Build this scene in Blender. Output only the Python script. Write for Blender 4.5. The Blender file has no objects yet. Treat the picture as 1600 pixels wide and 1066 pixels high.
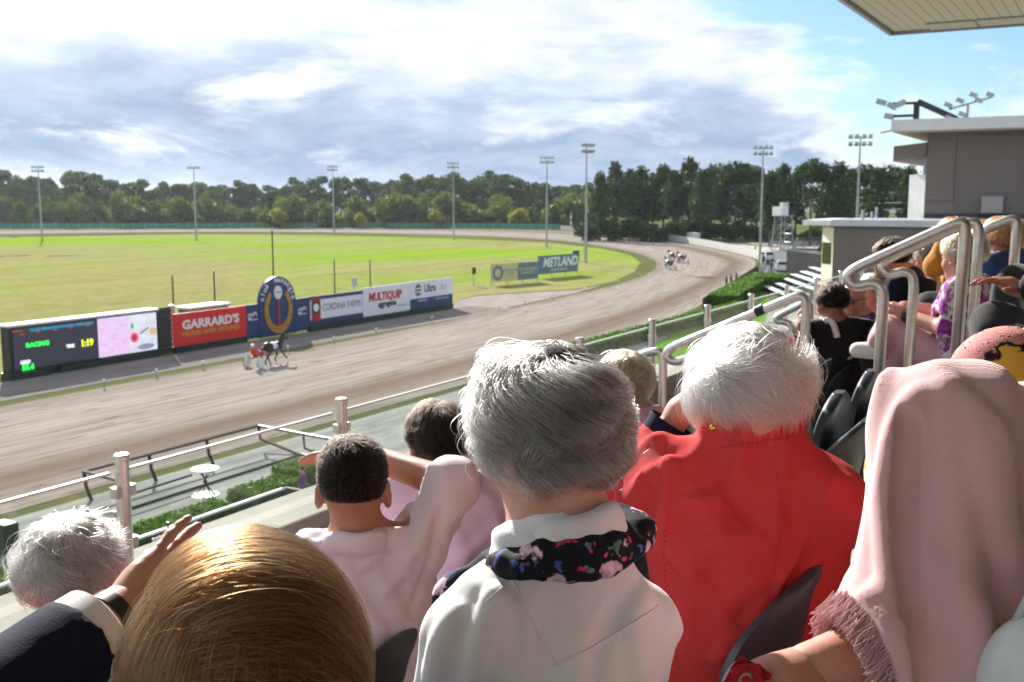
import bpy, math, random, time
import numpy as np
from mathutils import Vector, Matrix
from mathutils.bvhtree import BVHTree
try:
    import openvdb as vdb
except ImportError:
    import pyopenvdb as vdb
SC = bpy.context.scene
COL = SC.collection
T0 = time.time()
R = math.radians
# ------------------------------------------------------------------ camera
# world axes: X runs along the grandstand rows, Y towards the race track, Z up; track surface is z = 0
CAM_H = 11.5
FPX = 1650.0                       # focal length in photo pixels (1600 wide)
PITCH = math.atan(223.0 / FPX)
cam = bpy.data.cameras.new('camera')
cam_o = bpy.data.objects.new('camera', cam)
COL.objects.link(cam_o)
cam_o.location = (0, 0, CAM_H)
cam_o.rotation_euler = (math.pi / 2 - PITCH, 0, R(-60))
cam.sensor_width = 36.0
cam.lens = 36.0 * FPX / 1600.0
cam.clip_start = 0.05
cam.clip_end = 6000
cam.dof.use_dof = True
cam.dof.focus_distance = 1.35
cam.dof.aperture_fstop = 14.0
SC.camera = cam_o
# ------------------------------------------------------------------ sun and sky
SUN_AZ, SUN_EL = R(53), R(28)      # azimuth measured from +X towards +Y
SUND = Vector((math.cos(SUN_AZ) * math.cos(SUN_EL), math.sin(SUN_AZ) * math.cos(SUN_EL), math.sin(SUN_EL)))
sun = bpy.data.lights.new('sun', 'SUN')
sun.energy = 4.8
sun.angle = R(0.6)
sun.color = (1.0, 0.955, 0.89)
sun_o = bpy.data.objects.new('sun', sun)
COL.objects.link(sun_o)
sun_o.location = SUND * 60
sun_o.rotation_euler = (-SUND).to_track_quat('-Z', 'Y').to_euler()
SC.view_settings.view_transform = 'Standard'
SC.view_settings.look = 'None'
SC.view_settings.exposure = 1.06
SC.view_settings.gamma = 1.0
SC.view_settings.use_curve_mapping = False
SC.render.engine = 'CYCLES'
SC.cycles.max_bounces = 8
SC.cycles.transparent_max_bounces = 16
SC.cycles.use_denoising = True
SC.cycles.sample_clamp_indirect = 6.0
SC.cycles.caustics_reflective = False
SC.cycles.caustics_refractive = False


class NT:
    """tiny node-tree writer"""
    def __init__(s, tree):
        s.t = tree; s.n = tree.nodes; s.l = tree.links
    def add(s, typ, **kw):
        nd = s.n.new(typ)
        for k, v in kw.items():
            if k.startswith('i_'):
                key = k[2:]
                key = int(key) if key.isdigit() else key.replace('_', ' ')
                s.set(nd, key, v)
            else:
                setattr(nd, k, v)
        return nd
    def set(s, nd, key, v):
        sock = nd.inputs[key]
        if hasattr(v, 'is_output'):
            s.l.new(v, sock)
        else:
            sock.default_value = v
    def math(s, op, a, b=0.0, c=None, clamp=False):
        nd = s.n.new('ShaderNodeMath'); nd.operation = op; nd.use_clamp = clamp
        s.set(nd, 0, a); s.set(nd, 1, b)
        if c is not None: s.set(nd, 2, c)
        return nd.outputs[0]
    def vmath(s, op, a, b=None, out=0):
        nd = s.n.new('ShaderNodeVectorMath'); nd.operation = op
        s.set(nd, 0, a)
        if b is not None: s.set(nd, 1, b)
        return nd.outputs[out]
    def mix(s, f, a, b, blend='MIX'):
        nd = s.n.new('ShaderNodeMix'); nd.data_type = 'RGBA'; nd.blend_type = blend
        s.set(nd, 0, f); s.set(nd, 6, a); s.set(nd, 7, b)
        return nd.outputs[2]
    def ramp(s, f, stops, interp='LINEAR'):
        nd = s.n.new('ShaderNodeValToRGB'); cr = nd.color_ramp; cr.interpolation = interp
        while len(cr.elements) < len(stops): cr.elements.new(0.5)
        for e, (p, c) in zip(cr.elements, stops):
            e.position = p
            e.color = (c, c, c, 1) if isinstance(c, (int, float)) else (*c[:3], 1)
        s.set(nd, 0, f)
        return nd.outputs[0]
    def noise(s, vec, scale, detail=3, rough=0.55, dist=0.0, out=0):
        nd = s.n.new('ShaderNodeTexNoise')
        if vec is not None: s.l.new(vec, nd.inputs['Vector'])
        nd.inputs['Scale'].default_value = scale; nd.inputs['Detail'].default_value = detail
        nd.inputs['Roughness'].default_value = rough; nd.inputs['Distortion'].default_value = dist
        return nd.outputs[out]
    def coords(s, kind='Object'):
        return s.n.new('ShaderNodeTexCoord').outputs[kind]
    def mapping(s, vec, scale=(1, 1, 1), rot=(0, 0, 0), loc=(0, 0, 0)):
        nd = s.n.new('ShaderNodeMapping'); s.l.new(vec, nd.inputs[0])
        nd.inputs[1].default_value = loc; nd.inputs[2].default_value = rot; nd.inputs[3].default_value = scale
        return nd.outputs[0]


world = bpy.data.worlds.new('World')
SC.world = world
world.use_nodes = True
W = NT(world.node_tree)
W.n.clear()
wout = W.add('ShaderNodeOutputWorld')
bg = W.add('ShaderNodeBackground')
W.l.new(bg.outputs[0], wout.inputs[0])
bg.inputs['Strength'].default_value = 0.088
sky = W.add('ShaderNodeTexSky', sky_type='NISHITA')
sky.sun_disc = False
sky.sun_elevation = SUN_EL
sky.sun_rotation = math.pi / 2 - SUN_AZ
sky.air_density = 1.0; sky.dust_density = 0.6; sky.ozone_density = 1.2
gen = W.coords('Generated')
sep = W.add('ShaderNodeSeparateXYZ'); W.l.new(gen, sep.inputs[0])
zc = W.math('MAXIMUM', sep.outputs[2], 0.0)
den = W.math('ADD', zc, 0.42)
cx = W.math('DIVIDE', sep.outputs[0], den); cy = W.math('DIVIDE', sep.outputs[1], den)
cmb = W.add('ShaderNodeCombineXYZ'); W.l.new(cx, cmb.inputs[0]); W.l.new(cy, cmb.inputs[1]); W.l.new(W.math('MULTIPLY', zc, 5.0), cmb.inputs[2])
n1 = W.noise(W.mapping(cmb.outputs[0], loc=(3.1, 1.7, 0)), 2.3, 10, 0.60, 0.3)
n2 = W.noise(W.mapping(cmb.outputs[0], loc=(7.2, 2.9, 4)), 1.05, 9, 0.57, 0.3)
n3 = W.noise(W.mapping(cmb.outputs[0], loc=(1.3, 9.2, 2)), 5.0, 6, 0.60, 0.3)
sdot = W.vmath('DOT_PRODUCT', gen, tuple(SUND), out=1)
# clearer sky away from the sun's side, closed cloud towards it
clear = W.vmath('DOT_PRODUCT', gen, (0.80, -0.25, 0.54), out=1)
bias = W.math('MULTIPLY', W.ramp(clear, [(0.70, 0.0), (0.82, 1.0)]), 0.25)
dens = W.math('SUBTRACT', W.math('ADD', n1, 0.150), bias)
cover = W.ramp(dens, [(0.42, 0.0), (0.56, 1.0)], 'EASE')
# cloud brightness: thin bright edges, blue-grey bellies low down, brighter close to the sun
lowband = W.ramp(zc, [(0.0, 0.10), (0.04, 0.15), (0.09, 0.11), (0.16, 0.0)])
left = W.ramp(sdot, [(0.55, 0.35), (0.90, 1.0)])
bn_ = W.math('ADD', W.math('ADD', n2, W.math('MULTIPLY', W.math('SUBTRACT', n3, 0.5), 0.22)), W.math('MULTIPLY', lowband, left))
belly = W.ramp(bn_, [(0.36, (6.8, 6.9, 7.1)), (0.47, (5.2, 5.6, 6.2)), (0.56, (3.3, 3.95, 4.95)), (0.66, (2.15, 2.8, 3.95)), (0.78, (3.8, 4.3, 5.1))])
glow = W.ramp(sdot, [(0.918, 0.0), (0.950, 0.65), (0.982, 1.0)])
lit = W.mix(W.math('MULTIPLY', glow, W.ramp(bn_, [(0.42, 1.0), (0.62, 0.25)])), belly, (11.0, 10.9, 10.6, 1))
thin = W.ramp(dens, [(0.45, 1.0), (0.60, 0.0)])
lit2 = W.mix(W.math('MULTIPLY', thin, 0.9), lit, (6.8, 6.9, 7.1, 1))
skyc = W.mix(1.0, sky.outputs[0], (0.50, 0.64, 0.80, 1), 'MULTIPLY')
final = W.mix(cover, skyc, lit2)
W.l.new(final, bg.inputs['Color'])


# ------------------------------------------------------------------ photo geometry helpers (a ray from the camera cut by a real plane)
_ca, _sa = math.cos(R(30)), math.sin(R(30))
_cp, _sp = math.cos(PITCH), math.sin(PITCH)
def ray(u, v):
    x = (u - 800) / FPX; y = (533 - v) / FPX
    d = _cp + y * _sp; z = -_sp + y * _cp
    return Vector((d * _ca + x * _sa, d * _sa - x * _ca, z)) / d
def G(u, v, z=0.0):
    r = ray(u, v); k = (z - CAM_H) / r.z
    return Vector((r.x * k, r.y * k, z))
def PT(u, v, t):
    r = ray(u, v); return Vector((0, 0, CAM_H)) + r * (t / r.y)
def PS(u, v, s):
    r = ray(u, v); return Vector((0, 0, CAM_H)) + r * (s / r.x)
def PD(u, v, d):
    return Vector((0, 0, CAM_H)) + ray(u, v) * d
RNG = np.random.default_rng(11)
random.seed(5)


# ------------------------------------------------------------------ mesh builder
class MB:
    def __init__(s):
        s.v = []; s.f = []; s.m = []; s.mi = 0; s.uv = {}
    def mat(s, i): s.mi = i; return s
    def poly(s, pts, idx=None):
        b = len(s.v); s.v += [tuple(p) for p in pts]
        s.f.append(tuple(range(b, b + len(pts)))); s.m.append(s.mi); return s
    def box(s, c, d, rz=0.0, rx=0.0):
        hx, hy, hz = d[0] / 2, d[1] / 2, d[2] / 2
        M = Matrix.Rotation(rz, 3, 'Z') @ Matrix.Rotation(rx, 3, 'X')
        b = len(s.v); c = Vector(c)
        for z in (-hz, hz):
            for x, y in ((-hx, -hy), (hx, -hy), (hx, hy), (-hx, hy)):
                s.v.append(tuple(c + M @ Vector((x, y, z))))
        for q in ((0, 3, 2, 1), (4, 5, 6, 7), (0, 1, 5, 4), (1, 2, 6, 5), (2, 3, 7, 6), (3, 0, 4, 7)):
            s.f.append(tuple(b + i for i in q)); s.m.append(s.mi)
        return s
    def bx(s, lo, hi):
        return s.box([(a + b) / 2 for a, b in zip(lo, hi)], [b - a for a, b in zip(lo, hi)])
    def prism(s, pts, ext):
        """polygon pts extruded by vector ext"""
        n = len(pts); b = len(s.v); e = Vector(ext)
        s.v += [tuple(Vector(p)) for p in pts] + [tuple(Vector(p) + e) for p in pts]
        s.f.append(tuple(b + i for i in reversed(range(n)))); s.m.append(s.mi)
        s.f.append(tuple(b + n + i for i in range(n))); s.m.append(s.mi)
        for i in range(n):
            j = (i + 1) % n
            s.f.append((b + i, b + j, b + n + j, b + n + i)); s.m.append(s.mi)
        return s
    def tube(s, pts, r, n=10, cap=True, closed=False):
        pts = [Vector(p) for p in pts]; m = len(pts)
        rr = r if isinstance(r, (list, tuple)) else [r] * m
        b = len(s.v); up = None
        for i, p in enumerate(pts):
            a = pts[(i - 1) % m] if (closed or i > 0) else p
            c = pts[(i + 1) % m] if (closed or i < m - 1) else p
            t = (c - a).normalized()
            if up is None:
                up = Vector((0, 0, 1)) if abs(t.z) < 0.9 else Vector((1, 0, 0))
            x = up.cross(t)
            if x.length < 1e-6: x = Vector((1, 0, 0)).cross(t)
            x.normalize(); y = t.cross(x).normalized(); up = y
            for k in range(n):
                th = 2 * math.pi * k / n
                s.v.append(tuple(p + (x * math.cos(th) + y * math.sin(th)) * rr[i]))
        for i in range(m if closed else m - 1):
            j = (i + 1) % m
            for k in range(n):
                l = (k + 1) % n
                s.f.append((b + i * n + k, b + i * n + l, b + j * n + l, b + j * n + k)); s.m.append(s.mi)
        if cap and not closed:
            s.f.append(tuple(b + k for k in reversed(range(n)))); s.m.append(s.mi)
            s.f.append(tuple(b + (m - 1) * n + k for k in range(n))); s.m.append(s.mi)
        return s
    def lathe(s, prof, c=(0, 0, 0), n=24):
        b = len(s.v); m = len(prof)
        for (r, z) in prof:
            for k in range(n):
                th = 2 * math.pi * k / n
                s.v.append((c[0] + r * math.cos(th), c[1] + r * math.sin(th), c[2] + z))
        for i in range(m - 1):
            for k in range(n):
                l = (k + 1) % n
                s.f.append((b + i * n + k, b + i * n + l, b + (i + 1) * n + l, b + (i + 1) * n + k)); s.m.append(s.mi)
        s.f.append(tuple(b + k for k in reversed(range(n)))); s.m.append(s.mi)
        s.f.append(tuple(b + (m - 1) * n + k for k in range(n))); s.m.append(s.mi)
        return s
    def grid(s, P, closed_u=False, closed_v=False):
        """P[i][j] -> quads"""
        b = len(s.v); m = len(P); n = len(P[0])
        for row in P: s.v += [tuple(p) for p in row]
        for i in range(m if closed_u else m - 1):
            for j in range(n if closed_v else n - 1):
                i2 = (i + 1) % m; j2 = (j + 1) % n
                s.f.append((b + i * n + j, b + i * n + j2, b + i2 * n + j2, b + i2 * n + j)); s.m.append(s.mi)
        return s
    def ell(s, c, r, n=12, m=8):
        P = []
        for i in range(m + 1):
            ph = -math.pi / 2 + math.pi * i / m
            P.append([(c[0] + r[0] * math.cos(ph) * math.cos(2 * math.pi * k / n), c[1] + r[1] * math.cos(ph) * math.sin(2 * math.pi * k / n), c[2] + r[2] * math.sin(ph)) for k in range(n)])
        return s.grid(P, closed_v=True)
    def mesh(s, name, mats, smooth=False):
        me = bpy.data.meshes.new(name)
        me.from_pydata(s.v, [], s.f)
        for m in (mats if isinstance(mats, (list, tuple)) else [mats]): me.materials.append(m)
        me.polygons.foreach_set('material_index', s.m)
        if smooth: me.polygons.foreach_set('use_smooth', [True] * len(s.f))
        me.update()
        return me
    def build(s, name, mats, parent=None, smooth=False, auto=None, bevel=0.0, **tags):
        me = s.mesh(name, mats, smooth or auto is not None)
        if auto is not None: me.set_sharp_from_angle(angle=R(auto))
        o = link(name, me, parent)
        if bevel:
            b = o.modifiers.new('bevel', 'BEVEL'); b.width = bevel; b.segments = 2; b.limit_method = 'ANGLE'
        for k, v in tags.items(): o[k] = v
        return o
def link(name, data, parent=None, loc=None):
    o = bpy.data.objects.new(name, data); COL.objects.link(o)
    if parent is not None: o.parent = parent
    if loc is not None: o.location = loc
    return o
def thing(name, label, cat, loc=(0, 0, 0), rz=0.0, group=None):
    o = bpy.data.objects.new(name, None); COL.objects.link(o)
    o.empty_display_size = 0.2; o.location = loc; o.rotation_euler = (0, 0, rz)
    return tag(o, label, cat, group)
def tag(o, label, cat, group=None):
    o['label'] = label; o['category'] = cat
    if group: o['group'] = group
    return o
KIDS = {}
_U = 'first second third fourth fifth sixth seventh eighth ninth tenth eleventh twelfth thirteenth fourteenth fifteenth sixteenth seventeenth eighteenth nineteenth'.split()
ORD = _U + [t + ('ieth' if k == 0 else 'y-' + _U[k - 1]) for t in ('twent', 'thirt', 'fort') for k in range(10)]
MASTS = [(-99, 'from the left edge'), (66, 'right of the leftmost lamp mast'), (307, 'right of the second lamp mast'), (522, 'right of the third lamp mast'), (709, 'right of the fourth lamp mast'), (854, 'right of the fifth lamp mast'), (915, 'right of the tallest lamp mast'), (1187, 'right of the lamp mast at the bend'), (1335, 'right of the rightmost lamp mast')]
NTH = {}
def nth(kind, u, tail):
    i = max(k for k, (x, _) in enumerate(MASTS) if x <= u); NTH[(kind, i)] = NTH.get((kind, i), -1) + 1
    return '%s %s %s%s' % (ORD[NTH[(kind, i)]], kind, MASTS[i][1], tail)
def kids(o): return [c for c in bpy.data.objects if c.parent == o]
def dup(root, loc=None, rz=None, label=None, group=None, scale=None):
    r = root.copy(); COL.objects.link(r)
    if loc is not None: r.location = loc
    if rz is not None: r.rotation_euler = (0, 0, rz)
    if scale is not None: r.scale = (scale,) * 3 if isinstance(scale, (int, float)) else scale
    if label: r['label'] = label
    if group: r['group'] = group
    if root.name not in KIDS: KIDS[root.name] = [(c, kids(c)) for c in kids(root)]
    for c, gs in KIDS[root.name]:
        k = c.copy(); COL.objects.link(k); k.parent = r
        for g in gs:
            q = g.copy(); COL.objects.link(q); q.parent = k
    return r
def structure(mb, name, mats, **kw):
    o = mb.build(name, mats, **kw); o['kind'] = 'structure'; return o
def text(body, size, mat, parent, name='lettering', loc=(0, 0, 0), rot=(math.pi / 2, 0, 0), align='CENTER', sx=1.0, bold=0.0, ext=0.004, shear=0.0, space=1.0):
    c = bpy.data.curves.new(name, 'FONT')
    c.body = body; c.size = size; c.align_x = align; c.align_y = 'CENTER'
    c.offset = bold; c.extrude = ext; c.shear = shear; c.space_character = space
    c.materials.append(mat); c.resolution_u = 3
    o = link(name, c, parent); o.location = loc; o.rotation_euler = rot; o.scale = (sx, 1, 1)
    return o


# ------------------------------------------------------------------ materials
def mat(name, col=(.5, .5, .5), rough=0.6, metal=0.0, spec=0.5, **kw):
    m = bpy.data.materials.new(name); m.use_nodes = True
    b = m.node_tree.nodes['Principled BSDF']
    b.inputs['Base Color'].default_value = (*col, 1); b.inputs['Roughness'].default_value = rough
    b.inputs['Metallic'].default_value = metal; b.inputs['Specular IOR Level'].default_value = spec
    for k, v in kw.items(): b.inputs[k.replace('_', ' ')].default_value = v
    m['bsdf'] = 1
    return m
def bsdf(m): return m.node_tree.nodes['Principled BSDF']
def vary(m, c1, c2, scale, detail=4, kind='Object', lo=0.35, hi=0.65, stretch=(1, 1, 1), bump=0.0, bscale=None, bdist=0.01, c3=None):
    """base colour wanders between c1 and c2, optional fine relief"""
    t = NT(m.node_tree); b = bsdf(m)
    co = t.mapping(t.coords(kind), scale=stretch)
    n = t.noise(co, scale, detail, 0.6)
    stops = [(lo, c1), (hi, c2)] if c3 is None else [(lo, c1), ((lo + hi) / 2, c3), (hi, c2)]
    t.l.new(t.ramp(n, stops), b.inputs['Base Color'])
    if bump:
        bn = t.add('ShaderNodeBump'); bn.inputs['Strength'].default_value = bump; bn.inputs['Distance'].default_value = bdist
        t.l.new(t.noise(co, bscale or scale * 4, 4, 0.6), bn.inputs['Height'])
        t.l.new(bn.outputs[0], b.inputs['Normal'])
    return m
def cloth(name, col, col2=None, weave=900, rough=0.85, sheen=0.25, trans=0.0, bump=0.25, fold=14, fold_b=0.0, rib=0):
    m = mat(name, col, rough, spec=0.2)
    b = bsdf(m); t = NT(m.node_tree)
    b.inputs['Sheen Weight'].default_value = sheen; b.inputs['Sheen Roughness'].default_value = 0.5
    co = t.coords('Object')
    n = t.noise(co, 6, 3, 0.6); f = t.noise(co, weave, 2, 0.7)
    c2 = col2 or tuple(c * 0.86 for c in col)
    base = t.mix(t.ramp(n, [(.35, 0), (.7, 1)]), (*col, 1), (*c2, 1))
    base = t.mix(0.18, base, t.ramp(f, [(.3, tuple(c * 0.7 for c in col)), (.7, tuple(min(1, c * 1.2) for c in col))]))
    t.l.new(base, b.inputs['Base Color'])
    b1 = t.add('ShaderNodeBump'); b1.inputs['Strength'].default_value = bump; b1.inputs['Distance'].default_value = 0.0008
    if rib:
        wv = t.add('ShaderNodeTexWave', bands_direction='Z'); t.l.new(co, wv.inputs['Vector']); wv.inputs['Scale'].default_value = rib; wv.inputs['Distortion'].default_value = 1.5; wv.inputs['Detail'].default_value = 2
        f = t.math('ADD', f, t.math('MULTIPLY', wv.outputs['Fac'], .8))
    t.l.new(f, b1.inputs['Height'])
    if fold_b:
        b2 = t.add('ShaderNodeBump'); b2.inputs['Strength'].default_value = fold_b; b2.inputs['Distance'].default_value = 0.012
        t.l.new(t.noise(co, fold, 2, 0.5, 0.8), b2.inputs['Height']); t.l.new(b2.outputs[0], b1.inputs['Normal'])
    t.l.new(b1.outputs[0], b.inputs['Normal'])
    return m
def leafmat(name, c1, c2, c3=None, trans=0.35):
    m = bpy.data.materials.new(name); m.use_nodes = True
    t = NT(m.node_tree); t.n.clear()
    out = t.add('ShaderNodeOutputMaterial')
    d = t.add('ShaderNodeBsdfPrincipled'); d.inputs['Roughness'].default_value = 0.55; d.inputs['Specular IOR Level'].default_value = 0.08
    tr = t.add('ShaderNodeBsdfTranslucent')
    oi = t.add('ShaderNodeObjectInfo'); geo = t.add('ShaderNodeNewGeometry')
    a = t.mix(geo.outputs['Random Per Island'], (*c1, 1), (*c2, 1))
    a = t.mix(t.math('MULTIPLY', oi.outputs['Random'], 0.6), a, (*(c3 or c2), 1))
    t.l.new(a, d.inputs['Base Color'])
    t.l.new(t.mix(1.0, a, (1.3, 1.5, 0.6, 1), 'MULTIPLY'), tr.inputs['Color'])
    mx = t.add('ShaderNodeMixShader'); mx.inputs[0].default_value = trans
    t.l.new(d.outputs[0], mx.inputs[1]); t.l.new(tr.outputs[0], mx.inputs[2]); t.l.new(mx.outputs[0], out.inputs[0])
    return m
def emis(name, col, s):
    m = mat(name, (0.01, 0.01, 0.01), 0.4)
    bsdf(m).inputs['Emission Color'].default_value = (*col, 1); bsdf(m).inputs['Emission Strength'].default_value = s
    return m
def s2l(*c):
    return tuple((x / 12.92 if x <= 0.04045 else ((x + 0.055) / 1.055) ** 2.4) for x in (y / 255 for y in c))
M = {}
M['steel'] = mat('brushed_steel', (.70, .68, .65), .40, 1.0)
vary(M['steel'], (.72, .70, .67), (.60, .58, .55), 30, stretch=(1, 1, 1), bump=.04, bscale=300, bdist=.001)
M['galv'] = vary(mat('galvanised', (.36, .38, .40), .5, .8), (.42, .44, .46), (.30, .32, .34), 3)
M['black_metal'] = mat('black_metal', (.02, .021, .023), .45, .3)
M['white_paint'] = vary(mat('white_paint', (.78, .78, .76), .5), (.8, .8, .78), (.68, .68, .66), 2)
M['concrete'] = vary(mat('concrete', (.40, .38, .35), 1.0, spec=.1), (.46, .43, .39), (.33, .31, .28), 2.2, 6, bump=.3, bscale=60, bdist=.004)
M['apron'] = vary(mat('apron_concrete', (.34, .34, .31), 1.0, spec=0.0), (.36, .355, .325), (.21, .21, .19), .5, 7, stretch=(.35, 2.2, 1), bump=.2, bscale=8, bdist=.01)
M['asphalt'] = vary(mat('asphalt', (.06, .06, .062), .85), (.075, .074, .075), (.045, .045, .048), .6, 6, bump=.3, bscale=40)
M['dark_green'] = mat('dark_green_paint', (.010, .028, .020), .5)
M['bark'] = vary(mat('bark', (.1, .08, .06), .9), (.13, .10, .08), (.06, .05, .04), 1.5)
# ================================================================== ground, track, infield
mb = MB(); mb.poly([(-900, -900, -.02), (2500, -900, -.02), (2500, 2500, -.02), (-900, 2500, -.02)])
m = vary(mat('rough_grass', (.12, .13, .05), 1.0, spec=0.0), (.13, .14, .05), (.09, .10, .045), .02, 6)
structure(mb, 'ground', m)


def resample(pts, n):
    P = np.array([(p[0], p[1]) for p in pts], float)
    # smooth (Chaikin) then even spacing
    for _ in range(2):
        Q = [P[0]]
        for a, b in zip(P[:-1], P[1:]): Q += [a * .75 + b * .25, a * .25 + b * .75]
        Q.append(P[-1]); P = np.array(Q)
    d = np.r_[0, np.cumsum(np.linalg.norm(np.diff(P, axis=0), axis=1))]
    q = np.linspace(0, d[-1], n)
    return np.c_[np.interp(q, d, P[:, 0]), np.interp(q, d, P[:, 1])], d[-1]
outer_px = [(1085, 484), (1130, 456), (1166, 430), (1183, 413), (1178, 404), (1150, 397), (1110, 388), (1050, 377.5), (960, 367), (875, 360.5), (600, 357), (300, 357.5), (0, 359)]
inner_px = [(780, 485), (862, 468), (966, 445), (1010, 430), (1030, 416), (1020, 404), (985, 393), (930, 383), (880, 376.5), (800, 371), (700, 367), (522, 363), (305, 362), (0, 366)]
outer = [Vector((-140, 35, 0)), Vector((23, 35, 0)), Vector((75, 35.1, 0))] + [G(*p) for p in outer_px]
inner = [Vector((-140, 53.4, 0)), Vector((42, 53.4, 0)), Vector((80, 54.6, 0))] + [G(*p) for p in inner_px]
def ext(L, k=200):
    d = (L[-1] - L[-2]).normalized(); L.append(L[-1] + d * k)
ext(outer); ext(inner)
NO = 220
# match the two edges section by section so the strip runs square to the track
def strip_uv():
    A, la = resample(outer, NO); B, lb = resample(inner, NO)
    return A, B, la
A, B, la = strip_uv()
NV = 14
me = bpy.data.meshes.new('race_track')
V = []; F = []; UV = []
for i in range(NO):
    for j in range(NV + 1):
        k = j / NV
        p = A[i] * (1 - k) + B[i] * k
        V.append((p[0], p[1], 0.0))
for i in range(NO - 1):
    for j in range(NV):
        a = i * (NV + 1) + j
        F.append((a, a + 1, a + NV + 2, a + NV + 1))
        for (ii, jj) in ((i, j), (i, j + 1), (i + 1, j + 1), (i + 1, j)):
            UV += [ii / NO * la / 18.5, jj / NV]
me.from_pydata(V, [], F)
uvl = me.uv_layers.new(name='UVMap'); uvl.data.foreach_set('uv', UV)
m = mat('track_sand', (.36, .31, .27), 1.0, spec=.0)
t = NT(m.node_tree); b = bsdf(m)
uv = t.coords('UV'); ob = t.coords('Object')
fine = t.noise(t.mapping(uv, scale=(1.2, 30, 1)), 1.8, 7, .62)
mid = t.noise(t.mapping(uv, scale=(.25, 9, 1)), 1.3, 4, .6)
sx = t.add('ShaderNodeSeparateXYZ'); t.l.new(uv, sx.inputs[0])
wob = t.math('ADD', sx.outputs[1], t.math('MULTIPLY', t.math('SUBTRACT', mid, .5), .07))
base = t.ramp(fine, [(.34, (.19, .163, .136)), (.5, (.295, .262, .226)), (.66, (.37, .334, .295))])
band = t.ramp(wob, [(.0, .15), (.05, .2), (.16, .75), (.25, 1.), (.33, .45), (.42, .1), (.58, .25), (.64, .05), (.86, .12), (.97, .5)])
base = t.mix(t.math('MULTIPLY', band, .9), base, (.145, .105, .078, 1))
# hoof-mark specks
vo = t.add('ShaderNodeTexVoronoi'); t.l.new(t.mapping(ob, scale=(.32, 1.5, 1)), vo.inputs['Vector']); vo.inputs['Scale'].default_value = 1.0
spk = t.ramp(vo.outputs['Distance'], [(.14, 1), (.26, 0)])
spk = t.math('MULTIPLY', spk, t.ramp(t.noise(ob, .25, 3), [(.40, 0), (.6, .8)]))
base = t.mix(spk, base, (.13, .10, .08, 1))
t.l.new(base, b.inputs['Base Color'])
bn = t.add('ShaderNodeBump'); bn.inputs['Strength'].default_value = .5; bn.inputs['Distance'].default_value = .05
t.l.new(t.noise(ob, 1.2, 6, .7), bn.inputs['Height']); t.l.new(bn.outputs[0], b.inputs['Normal'])
me.materials.append(m)
o = link('race_track', me); o['kind'] = 'structure'

# infield grass: its own sheet, with the bleached and the watered patches of the turf
grass_px = [(718, 468), (745, 461.5), (800, 458), (900, 452), (960, 440), (992, 424), (1001, 411), (985, 398.5), (945, 390), (900, 384), (855, 379), (700, 373), (522, 368), (305, 366), (0, 371)]
gp = [Vector((-140, 62.0, 0)), Vector((60, 62.0, 0)), Vector((95, 62.0, 0))] + [G(*p) for p in grass_px]
ext(gp, 220); gp.append(Vector((-140, 420, 0)))
mb = MB(); mb.poly([(p.x, p.y, .012) for p in gp])
m = mat('infield_turf', (.3, .3, .1), 1.0, spec=.0)
t = NT(m.node_tree); b = bsdf(m); ob = t.coords('Object')
sp = t.add('ShaderNodeSeparateXYZ'); t.l.new(ob, sp.inputs[0])
big = t.noise(t.mapping(ob, scale=(1, 1, 1)), .018, 5, .55, .4)
det = t.noise(ob, .35, 6, .7); det2 = t.noise(t.mapping(ob, scale=(.5, 2, 1)), .09, 4, .6)
dry = t.ramp(det, [(.3, (.235, .225, .085)), (.7, (.33, .305, .14))])
wet = t.ramp(det, [(.3, (.175, .29, .018)), (.7, (.25, .37, .035))])
# watered ground lies towards the far bend and in a band before it
far = t.math('MULTIPLY', t.math('SUBTRACT', sp.outputs[0], 118), .02, clamp=True)
k = t.math('ADD', t.math('MULTIPLY', far, .62), t.math('MULTIPLY', t.math('SUBTRACT', big, .52), 4.0), clamp=True)
c = t.mix(k, dry, wet)
mow = t.ramp(t.noise(t.mapping(ob, scale=(.006, .16, 1)), 1.0, 3, .5), [(.40, .0), (.60, 1.)])
c = t.mix(t.math('MULTIPLY', mow, .35), c, t.mix(1.0, c, (.62, .72, .5, 1), 'MULTIPLY'))
tuft = t.ramp(t.noise(ob, 1.3, 4, .7), [(.40, 0), (.62, 1)])
c = t.mix(t.math('MULTIPLY', tuft, .30), c, t.mix(1.0, c, (.55, .62, .5, 1), 'MULTIPLY'))
br = t.ramp(det2, [(.58, 0), (.72, .55)])
c = t.mix(br, c, (.17, .13, .06, 1))
t.l.new(c, b.inputs['Base Color'])
bn = t.add('ShaderNodeBump'); bn.inputs['Strength'].default_value = .6; bn.inputs['Distance'].default_value = .12
t.l.new(t.noise(ob, 3.0, 5, .7), bn.inputs['Height']); t.l.new(bn.outputs[0], b.inputs['Normal'])
structure(mb, 'infield_lawn', m)
# pale gravel strip between turf and track past the boards
mb = MB(); q = [G(*p) for p in [(700, 487), (712, 470), (745, 462.5), (800, 459), (900, 453), (940, 446), (900, 458), (862, 466), (780, 484)]]
mb.poly([(p.x, p.y, .006) for p in q])
structure(mb, 'gravel_path', vary(mat('pale_gravel', (.3, .28, .25), 1, spec=0), (.33, .305, .27), (.23, .21, .185), .4, 6))
# sand strip in front of the boards, their shade put into its darker colour
mb = MB(); mb.poly([(-140, 54.2, .008), (96, 55.2, .008), (95.5, 60.6, .008), (-140, 60.6, .008)])
structure(mb, 'shaded_sand_strip', vary(mat('shaded_sand', (.22, .20, .18), 1.0, spec=0.0), (.25, .22, .20), (.17, .15, .135), .4, 5, stretch=(.3, 2, 1)))
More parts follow.
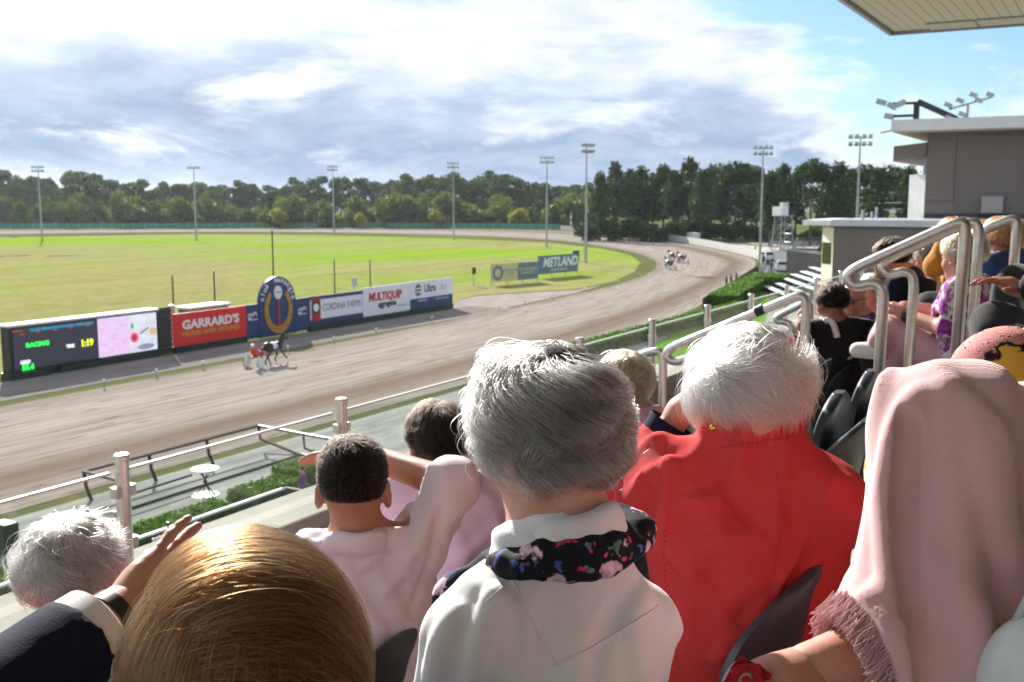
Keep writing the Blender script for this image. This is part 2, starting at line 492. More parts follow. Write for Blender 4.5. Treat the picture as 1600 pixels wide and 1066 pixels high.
# puddles standing on the turf
wm = mat('puddle_water', (.25, .25, .24), .04, spec=1.0)
for (u, v, w) in ((8, 401, 9), (98, 400, 7), (25, 371, 5), (60, 370, 5), (170, 366, 4), (350, 363.5, 3)):
    c0 = G(u, v); mb = MB()
    pts = []
    for k in range(18):
        a = 2 * math.pi * k / 18; rr = w * (.35 + .18 * math.sin(2 * a + u) + .1 * math.sin(5 * a))
        pts.append((c0.x + rr * math.cos(a) * 1.3, c0.y + rr * math.sin(a) * .8, .018))
    mb.poly(pts); structure(mb, 'puddle_water', wm)
# spectators' apron and lawns between the stand and the track
mb = MB(); mb.poly([(-140, -60, .004), (400, -60, .004), (400, 20, .004), (188, 34, .004), (108, 34, .004), (75, 34.2, .004), (-140, 34.2, .004)])
structure(mb, 'apron_pavement', M['apron'])
M['lawn'] = vary(mat('watered_lawn', (.10, .24, .02), 1.0, spec=0), (.12, .28, .02), (.075, .19, .015), 3, 6, bump=.6, bscale=30, bdist=.05)
def lawn(pts, z=.012):
    mb = MB(); mb.poly([(p.x, p.y, z) for p in pts]); return structure(mb, 'lawn', M['lawn'])
lawn([G(u, v) for u, v in [(940, 600), (1010, 545), (1105, 490), (1180, 448), (1205, 470), (1190, 520), (1120, 600), (1010, 680)]])
lawn([G(u, v) for u, v in [(1178, 437), (1195, 428), (1228, 430), (1222, 440), (1190, 443)]])
# road and car park behind the bend
mb = MB(); mb.poly([(p.x, p.y, .010) for p in [G(u, v) for u, v in [(1186, 425), (1196, 405), (1186, 395), (1240, 388), (1330, 388), (1330, 440), (1240, 440), (1200, 432)]]])
structure(mb, 'road', M['asphalt'])
mb = MB(); mb.poly([(p.x, p.y, .008) for p in [G(u, v) for u, v in [(1100, 385), (1140, 380), (1300, 378), (1420, 378), (1420, 405), (1300, 400), (1190, 399)]]])
structure(mb, 'sandy_yard_ground', vary(mat('yard_sand', (.38, .34, .28), .95), (.42, .38, .31), (.28, .26, .2), .1, 5))

# hills behind the trees
hm = vary(mat('hill_scrub', (.05, .07, .045), .95), (.05, .07, .04), (.09, .11, .06), .01, 5)
mb = MB(); P = []
for i in range(60):
    a = R(-25 + 110 * i / 59); row = []
    for j, (d, f) in enumerate(((900, 0), (1150, .6), (1400, 1.), (1800, .9), (2300, .0))):
        h = 15 + 5 * math.sin(a * 7 + 1) + 4 * math.sin(a * 17) + 2 * math.sin(a * 31 + j)
        row.append((d * math.cos(a), d * math.sin(a), -1 + h * f * (1.15 if j == 2 else 1)))
    P.append(row)
mb.grid(P); structure(mb, 'hills', hm, smooth=True)

# ================================================================== track-side boards, on the line Y = 61
TB = 61.0
def bp(u, v): p = PT(u, v, TB); return p.x, p.z
navy = mat('board_navy', s2l(34, 58, 104), .5); red = mat('board_red', (.66, .022, .018), .5)
white = mat('board_white', (.74, .75, .80), .5); greydk = mat('louvre_grey', (.05, .045, .04), .7)
txw = mat('print_white', (.8, .8, .8), .5); txg = mat('print_gold', (.55, .30, .04), .5); txn = mat('print_navy', s2l(62, 76, 110), .5); txr = mat('print_red', (.5, .02, .02), .5); txk = mat('print_dark', (.02, .02, .03), .5)
FR = (math.pi / 2, 0, 0)
def board(name, label, s0, s1, z0, z1, m, cat='advertising board', y=TB):
    o = thing(name, label, cat, (s0, y, 0))
    w = s1 - s0
    MB().bx((0, 0, z0), (w, .12, z1)).build('panel', m, o, bevel=.01)
    MB().bx((0, -.12, 0), (w, .3, z0 - .003)).build('plinth', M['dark_green'], o)
    for x in (.3, w / 2, w - .3):
        MB().tube([(x, .22, 0), (x, .22, z1 - .1)], .05, 6).build('post', M['galv'], o)
    return o
sA, sB, sC, sD, sE, sF, sG, sH, sI, sJ = [bp(u, 500)[0] for u in (13, 248, 271, 385, 405, 462, 483, 568, 641, 707)]
# LED screen
zt = bp(130, 499)[1]; zb = .55
scr = thing('led_screen', 'long black LED race screen with green figures and a pink picture at its right half', 'screen', (sA, TB, 0))
w = sB - sA
MB().bx((0, .04, .0), (w, .9, zt)).build('cabinet', mat('screen_cabinet', (.012, .016, .02), .5), scr, bevel=.02)
MB().bx((-.05, -.02, zt + .003), (w + .05, .95, zt + .16)).build('cap', M['white_paint'], scr)
ledbg = emis('led_dark', (.05, .055, .085), .28)
xs = bp(152, 500)[0] - sA; z1 = zt - .12
MB().bx((.25, .01, zb), (xs, .035, z1)).build('led_panel', ledbg, scr)
pinkm = mat('led_picture', (.01, .01, .01), .4); t = NT(pinkm.node_tree); bb = bsdf(pinkm)
ob = t.coords('Generated'); sx = t.add('ShaderNodeSeparateXYZ'); t.l.new(ob, sx.inputs[0])
lft = t.ramp(sx.outputs[0], [(.50, 0), (.56, 1)])
pk = t.mix(t.ramp(t.noise(t.mapping(ob, scale=(3, 1, 14)), 2, 3), [(.45, 0), (.7, 1)]), (.78, .62, .88, 1), (.75, .38, .70, 1))
rt = t.mix(t.ramp(t.noise(ob, 5, 4), [(.4, 0), (.7, 1)]), (.72, .78, .92, 1), (.62, .55, .62, 1))
pc = t.mix(lft, pk, rt); t.l.new(pc, bb.inputs['Emission Color']); bb.inputs['Emission Strength'].default_value = .52
w2 = w - .22
pp = MB().bx((xs + .02, .005, zb - .02), (w2, .035, z1 + .02)).build('picture_panel', pinkm, scr)
def disc(cx, cz, r, y, mm, name, parent, n=20, sz=1.0):
    MB().prism([(cx + r * math.cos(2 * math.pi * k / n), y, cz + r * sz * math.sin(2 * math.pi * k / n)) for k in range(n)], (0, -.008, 0)).build(name, mm, parent)
disc(xs + (w2 - xs) * .60, zb + 1.05, .36, 0, emis('led_rose', (.75, .08, .14), .55), 'rose_picture', pp)
disc(xs + (w2 - xs) * .60, zb + 1.05, .17, -.009, emis('led_rose_core', (.45, .02, .06), .4), 'rose_picture', pp)
disc(xs + (w2 - xs) * .93, zb + 1.35, .33, 0, emis('led_peach', (.75, .45, .22), .5), 'cake_picture', pp, sz=.8)
disc(xs + (w2 - xs) * .57, zb + 1.9, .10, 0, emis('led_leaf', (.05, .3, .2), .4), 'leaf_picture', pp, sz=2.2)
disc(xs + (w2 - xs) * .80, zb + .30, .75, 0, emis('led_plate', (.3, .36, .55), .4), 'plate_picture', pp, sz=.28)
MB().prism([(xs + (w2 - xs) * .7, 0, zb + 1.2), (xs + (w2 - xs) * .86, 0, zb + 1.62), (xs + (w2 - xs) * .85, 0, zb + 1.72), (xs + (w2 - xs) * .69, 0, zb + 1.28)], (0, -.008, 0)).build('fork_picture', emis('led_fork', (.2, .2, .28), .3), pp)
lg = emis('led_green', (.02, .95, .10), .8); ly = emis('led_yellow', (.85, .85, .05), .85); lw = emis('led_white', (.75, .8, .9), .7); lo_ = emis('led_orange', (.80, .12, .03), .32); lc = emis('led_cyan', (.02, .36, .60), .42)
def led(s, size, mm, u, v, sx=1.0, bold=.02):
    x, z = bp(u, v); text(s, size, mm, scr, loc=(x - sA, 0, z), rot=FR, sx=sx, bold=bold)
led('RACING', .40, lg, 59, 538, 1.15); led('TIME', .30, lw, 110, 541); led('1:19', .62, ly, 136, 536, .95, .03)
led('LEAD', .30, lw, 40, 566); led('55.4', .50, lg, 44, 574, 1.0, .03)
led('MENANGLE', .15, lo_, 27, 518, bold=.004); led('RACE', .14, lo_, 34, 523, bold=.004)
for u, v in ((60, 519), (86, 516), (111, 512.5), (137, 508.5)): led('2300', .16, lo_, u, v, bold=.004)
x0, zz0 = bp(42, 515.5); x1, zz1 = bp(149, 502)
text('CLUB MENANGLE RACE 5 DISTANCE', .24, lc, scr, loc=((x0 + x1) / 2 - sA, 0, z1 - .2), rot=FR, sx=(x1 - x0) / 4.3, bold=.015)
# feet pads of the screen
MB().bx((-.4, -.5, .0), (2.4, .6, .42)).build('foot', M['dark_green'], scr)
MB().bx((3.5, -.14, 0), (w, .02, .42)).build('plinth', M['dark_green'], scr)
# louvred gap
lv = thing('louvre_panel', 'narrow dark louvred panel between the LED screen and the red board', 'panel', (sB + .08, TB + .2, 0))
zl = bp(258, 481)[1]
MB().bx((0, .06, 0), (sC - sB - .1, .12, zl)).build('backing', greydk, lv)
for k in range(9):
    z = .25 + k * (zl - .3) / 9
    MB().box(((sC - sB - .1) / 2, 0, z + .12), (sC - sB - .12, .1, .22), rx=.25).build('slat', greydk, lv)
# red board
zt = bp(330, 484)[1]; zb = bp(330, 540)[1]
o = board('advertising_board', "red GARRARD'S HORSE AND HOUND board beside the screen", sC, sD - .03, max(.45, zb), zt, red)
cx = (sD - sC) / 2
text("GARRARD'S", .92, txw, o, loc=(cx, -.01, zt - .95), bold=.035, sx=1.22)
text('HORSE AND HOUND', .50, txg, o, loc=(cx, -.01, zt - 1.62), bold=.02, sx=1.25)
# winning post: navy wings + arch
zt = bp(395, 476)[1]
wp = thing('winning_post', 'navy winning post with an arched top, a golden horseshoe and a red centre line', 'winning post', (sD, TB, 0))
wl = sG - sD - .05
MB().bx((0, 0, .15), (sE - sD, .12, zt)).build('wing', navy, wp, bevel=.01)
MB().bx((sF - sD, 0, .15), (wl, .12, bp(472, 466)[1])).build('wing', navy, wp, bevel=.01)
ac = (sE + sF) / 2 - sD; aw = (sF - sE) / 2; atop = bp(434, 432)[1]
pts = [(ac - aw + .01, -.06, .1), (ac + aw - .01, -.06, .1)]
for k in range(25):
    a = math.pi * k / 24
    pts.append((ac + (aw - .01) * math.cos(a), -.06, atop - aw + aw * math.sin(a)))
MB().prism(pts, (0, .28, 0)).build('arch', navy, wp)
inner_z = atop - .62 - aw * .55
P = []
for k in range(33):       # horseshoe: open end up, thick at the toe
    a = R(128) + R(284) * k / 32
    ca, sa = math.cos(a), math.sin(a)
    rx, rz = aw * .66, 1.62
    P.append((ac + rx * ca, atop - 2.75 + rz * sa * 1.06, ca, sa))
H = []
for (x, z, ca, sa) in P:
    wd = .20 + .10 * max(0, -sa)
    H.append([(x - ca * wd, -.075, z - sa * wd), (x + ca * wd, -.075, z + sa * wd), (x + ca * wd, -.16, z + sa * wd), (x - ca * wd, -.16, z - sa * wd)])
hb = MB(); hb.grid(H, closed_v=True); hb.poly(H[0]); hb.poly(H[-1][::-1])
hs = hb.build('horseshoe', mat('horseshoe_gold', s2l(178, 128, 48), .45), wp)
nm = mat('nail_dark', (.03, .025, .02), .6)
for k in (4, 8, 12, 20, 24, 28):
    x, z, ca, sa = P[k]; MB().bx((x - .05, -.175, z - .09), (x + .05, -.162, z + .09)).build('nail', nm, hs)
MB().bx((ac - .07, -.14, .25), (ac + .07, -.065, atop - 1.95)).build('centre_line', mat('finish_red', (.6, .01, .01), .5), wp)
cz = atop - 1.32
clk = MB().prism([(ac + .46 * math.cos(2 * math.pi * k / 32), -.065, cz + .56 * math.sin(2 * math.pi * k / 32)) for k in range(32)], (0, -.08, 0)).build('clock_face', M['white_paint'], wp)
text('MENANGLE', .13, txk, clk, loc=(ac, -.15, cz), bold=.004)
word = 'club  menangle'
for i, ch in enumerate(word):
    if ch == ' ': continue
    a = R(168) - R(158) * i / (len(word) - 1); rr = aw - .30
    text(ch, .62, txw, wp, loc=(ac + rr * math.cos(a), -.075, atop - aw + .03 + rr * math.sin(a)), rot=(math.pi / 2, -(a - math.pi / 2), 0), bold=.015)
def emblem(x, z, parent):
    tb = MB()
    for k, (dx, h) in enumerate(((-.38, .34), (-.08, .34), (.25, .5))):
        pts = [(x + dx + .17 * math.cos(a), -.012, z + h * .6 * math.sin(a)) for a in np.linspace(0, math.pi * (2 if k < 1 else 1), 14)]
        tb.tube(pts, .045, 5)
    tb.bx((x - .55, -.03, z - .32), (x + .5, -.012, z - .25))
    tb.build('emblem', txw, parent)
emblem((sE - sD) * .52, zt - .95, wp); emblem((sF + sG) / 2 - sD + .05, zt - 1.05, wp)
# cordina
zt = bp(525, 459)[1]; 
o = board('advertising_board', 'navy framed CORDINA FARMS board right of the winning post', sG, sH - .03, .5, zt, navy)
w = sH - sG
MB().bx((.16, -.03, zt - 2.05), (w - .1, -.003, zt - .33)).build('white_field', white, o)
lo_o = MB().bx((.3, -.05, zt - 2.2), (1.5, -.033, zt - .12)).build('emblem_plate', mat('emblem_red', s2l(176, 30, 26), .5), o)
disc(.9, zt - 1.0, .62, -.052, mat('emblem_dark', (.03, .035, .05), .5), 'emblem_ring', lo_o); disc(.9, zt - 1.0, .36, -.062, txw, 'emblem_field', lo_o)
text('CORDINA FARMS', .88, txn, o, loc=((w + 1.45) / 2, -.035, zt - 1.12), sx=(w - 1.9) / 7.1)
# multiquip
zt = bp(604, 446)[1]; w = sI - sH
o = board('advertising_board', 'white MULTIQUIP aggregates board with red lettering', sH, sI - .03, .5, zt, white)
text('MULTIQUIP', 1.05, txr, o, loc=(w * .46, -.01, zt - 1.0), bold=.05, sx=(w * .66) / 5.1, shear=.08)
text('aggregates', .78, txk, o, loc=(w * .50, -.01, zt - 1.75), bold=.03, sx=(w * .46) / 3.9, shear=.15)
text('www.multiquip.com.au', .2, txk, o, loc=(w * .84, -.01, zt - 2.1))
# ultra air
zt = bp(674, 437)[1]; w = sJ - sI
o = board('advertising_board', 'white and navy UltraAir board at the far right end', sI, sJ, .5, zt, white)
MB().bx((.0, -.03, .5), (w, -.003, zt - 1.75)).build('navy_band', navy, o)
text('Ultra', 1.1, txn, o, loc=(w * .32, -.01, zt - .85), bold=.03, align='LEFT', sx=.92)
text('Air', 1.1, mat('print_grey', (.4, .42, .48), .5), o, loc=(w * .70, -.01, zt - .85), align='LEFT', sx=.92)
em = MB().ell((w * .185, -.02, zt - .9), (.55, .03, .62), 24, 12).build('emblem', mat('ultra_green', s2l(40, 120, 96), .5), o, smooth=True)
for dz in (-.18, .16): MB().box((w * .185, -.055, zt - .9 + dz), (1.0, .02, .12)).build('stripe', txw, em)
text('1300 858 724', .3, txw, o, loc=(w * .28, -.04, zt - 2.0)); text('www.ultraair.com.au', .28, txw, o, loc=(w * .74, -.04, zt - 2.0))
# white-roofed shed behind the boards
p = PT(318, 478, 66)
o = thing('equipment_box', 'long low green box with a white lid on the turf behind the red board', 'storage box', (p.x, 66, 0))
MB().bx((-2.1, -.7, 0), (2.1, .7, p.z - .1)).build('body', mat('box_green', (.05, .10, .09), .6), o)
MB().bx((-2.3, -.9, p.z - .09), (2.3, .9, p.z + .12)).build('lid', M['white_paint'], o, bevel=.03)
p = PT(268, 478, 64)
o = thing('marker_post', 'short grey capped post just behind the dark louvred panel', 'post', (p.x, 64, 0))
MB().tube([(0, 0, 0), (0, 0, p.z)], .22, 10).build('post', M['galv'], o); MB().ell((0, 0, p.z), (.28, .28, .12)).build('cap', M['white_paint'], o)
# thin masts on the turf
for (u, vt, y, lb) in ((425, 360, 66, 'tallest thin dark mast rising behind the winning post'), (334, 424, 70, 'thin mast behind the white-lidded box'), (269, 430, 72, 'thin mast standing behind the louvred panel'),
                       (522, 405, 72, 'thin mast behind the CORDINA FARMS board'), (578, 405, 72, 'thin mast behind the MULTIQUIP board')):
    p = PT(u, vt, y)
    o = thing('thin_mast', lb, 'mast', (p.x, y, 0), group='thin masts on the infield')
    MB().tube([(0, 0, 0), (0, 0, p.z)], [.09, .06], 6).build('shaft', M['black_metal'], o)
    MB().ell((0, 0, p.z), (.1, .1, .12), 8, 6).build('cap', M['galv'], o)
for (u, vt, y, lb) in ((553, 434, 68, 'small sign on a post behind the CORDINA FARMS board'), (740, 418, 74, 'small dark sign on a post on the turf right of the last board')):
    p = PT(u, vt, y)
    o = thing('post_sign', lb, 'sign', (p.x, y, 0))
    MB().tube([(0, 0, 0), (0, 0, p.z)], .07, 6).build('post', M['galv'], o)
    MB().bx((-.4, -.08, p.z - .9), (.45, -.073 + .06, p.z)).build('panel', M['black_metal'] if u > 700 else M['galv'], o)
# two banners standing on the turf inside the bend
def banner(a, b_, zt, zb, name, label):
    A_ = G(*a); B_ = G(*b_); d = B_ - A_; L = d.length
    o = thing(name, label, 'banner', (A_.x, A_.y, 0), math.atan2(d.y, d.x))
    for k in range(4):
        x = L * k / 3; MB().tube([(x, .06, 0), (x, .06, zt + .1)], .06, 6).build('post', M['galv'], o)
    return o, L
o, L = banner((768, 447), (840, 441), 2.7, .5, 'banner', 'cream and grey-blue banner on posts in the infield, the left of two')
cream = mat('banner_cream', s2l(196, 190, 140), .6); blueg = mat('banner_bluegrey', s2l(96, 122, 140), .6)
MB().bx((0, -.02, .5), (L * .56, .02, 2.85)).build('cream_field', cream, o); MB().bx((L * .56 + .003, -.02, .5), (L, .02, 2.85)).build('blue_field', blueg, o)
f = MB().prism([(L * .13 + 1.0 * math.cos(a), -.022, 1.65 + 1.0 * math.sin(a)) for a in np.linspace(0, 2 * math.pi, 25)[:-1]], (0, -.01, 0)).build('emblem', blueg, o)
disc(L * .13, 1.65, .6, -.034, cream, 'emblem_core', f)
text('NSW BREEDERS\nCHALLENGE', .5, cream, o, loc=(L * .78, -.03, 1.7), sx=1.0, bold=.01); text('HARNESS RACING\nCLUB', .45, blueg, o, loc=(L * .38, -.03, 1.7))
o, L = banner((841, 436), (903, 430), 3.2, .6, 'banner', 'grey-blue METLAND banner with white slanted lettering, the right of two in the infield')
MB().bx((0, -.02, .6), (L, .02, 3.3)).build('field', blueg, o)
text('METLAND', 1.9, txw, o, loc=(L * .54, -.03, 2.2), bold=.06, shear=.25, sx=(L * .8) / 8.0); text('EXPLORE CENTRE', .5, txw, o, loc=(L * .5, -.03, 1.1))
p = G(900, 408)
o = thing('electrical_cabinet', 'dark green cabinet at the foot of the nearest lamp mast on the turf', 'cabinet', (p.x, p.y, 0), R(-20))
MB().bx((-.45, -.4, 0), (.45, .4, 1.9)).build('body', M['dark_green'], o, bevel=.03); MB().bx((-.5, -.45, 1.903), (.5, .45, 2.0)).build('lid', M['galv'], o)

# ================================================================== pegs along the inside of the track
pm = mat('peg_white', (.75, .73, .68), .5)
o0 = None; npeg = 0
pegs = [(-4, 640), (163, 607), (245, 590), (318, 577), (450, 552), (522, 537), (588, 523), (675, 504), (780, 485), (820, 476), (862, 467.5), (915, 456), (966, 445), (1000, 434), (1024, 422), (1030, 414), (1018, 404)]
for (u, v) in pegs:
    p = G(u, v)
    if o0 is None:
        o0 = thing('track_peg', 'short white-topped marker peg, first from the left along the inside edge of the track', 'peg', p, group='pegs along the inside edge of the track')
        MB().tube([(0, 0, 0), (0, 0, .45)], .045, 8).build('stake', M['galv'], o0); MB().ell((0, 0, .50), (.085, .085, .085), 10, 7).build('cap', pm, o0, smooth=True)
    else: dup(o0, p, label='short white-topped marker peg, %s from the left along the inside edge of the track' % ORD[npeg])
    npeg += 1

# ================================================================== outer fence of the track
def walk(pts, step):
    P, L = resample(pts, 400); d = np.r_[0, np.cumsum(np.linalg.norm(np.diff(P, axis=0), axis=1))]
    q = np.arange(0, d[-1], step)
    return [Vector((np.interp(x, d, P[:, 0]), np.interp(x, d, P[:, 1]), 0)) for x in q]
hoard = thing('hoarding_fence', 'long low green hoarding with white marks round the far bend', 'fence', G(875, 359.5))
hg = mat('hoarding_green', s2l(52, 128, 100), .6); hw = mat('hoarding_white', (.62, .72, .68), .6)
pan = MB(); pan.bx((0, -.06, .15), (3.9, .06, 2.0)); pan.mat(1); pan.prism([(.9, -.063, .6), (1.7, -.063, .6), (2.5, -.063, 1.7), (1.7, -.063, 1.7)], (0, -.02, 0))
pan.mat(2); pan.bx((3.9, -.08, 0), (4.02, .08, 2.1))
pme = pan.mesh('hoarding_panel', [hg, hw, M['galv']])
path = walk([G(u, v) for u, v in [(875, 359.3), (800, 358), (700, 356.8), (600, 356), (450, 356), (300, 356.5), (150, 357.2), (0, 358), (-120, 358.6)]], 4.05)
for a, b_ in zip(path[:-1], path[1:]):
    d = b_ - a
    o = link('panel', pme, hoard); o.location = a - hoard.location + Vector((0, 0, 0)); o.rotation_euler = (0, 0, math.atan2(d.y, d.x) )
wf = thing('white_fence', 'pale panelled fence curving round the near end of the bend', 'fence', G(1175, 403))
pan = MB(); pan.bx((0, -.05, .1), (2.92, .05, 1.75)); pan.mat(1); pan.bx((2.92, -.09, 0), (3.0, .09, 1.85))
pme = pan.mesh('fence_panel', [vary(mat('pale_fence', (.48, .46, .42), .7), (.52, .50, .46), (.42, .40, .36), .8), M['galv']])
path = walk([G(u, v) for u, v in [(1190, 414), (1186, 407), (1176, 403), (1150, 396.5), (1110, 387.5), (1050, 377), (960, 366.5), (875, 360)]], 3.0)
for a, b_ in zip(path[:-1], path[1:]):
    d = b_ - a
    o = link('panel', pme, wf); o.location = a - wf.location; o.rotation_euler = (0, 0, math.atan2(d.y, d.x))
for (u, v, L, lb) in ((1031, 371, 26, 'long low white trailer behind the pale fence, the left of two'), (1083, 378, 20, 'long low white trailer behind the pale fence, the right of two')):
    p = G(u, v); a = G(u - 20, v - 2.5); d = p - a
    o = thing('white_trailer', lb, 'trailer', (p.x + 4, p.y + 4, 0), math.atan2(d.y, d.x))
    MB().bx((-L / 2, -1, .6), (L / 2, 1, 2.3)).build('body', M['white_paint'], o, bevel=.08)
    MB().bx((-L / 2 - .2, -1.1, 2.303), (L / 2 + .2, 1.1, 2.45)).build('roof', M['white_paint'], o)
    for x in (-L * .3, L * .3):
        for y in (-.85, .85): MB().tube([(x, y - .1, .4), (x, y + .1, .4)], .4, 14).build('wheel', M['black_metal'], o)
p = G(892, 361)
o = thing('distance_post', 'thin red and white distance post by the fence at the far bend', 'post', p)
for k in range(6): MB().bx((-.22, -.22, k * 1.1), (.22, .22, k * 1.1 + 1.097)).build('band', [M['white_paint'], mat('post_pink', (.5, .2, .18), .6)][k % 2], o)

# ================================================================== lamp masts
def lamp_mast(h, nrow, label, loc, rz):
    o = thing('lamp_mast', label, 'floodlight', loc, rz, 'floodlight masts round the track')
    MB().tube([(0, 0, 0), (0, 0, h * .5), (0, 0, h)], [.26, .19, .11], 10).build('pole', M['galv'], o, auto=40)
    MB().tube([(0, 0, 0), (0, 0, 1.0)], .3, 10).build('base', M['concrete'], o)
    for k in range(nrow):
        z = h - .15 - k * 1.05
        fr = MB().bx((-1.7, -.06, z - .06), (1.7, .06, z + .06)).build('crossbar', M['galv'], o)
        for x in (-1.35, -.5, .5, 1.35):
            l = MB(); l.box((x, -.35, z + .1), (.55, .65, .38), rx=-.45); l.build('lamp', M['galv'], fr)
    return o
def mast_at(u, vb, vt, rz, rows, label):
    p = G(u, vb); h = PD(u, vt, p.length and ray(u, vb).length * 0 + (p.x * _ca + p.y * _sa)).z
    return lamp_mast(h, rows, label, p, rz)
for (u, vb, vt, rz, rows, lb) in ((66, 377, 261, -60, 2, 'hazy floodlight mast at the far left of the infield'), (307, 376, 262, -60, 1, 'floodlight mast left of the winning post, far across the infield'),
        (522, 367, 260, -60, 2, 'far floodlight mast behind the CORDINA FARMS board'), (709, 375, 255, -60, 2, 'floodlight mast behind the right end of the boards'),
        (854, 387, 246, -60, 2, 'floodlight mast above the two infield banners'), (915, 411, 227, -10, 2, 'tallest floodlight mast, by the green cabinet in the infield'),
        (1187, 412, 230, -70, 2, 'floodlight mast in front of the pines beside the white utility truck'), (1335, 434, 213, -75, 2, 'floodlight mast rising behind the low clad building')):
    mast_at(u, vb, vt, R(rz), rows, lb)
# ================================================================== trees
def rand_unit(n, rng):
    v = rng.normal(size=(n, 3)); return v / np.linalg.norm(v, axis=1)[:, None]
def leaves_mesh(name, P, size, mats, rng, flat=0.0, nrm=None):
    """one small bent quad per point, random attitude"""
    n = len(P); a = rand_unit(n, rng); b = rand_unit(n, rng)
    if nrm is not None:
        a = nrm + 0.9 * a; a /= np.linalg.norm(a, axis=1)[:, None]
    a[:, 2] *= (1 - flat) if nrm is None else 1
    u = np.cross(a, b); u /= np.linalg.norm(u, axis=1)[:, None] + 1e-9
    w = np.cross(a, u); w /= np.linalg.norm(w, axis=1)[:, None] + 1e-9
    s = size * rng.uniform(.6, 1.35, n)[:, None]
    V = np.stack([P - u * s, P + w * s * .55 + u * s * .1, P + u * s, P - w * s * .55 + u * s * .1], 1).reshape(-1, 3)
    me = bpy.data.meshes.new(name)
    me.vertices.add(4 * n); me.vertices.foreach_set('co', V.astype(np.float32).ravel())
    me.loops.add(4 * n); me.loops.foreach_set('vertex_index', np.arange(4 * n, dtype=np.int32))
    me.polygons.add(n); me.polygons.foreach_set('loop_start', np.arange(0, 4 * n, 4, dtype=np.int32))
    me.materials.append(mats); me.update(calc_edges=True)
    return me
def crown_points(blobs, n, rng):
    vol = np.array([b[3] * b[4] * b[5] for b in blobs]) ** .75
    pick = rng.choice(len(blobs), n, p=vol / vol.sum())
    B = np.array(blobs)[pick]
    d = rand_unit(n, rng); r = rng.uniform(.0, 1, n) ** .28
    lump = 1 + .18 * np.sin(d[:, 0] * 5 + pick) * np.sin(d[:, 1] * 6 + pick * 2) + .12 * np.sin(d[:, 2] * 9)
    return B[:, :3] + d * (r * lump)[:, None] * B[:, 3:6]
LM_pine = leafmat('pine_needles', (.022, .048, .016), (.042, .070, .022), (.05, .078, .026), .25)
LM_gum = leafmat('gum_leaves', (.036, .060, .022), (.070, .098, .036), (.10, .11, .045), .28)
LM_bush = leafmat('bush_leaves', (.06, .10, .022), (.11, .15, .035), (.16, .15, .05), .35)
LM_gold = leafmat('golden_leaves', (.20, .19, .022), (.30, .27, .03), (.24, .22, .03), .4)
LM_hedge = leafmat('hedge_leaves', (.05, .12, .014), (.10, .20, .02), (.08, .17, .02), .35)
def tree_meshes(kind, seed):
    rng = np.random.default_rng(seed); blobs = []; tr = MB()
    if kind == 'pine':
        tr.tube([(0, 0, 0), (.2, .1, 8), (rng.normal() * .4, rng.normal() * .4, 19)], [.42, .34, .12], 8)
        ang = 0
        for k in range(15):
            z = 6.5 + 14.2 * (k / 14) ** .9
            rad = 1.2 + 3.3 * math.sin(math.pi * min(1, .18 + .80 * (z - 5) / 17.5)) * rng.uniform(.7, 1.2)
            ang += 2.4; off = rad * rng.uniform(.35, .75) * (0.25 if z > 19 else 1)
            c = (off * math.cos(ang), off * math.sin(ang), z)
            blobs.append((*c, rad * .72, rad * .72, rng.uniform(1.3, 2.2)))
            tr.tube([(0, 0, z - 1.6), (c[0] * .6, c[1] * .6, z - .4), c], [.14, .09, .04], 5)
        blobs.append((0, 0, 20.5, 2.6, 2.6, 1.9))
        n, sz, lm = 2700, .52, LM_pine
    elif kind == 'umbrella':
        tr.tube([(0, 0, 0), (.3, .1, 9), (0, 0, 17)], [.45, .34, .16], 8)
        for k in range(11):
            a = k * 2.4; rad = rng.uniform(1.6, 4.0)
            c = (rad * math.cos(a), rad * math.sin(a), rng.uniform(16.5, 20))
            blobs.append((*c, rng.uniform(2, 3), rng.uniform(2, 3), rng.uniform(1.1, 1.8)))
            tr.tube([(0, 0, 12 + k * .3), (c[0] * .6, c[1] * .6, 15.5), c], [.16, .11, .05], 5)
        for k in range(4):
            a = k * 1.7; blobs.append((2 * math.cos(a), 2 * math.sin(a), rng.uniform(9, 14), 1.7, 1.7, 1.0))
        blobs.append((0, 0, 20.6, 3.0, 3.0, 1.6))
        n, sz, lm = 2300, .5, LM_pine
    elif kind == 'gum':
        tr.tube([(0, 0, 0), (.5, .2, 7), (rng.normal(), rng.normal(), 14)], [.5, .36, .2], 8)
        for k in range(13):
            a = k * 2.4; rad = rng.uniform(1, 5.2); z = rng.uniform(8.5, 19.5) - rad * .5
            c = (rad * math.cos(a), rad * math.sin(a), z)
            blobs.append((*c, rng.uniform(1.6, 3.0), rng.uniform(1.6, 3.0), rng.uniform(1.2, 2.2)))
            tr.tube([(.3, .1, rng.uniform(5, 10)), (c[0] * .55, c[1] * .55, z - 1.5), c], [.2, .12, .05], 5)
        n, sz, lm = 2300, .55, LM_gum
    elif kind in ('bush', 'gold', 'dark'):
        tr.tube([(0, 0, 0), (.1, 0, 3)], [.22, .1], 6)
        for k in range(8):
            a = k * 2.4; rad = rng.uniform(.3, 2.0)
            blobs.append((rad * math.cos(a), rad * math.sin(a), rng.uniform(1.2, 5.6) , rng.uniform(1.0, 1.9), rng.uniform(1.0, 1.9), rng.uniform(1, 1.7)))
        n, sz, lm = 1300, .38, {'bush': LM_bush, 'gold': LM_gold, 'dark': LM_pine}[kind]
    P = crown_points(blobs, n, rng)
    return leaves_mesh(kind + '_crown', P, sz, lm, rng, .3), tr.mesh(kind + '_trunk', M['bark'], True)
TREES = {k: [tree_meshes(k, 100 * i + j) for j in range(n)] for i, (k, n) in enumerate((('pine', 5), ('umbrella', 2), ('gum', 6), ('bush', 4), ('gold', 1), ('dark', 3)))}
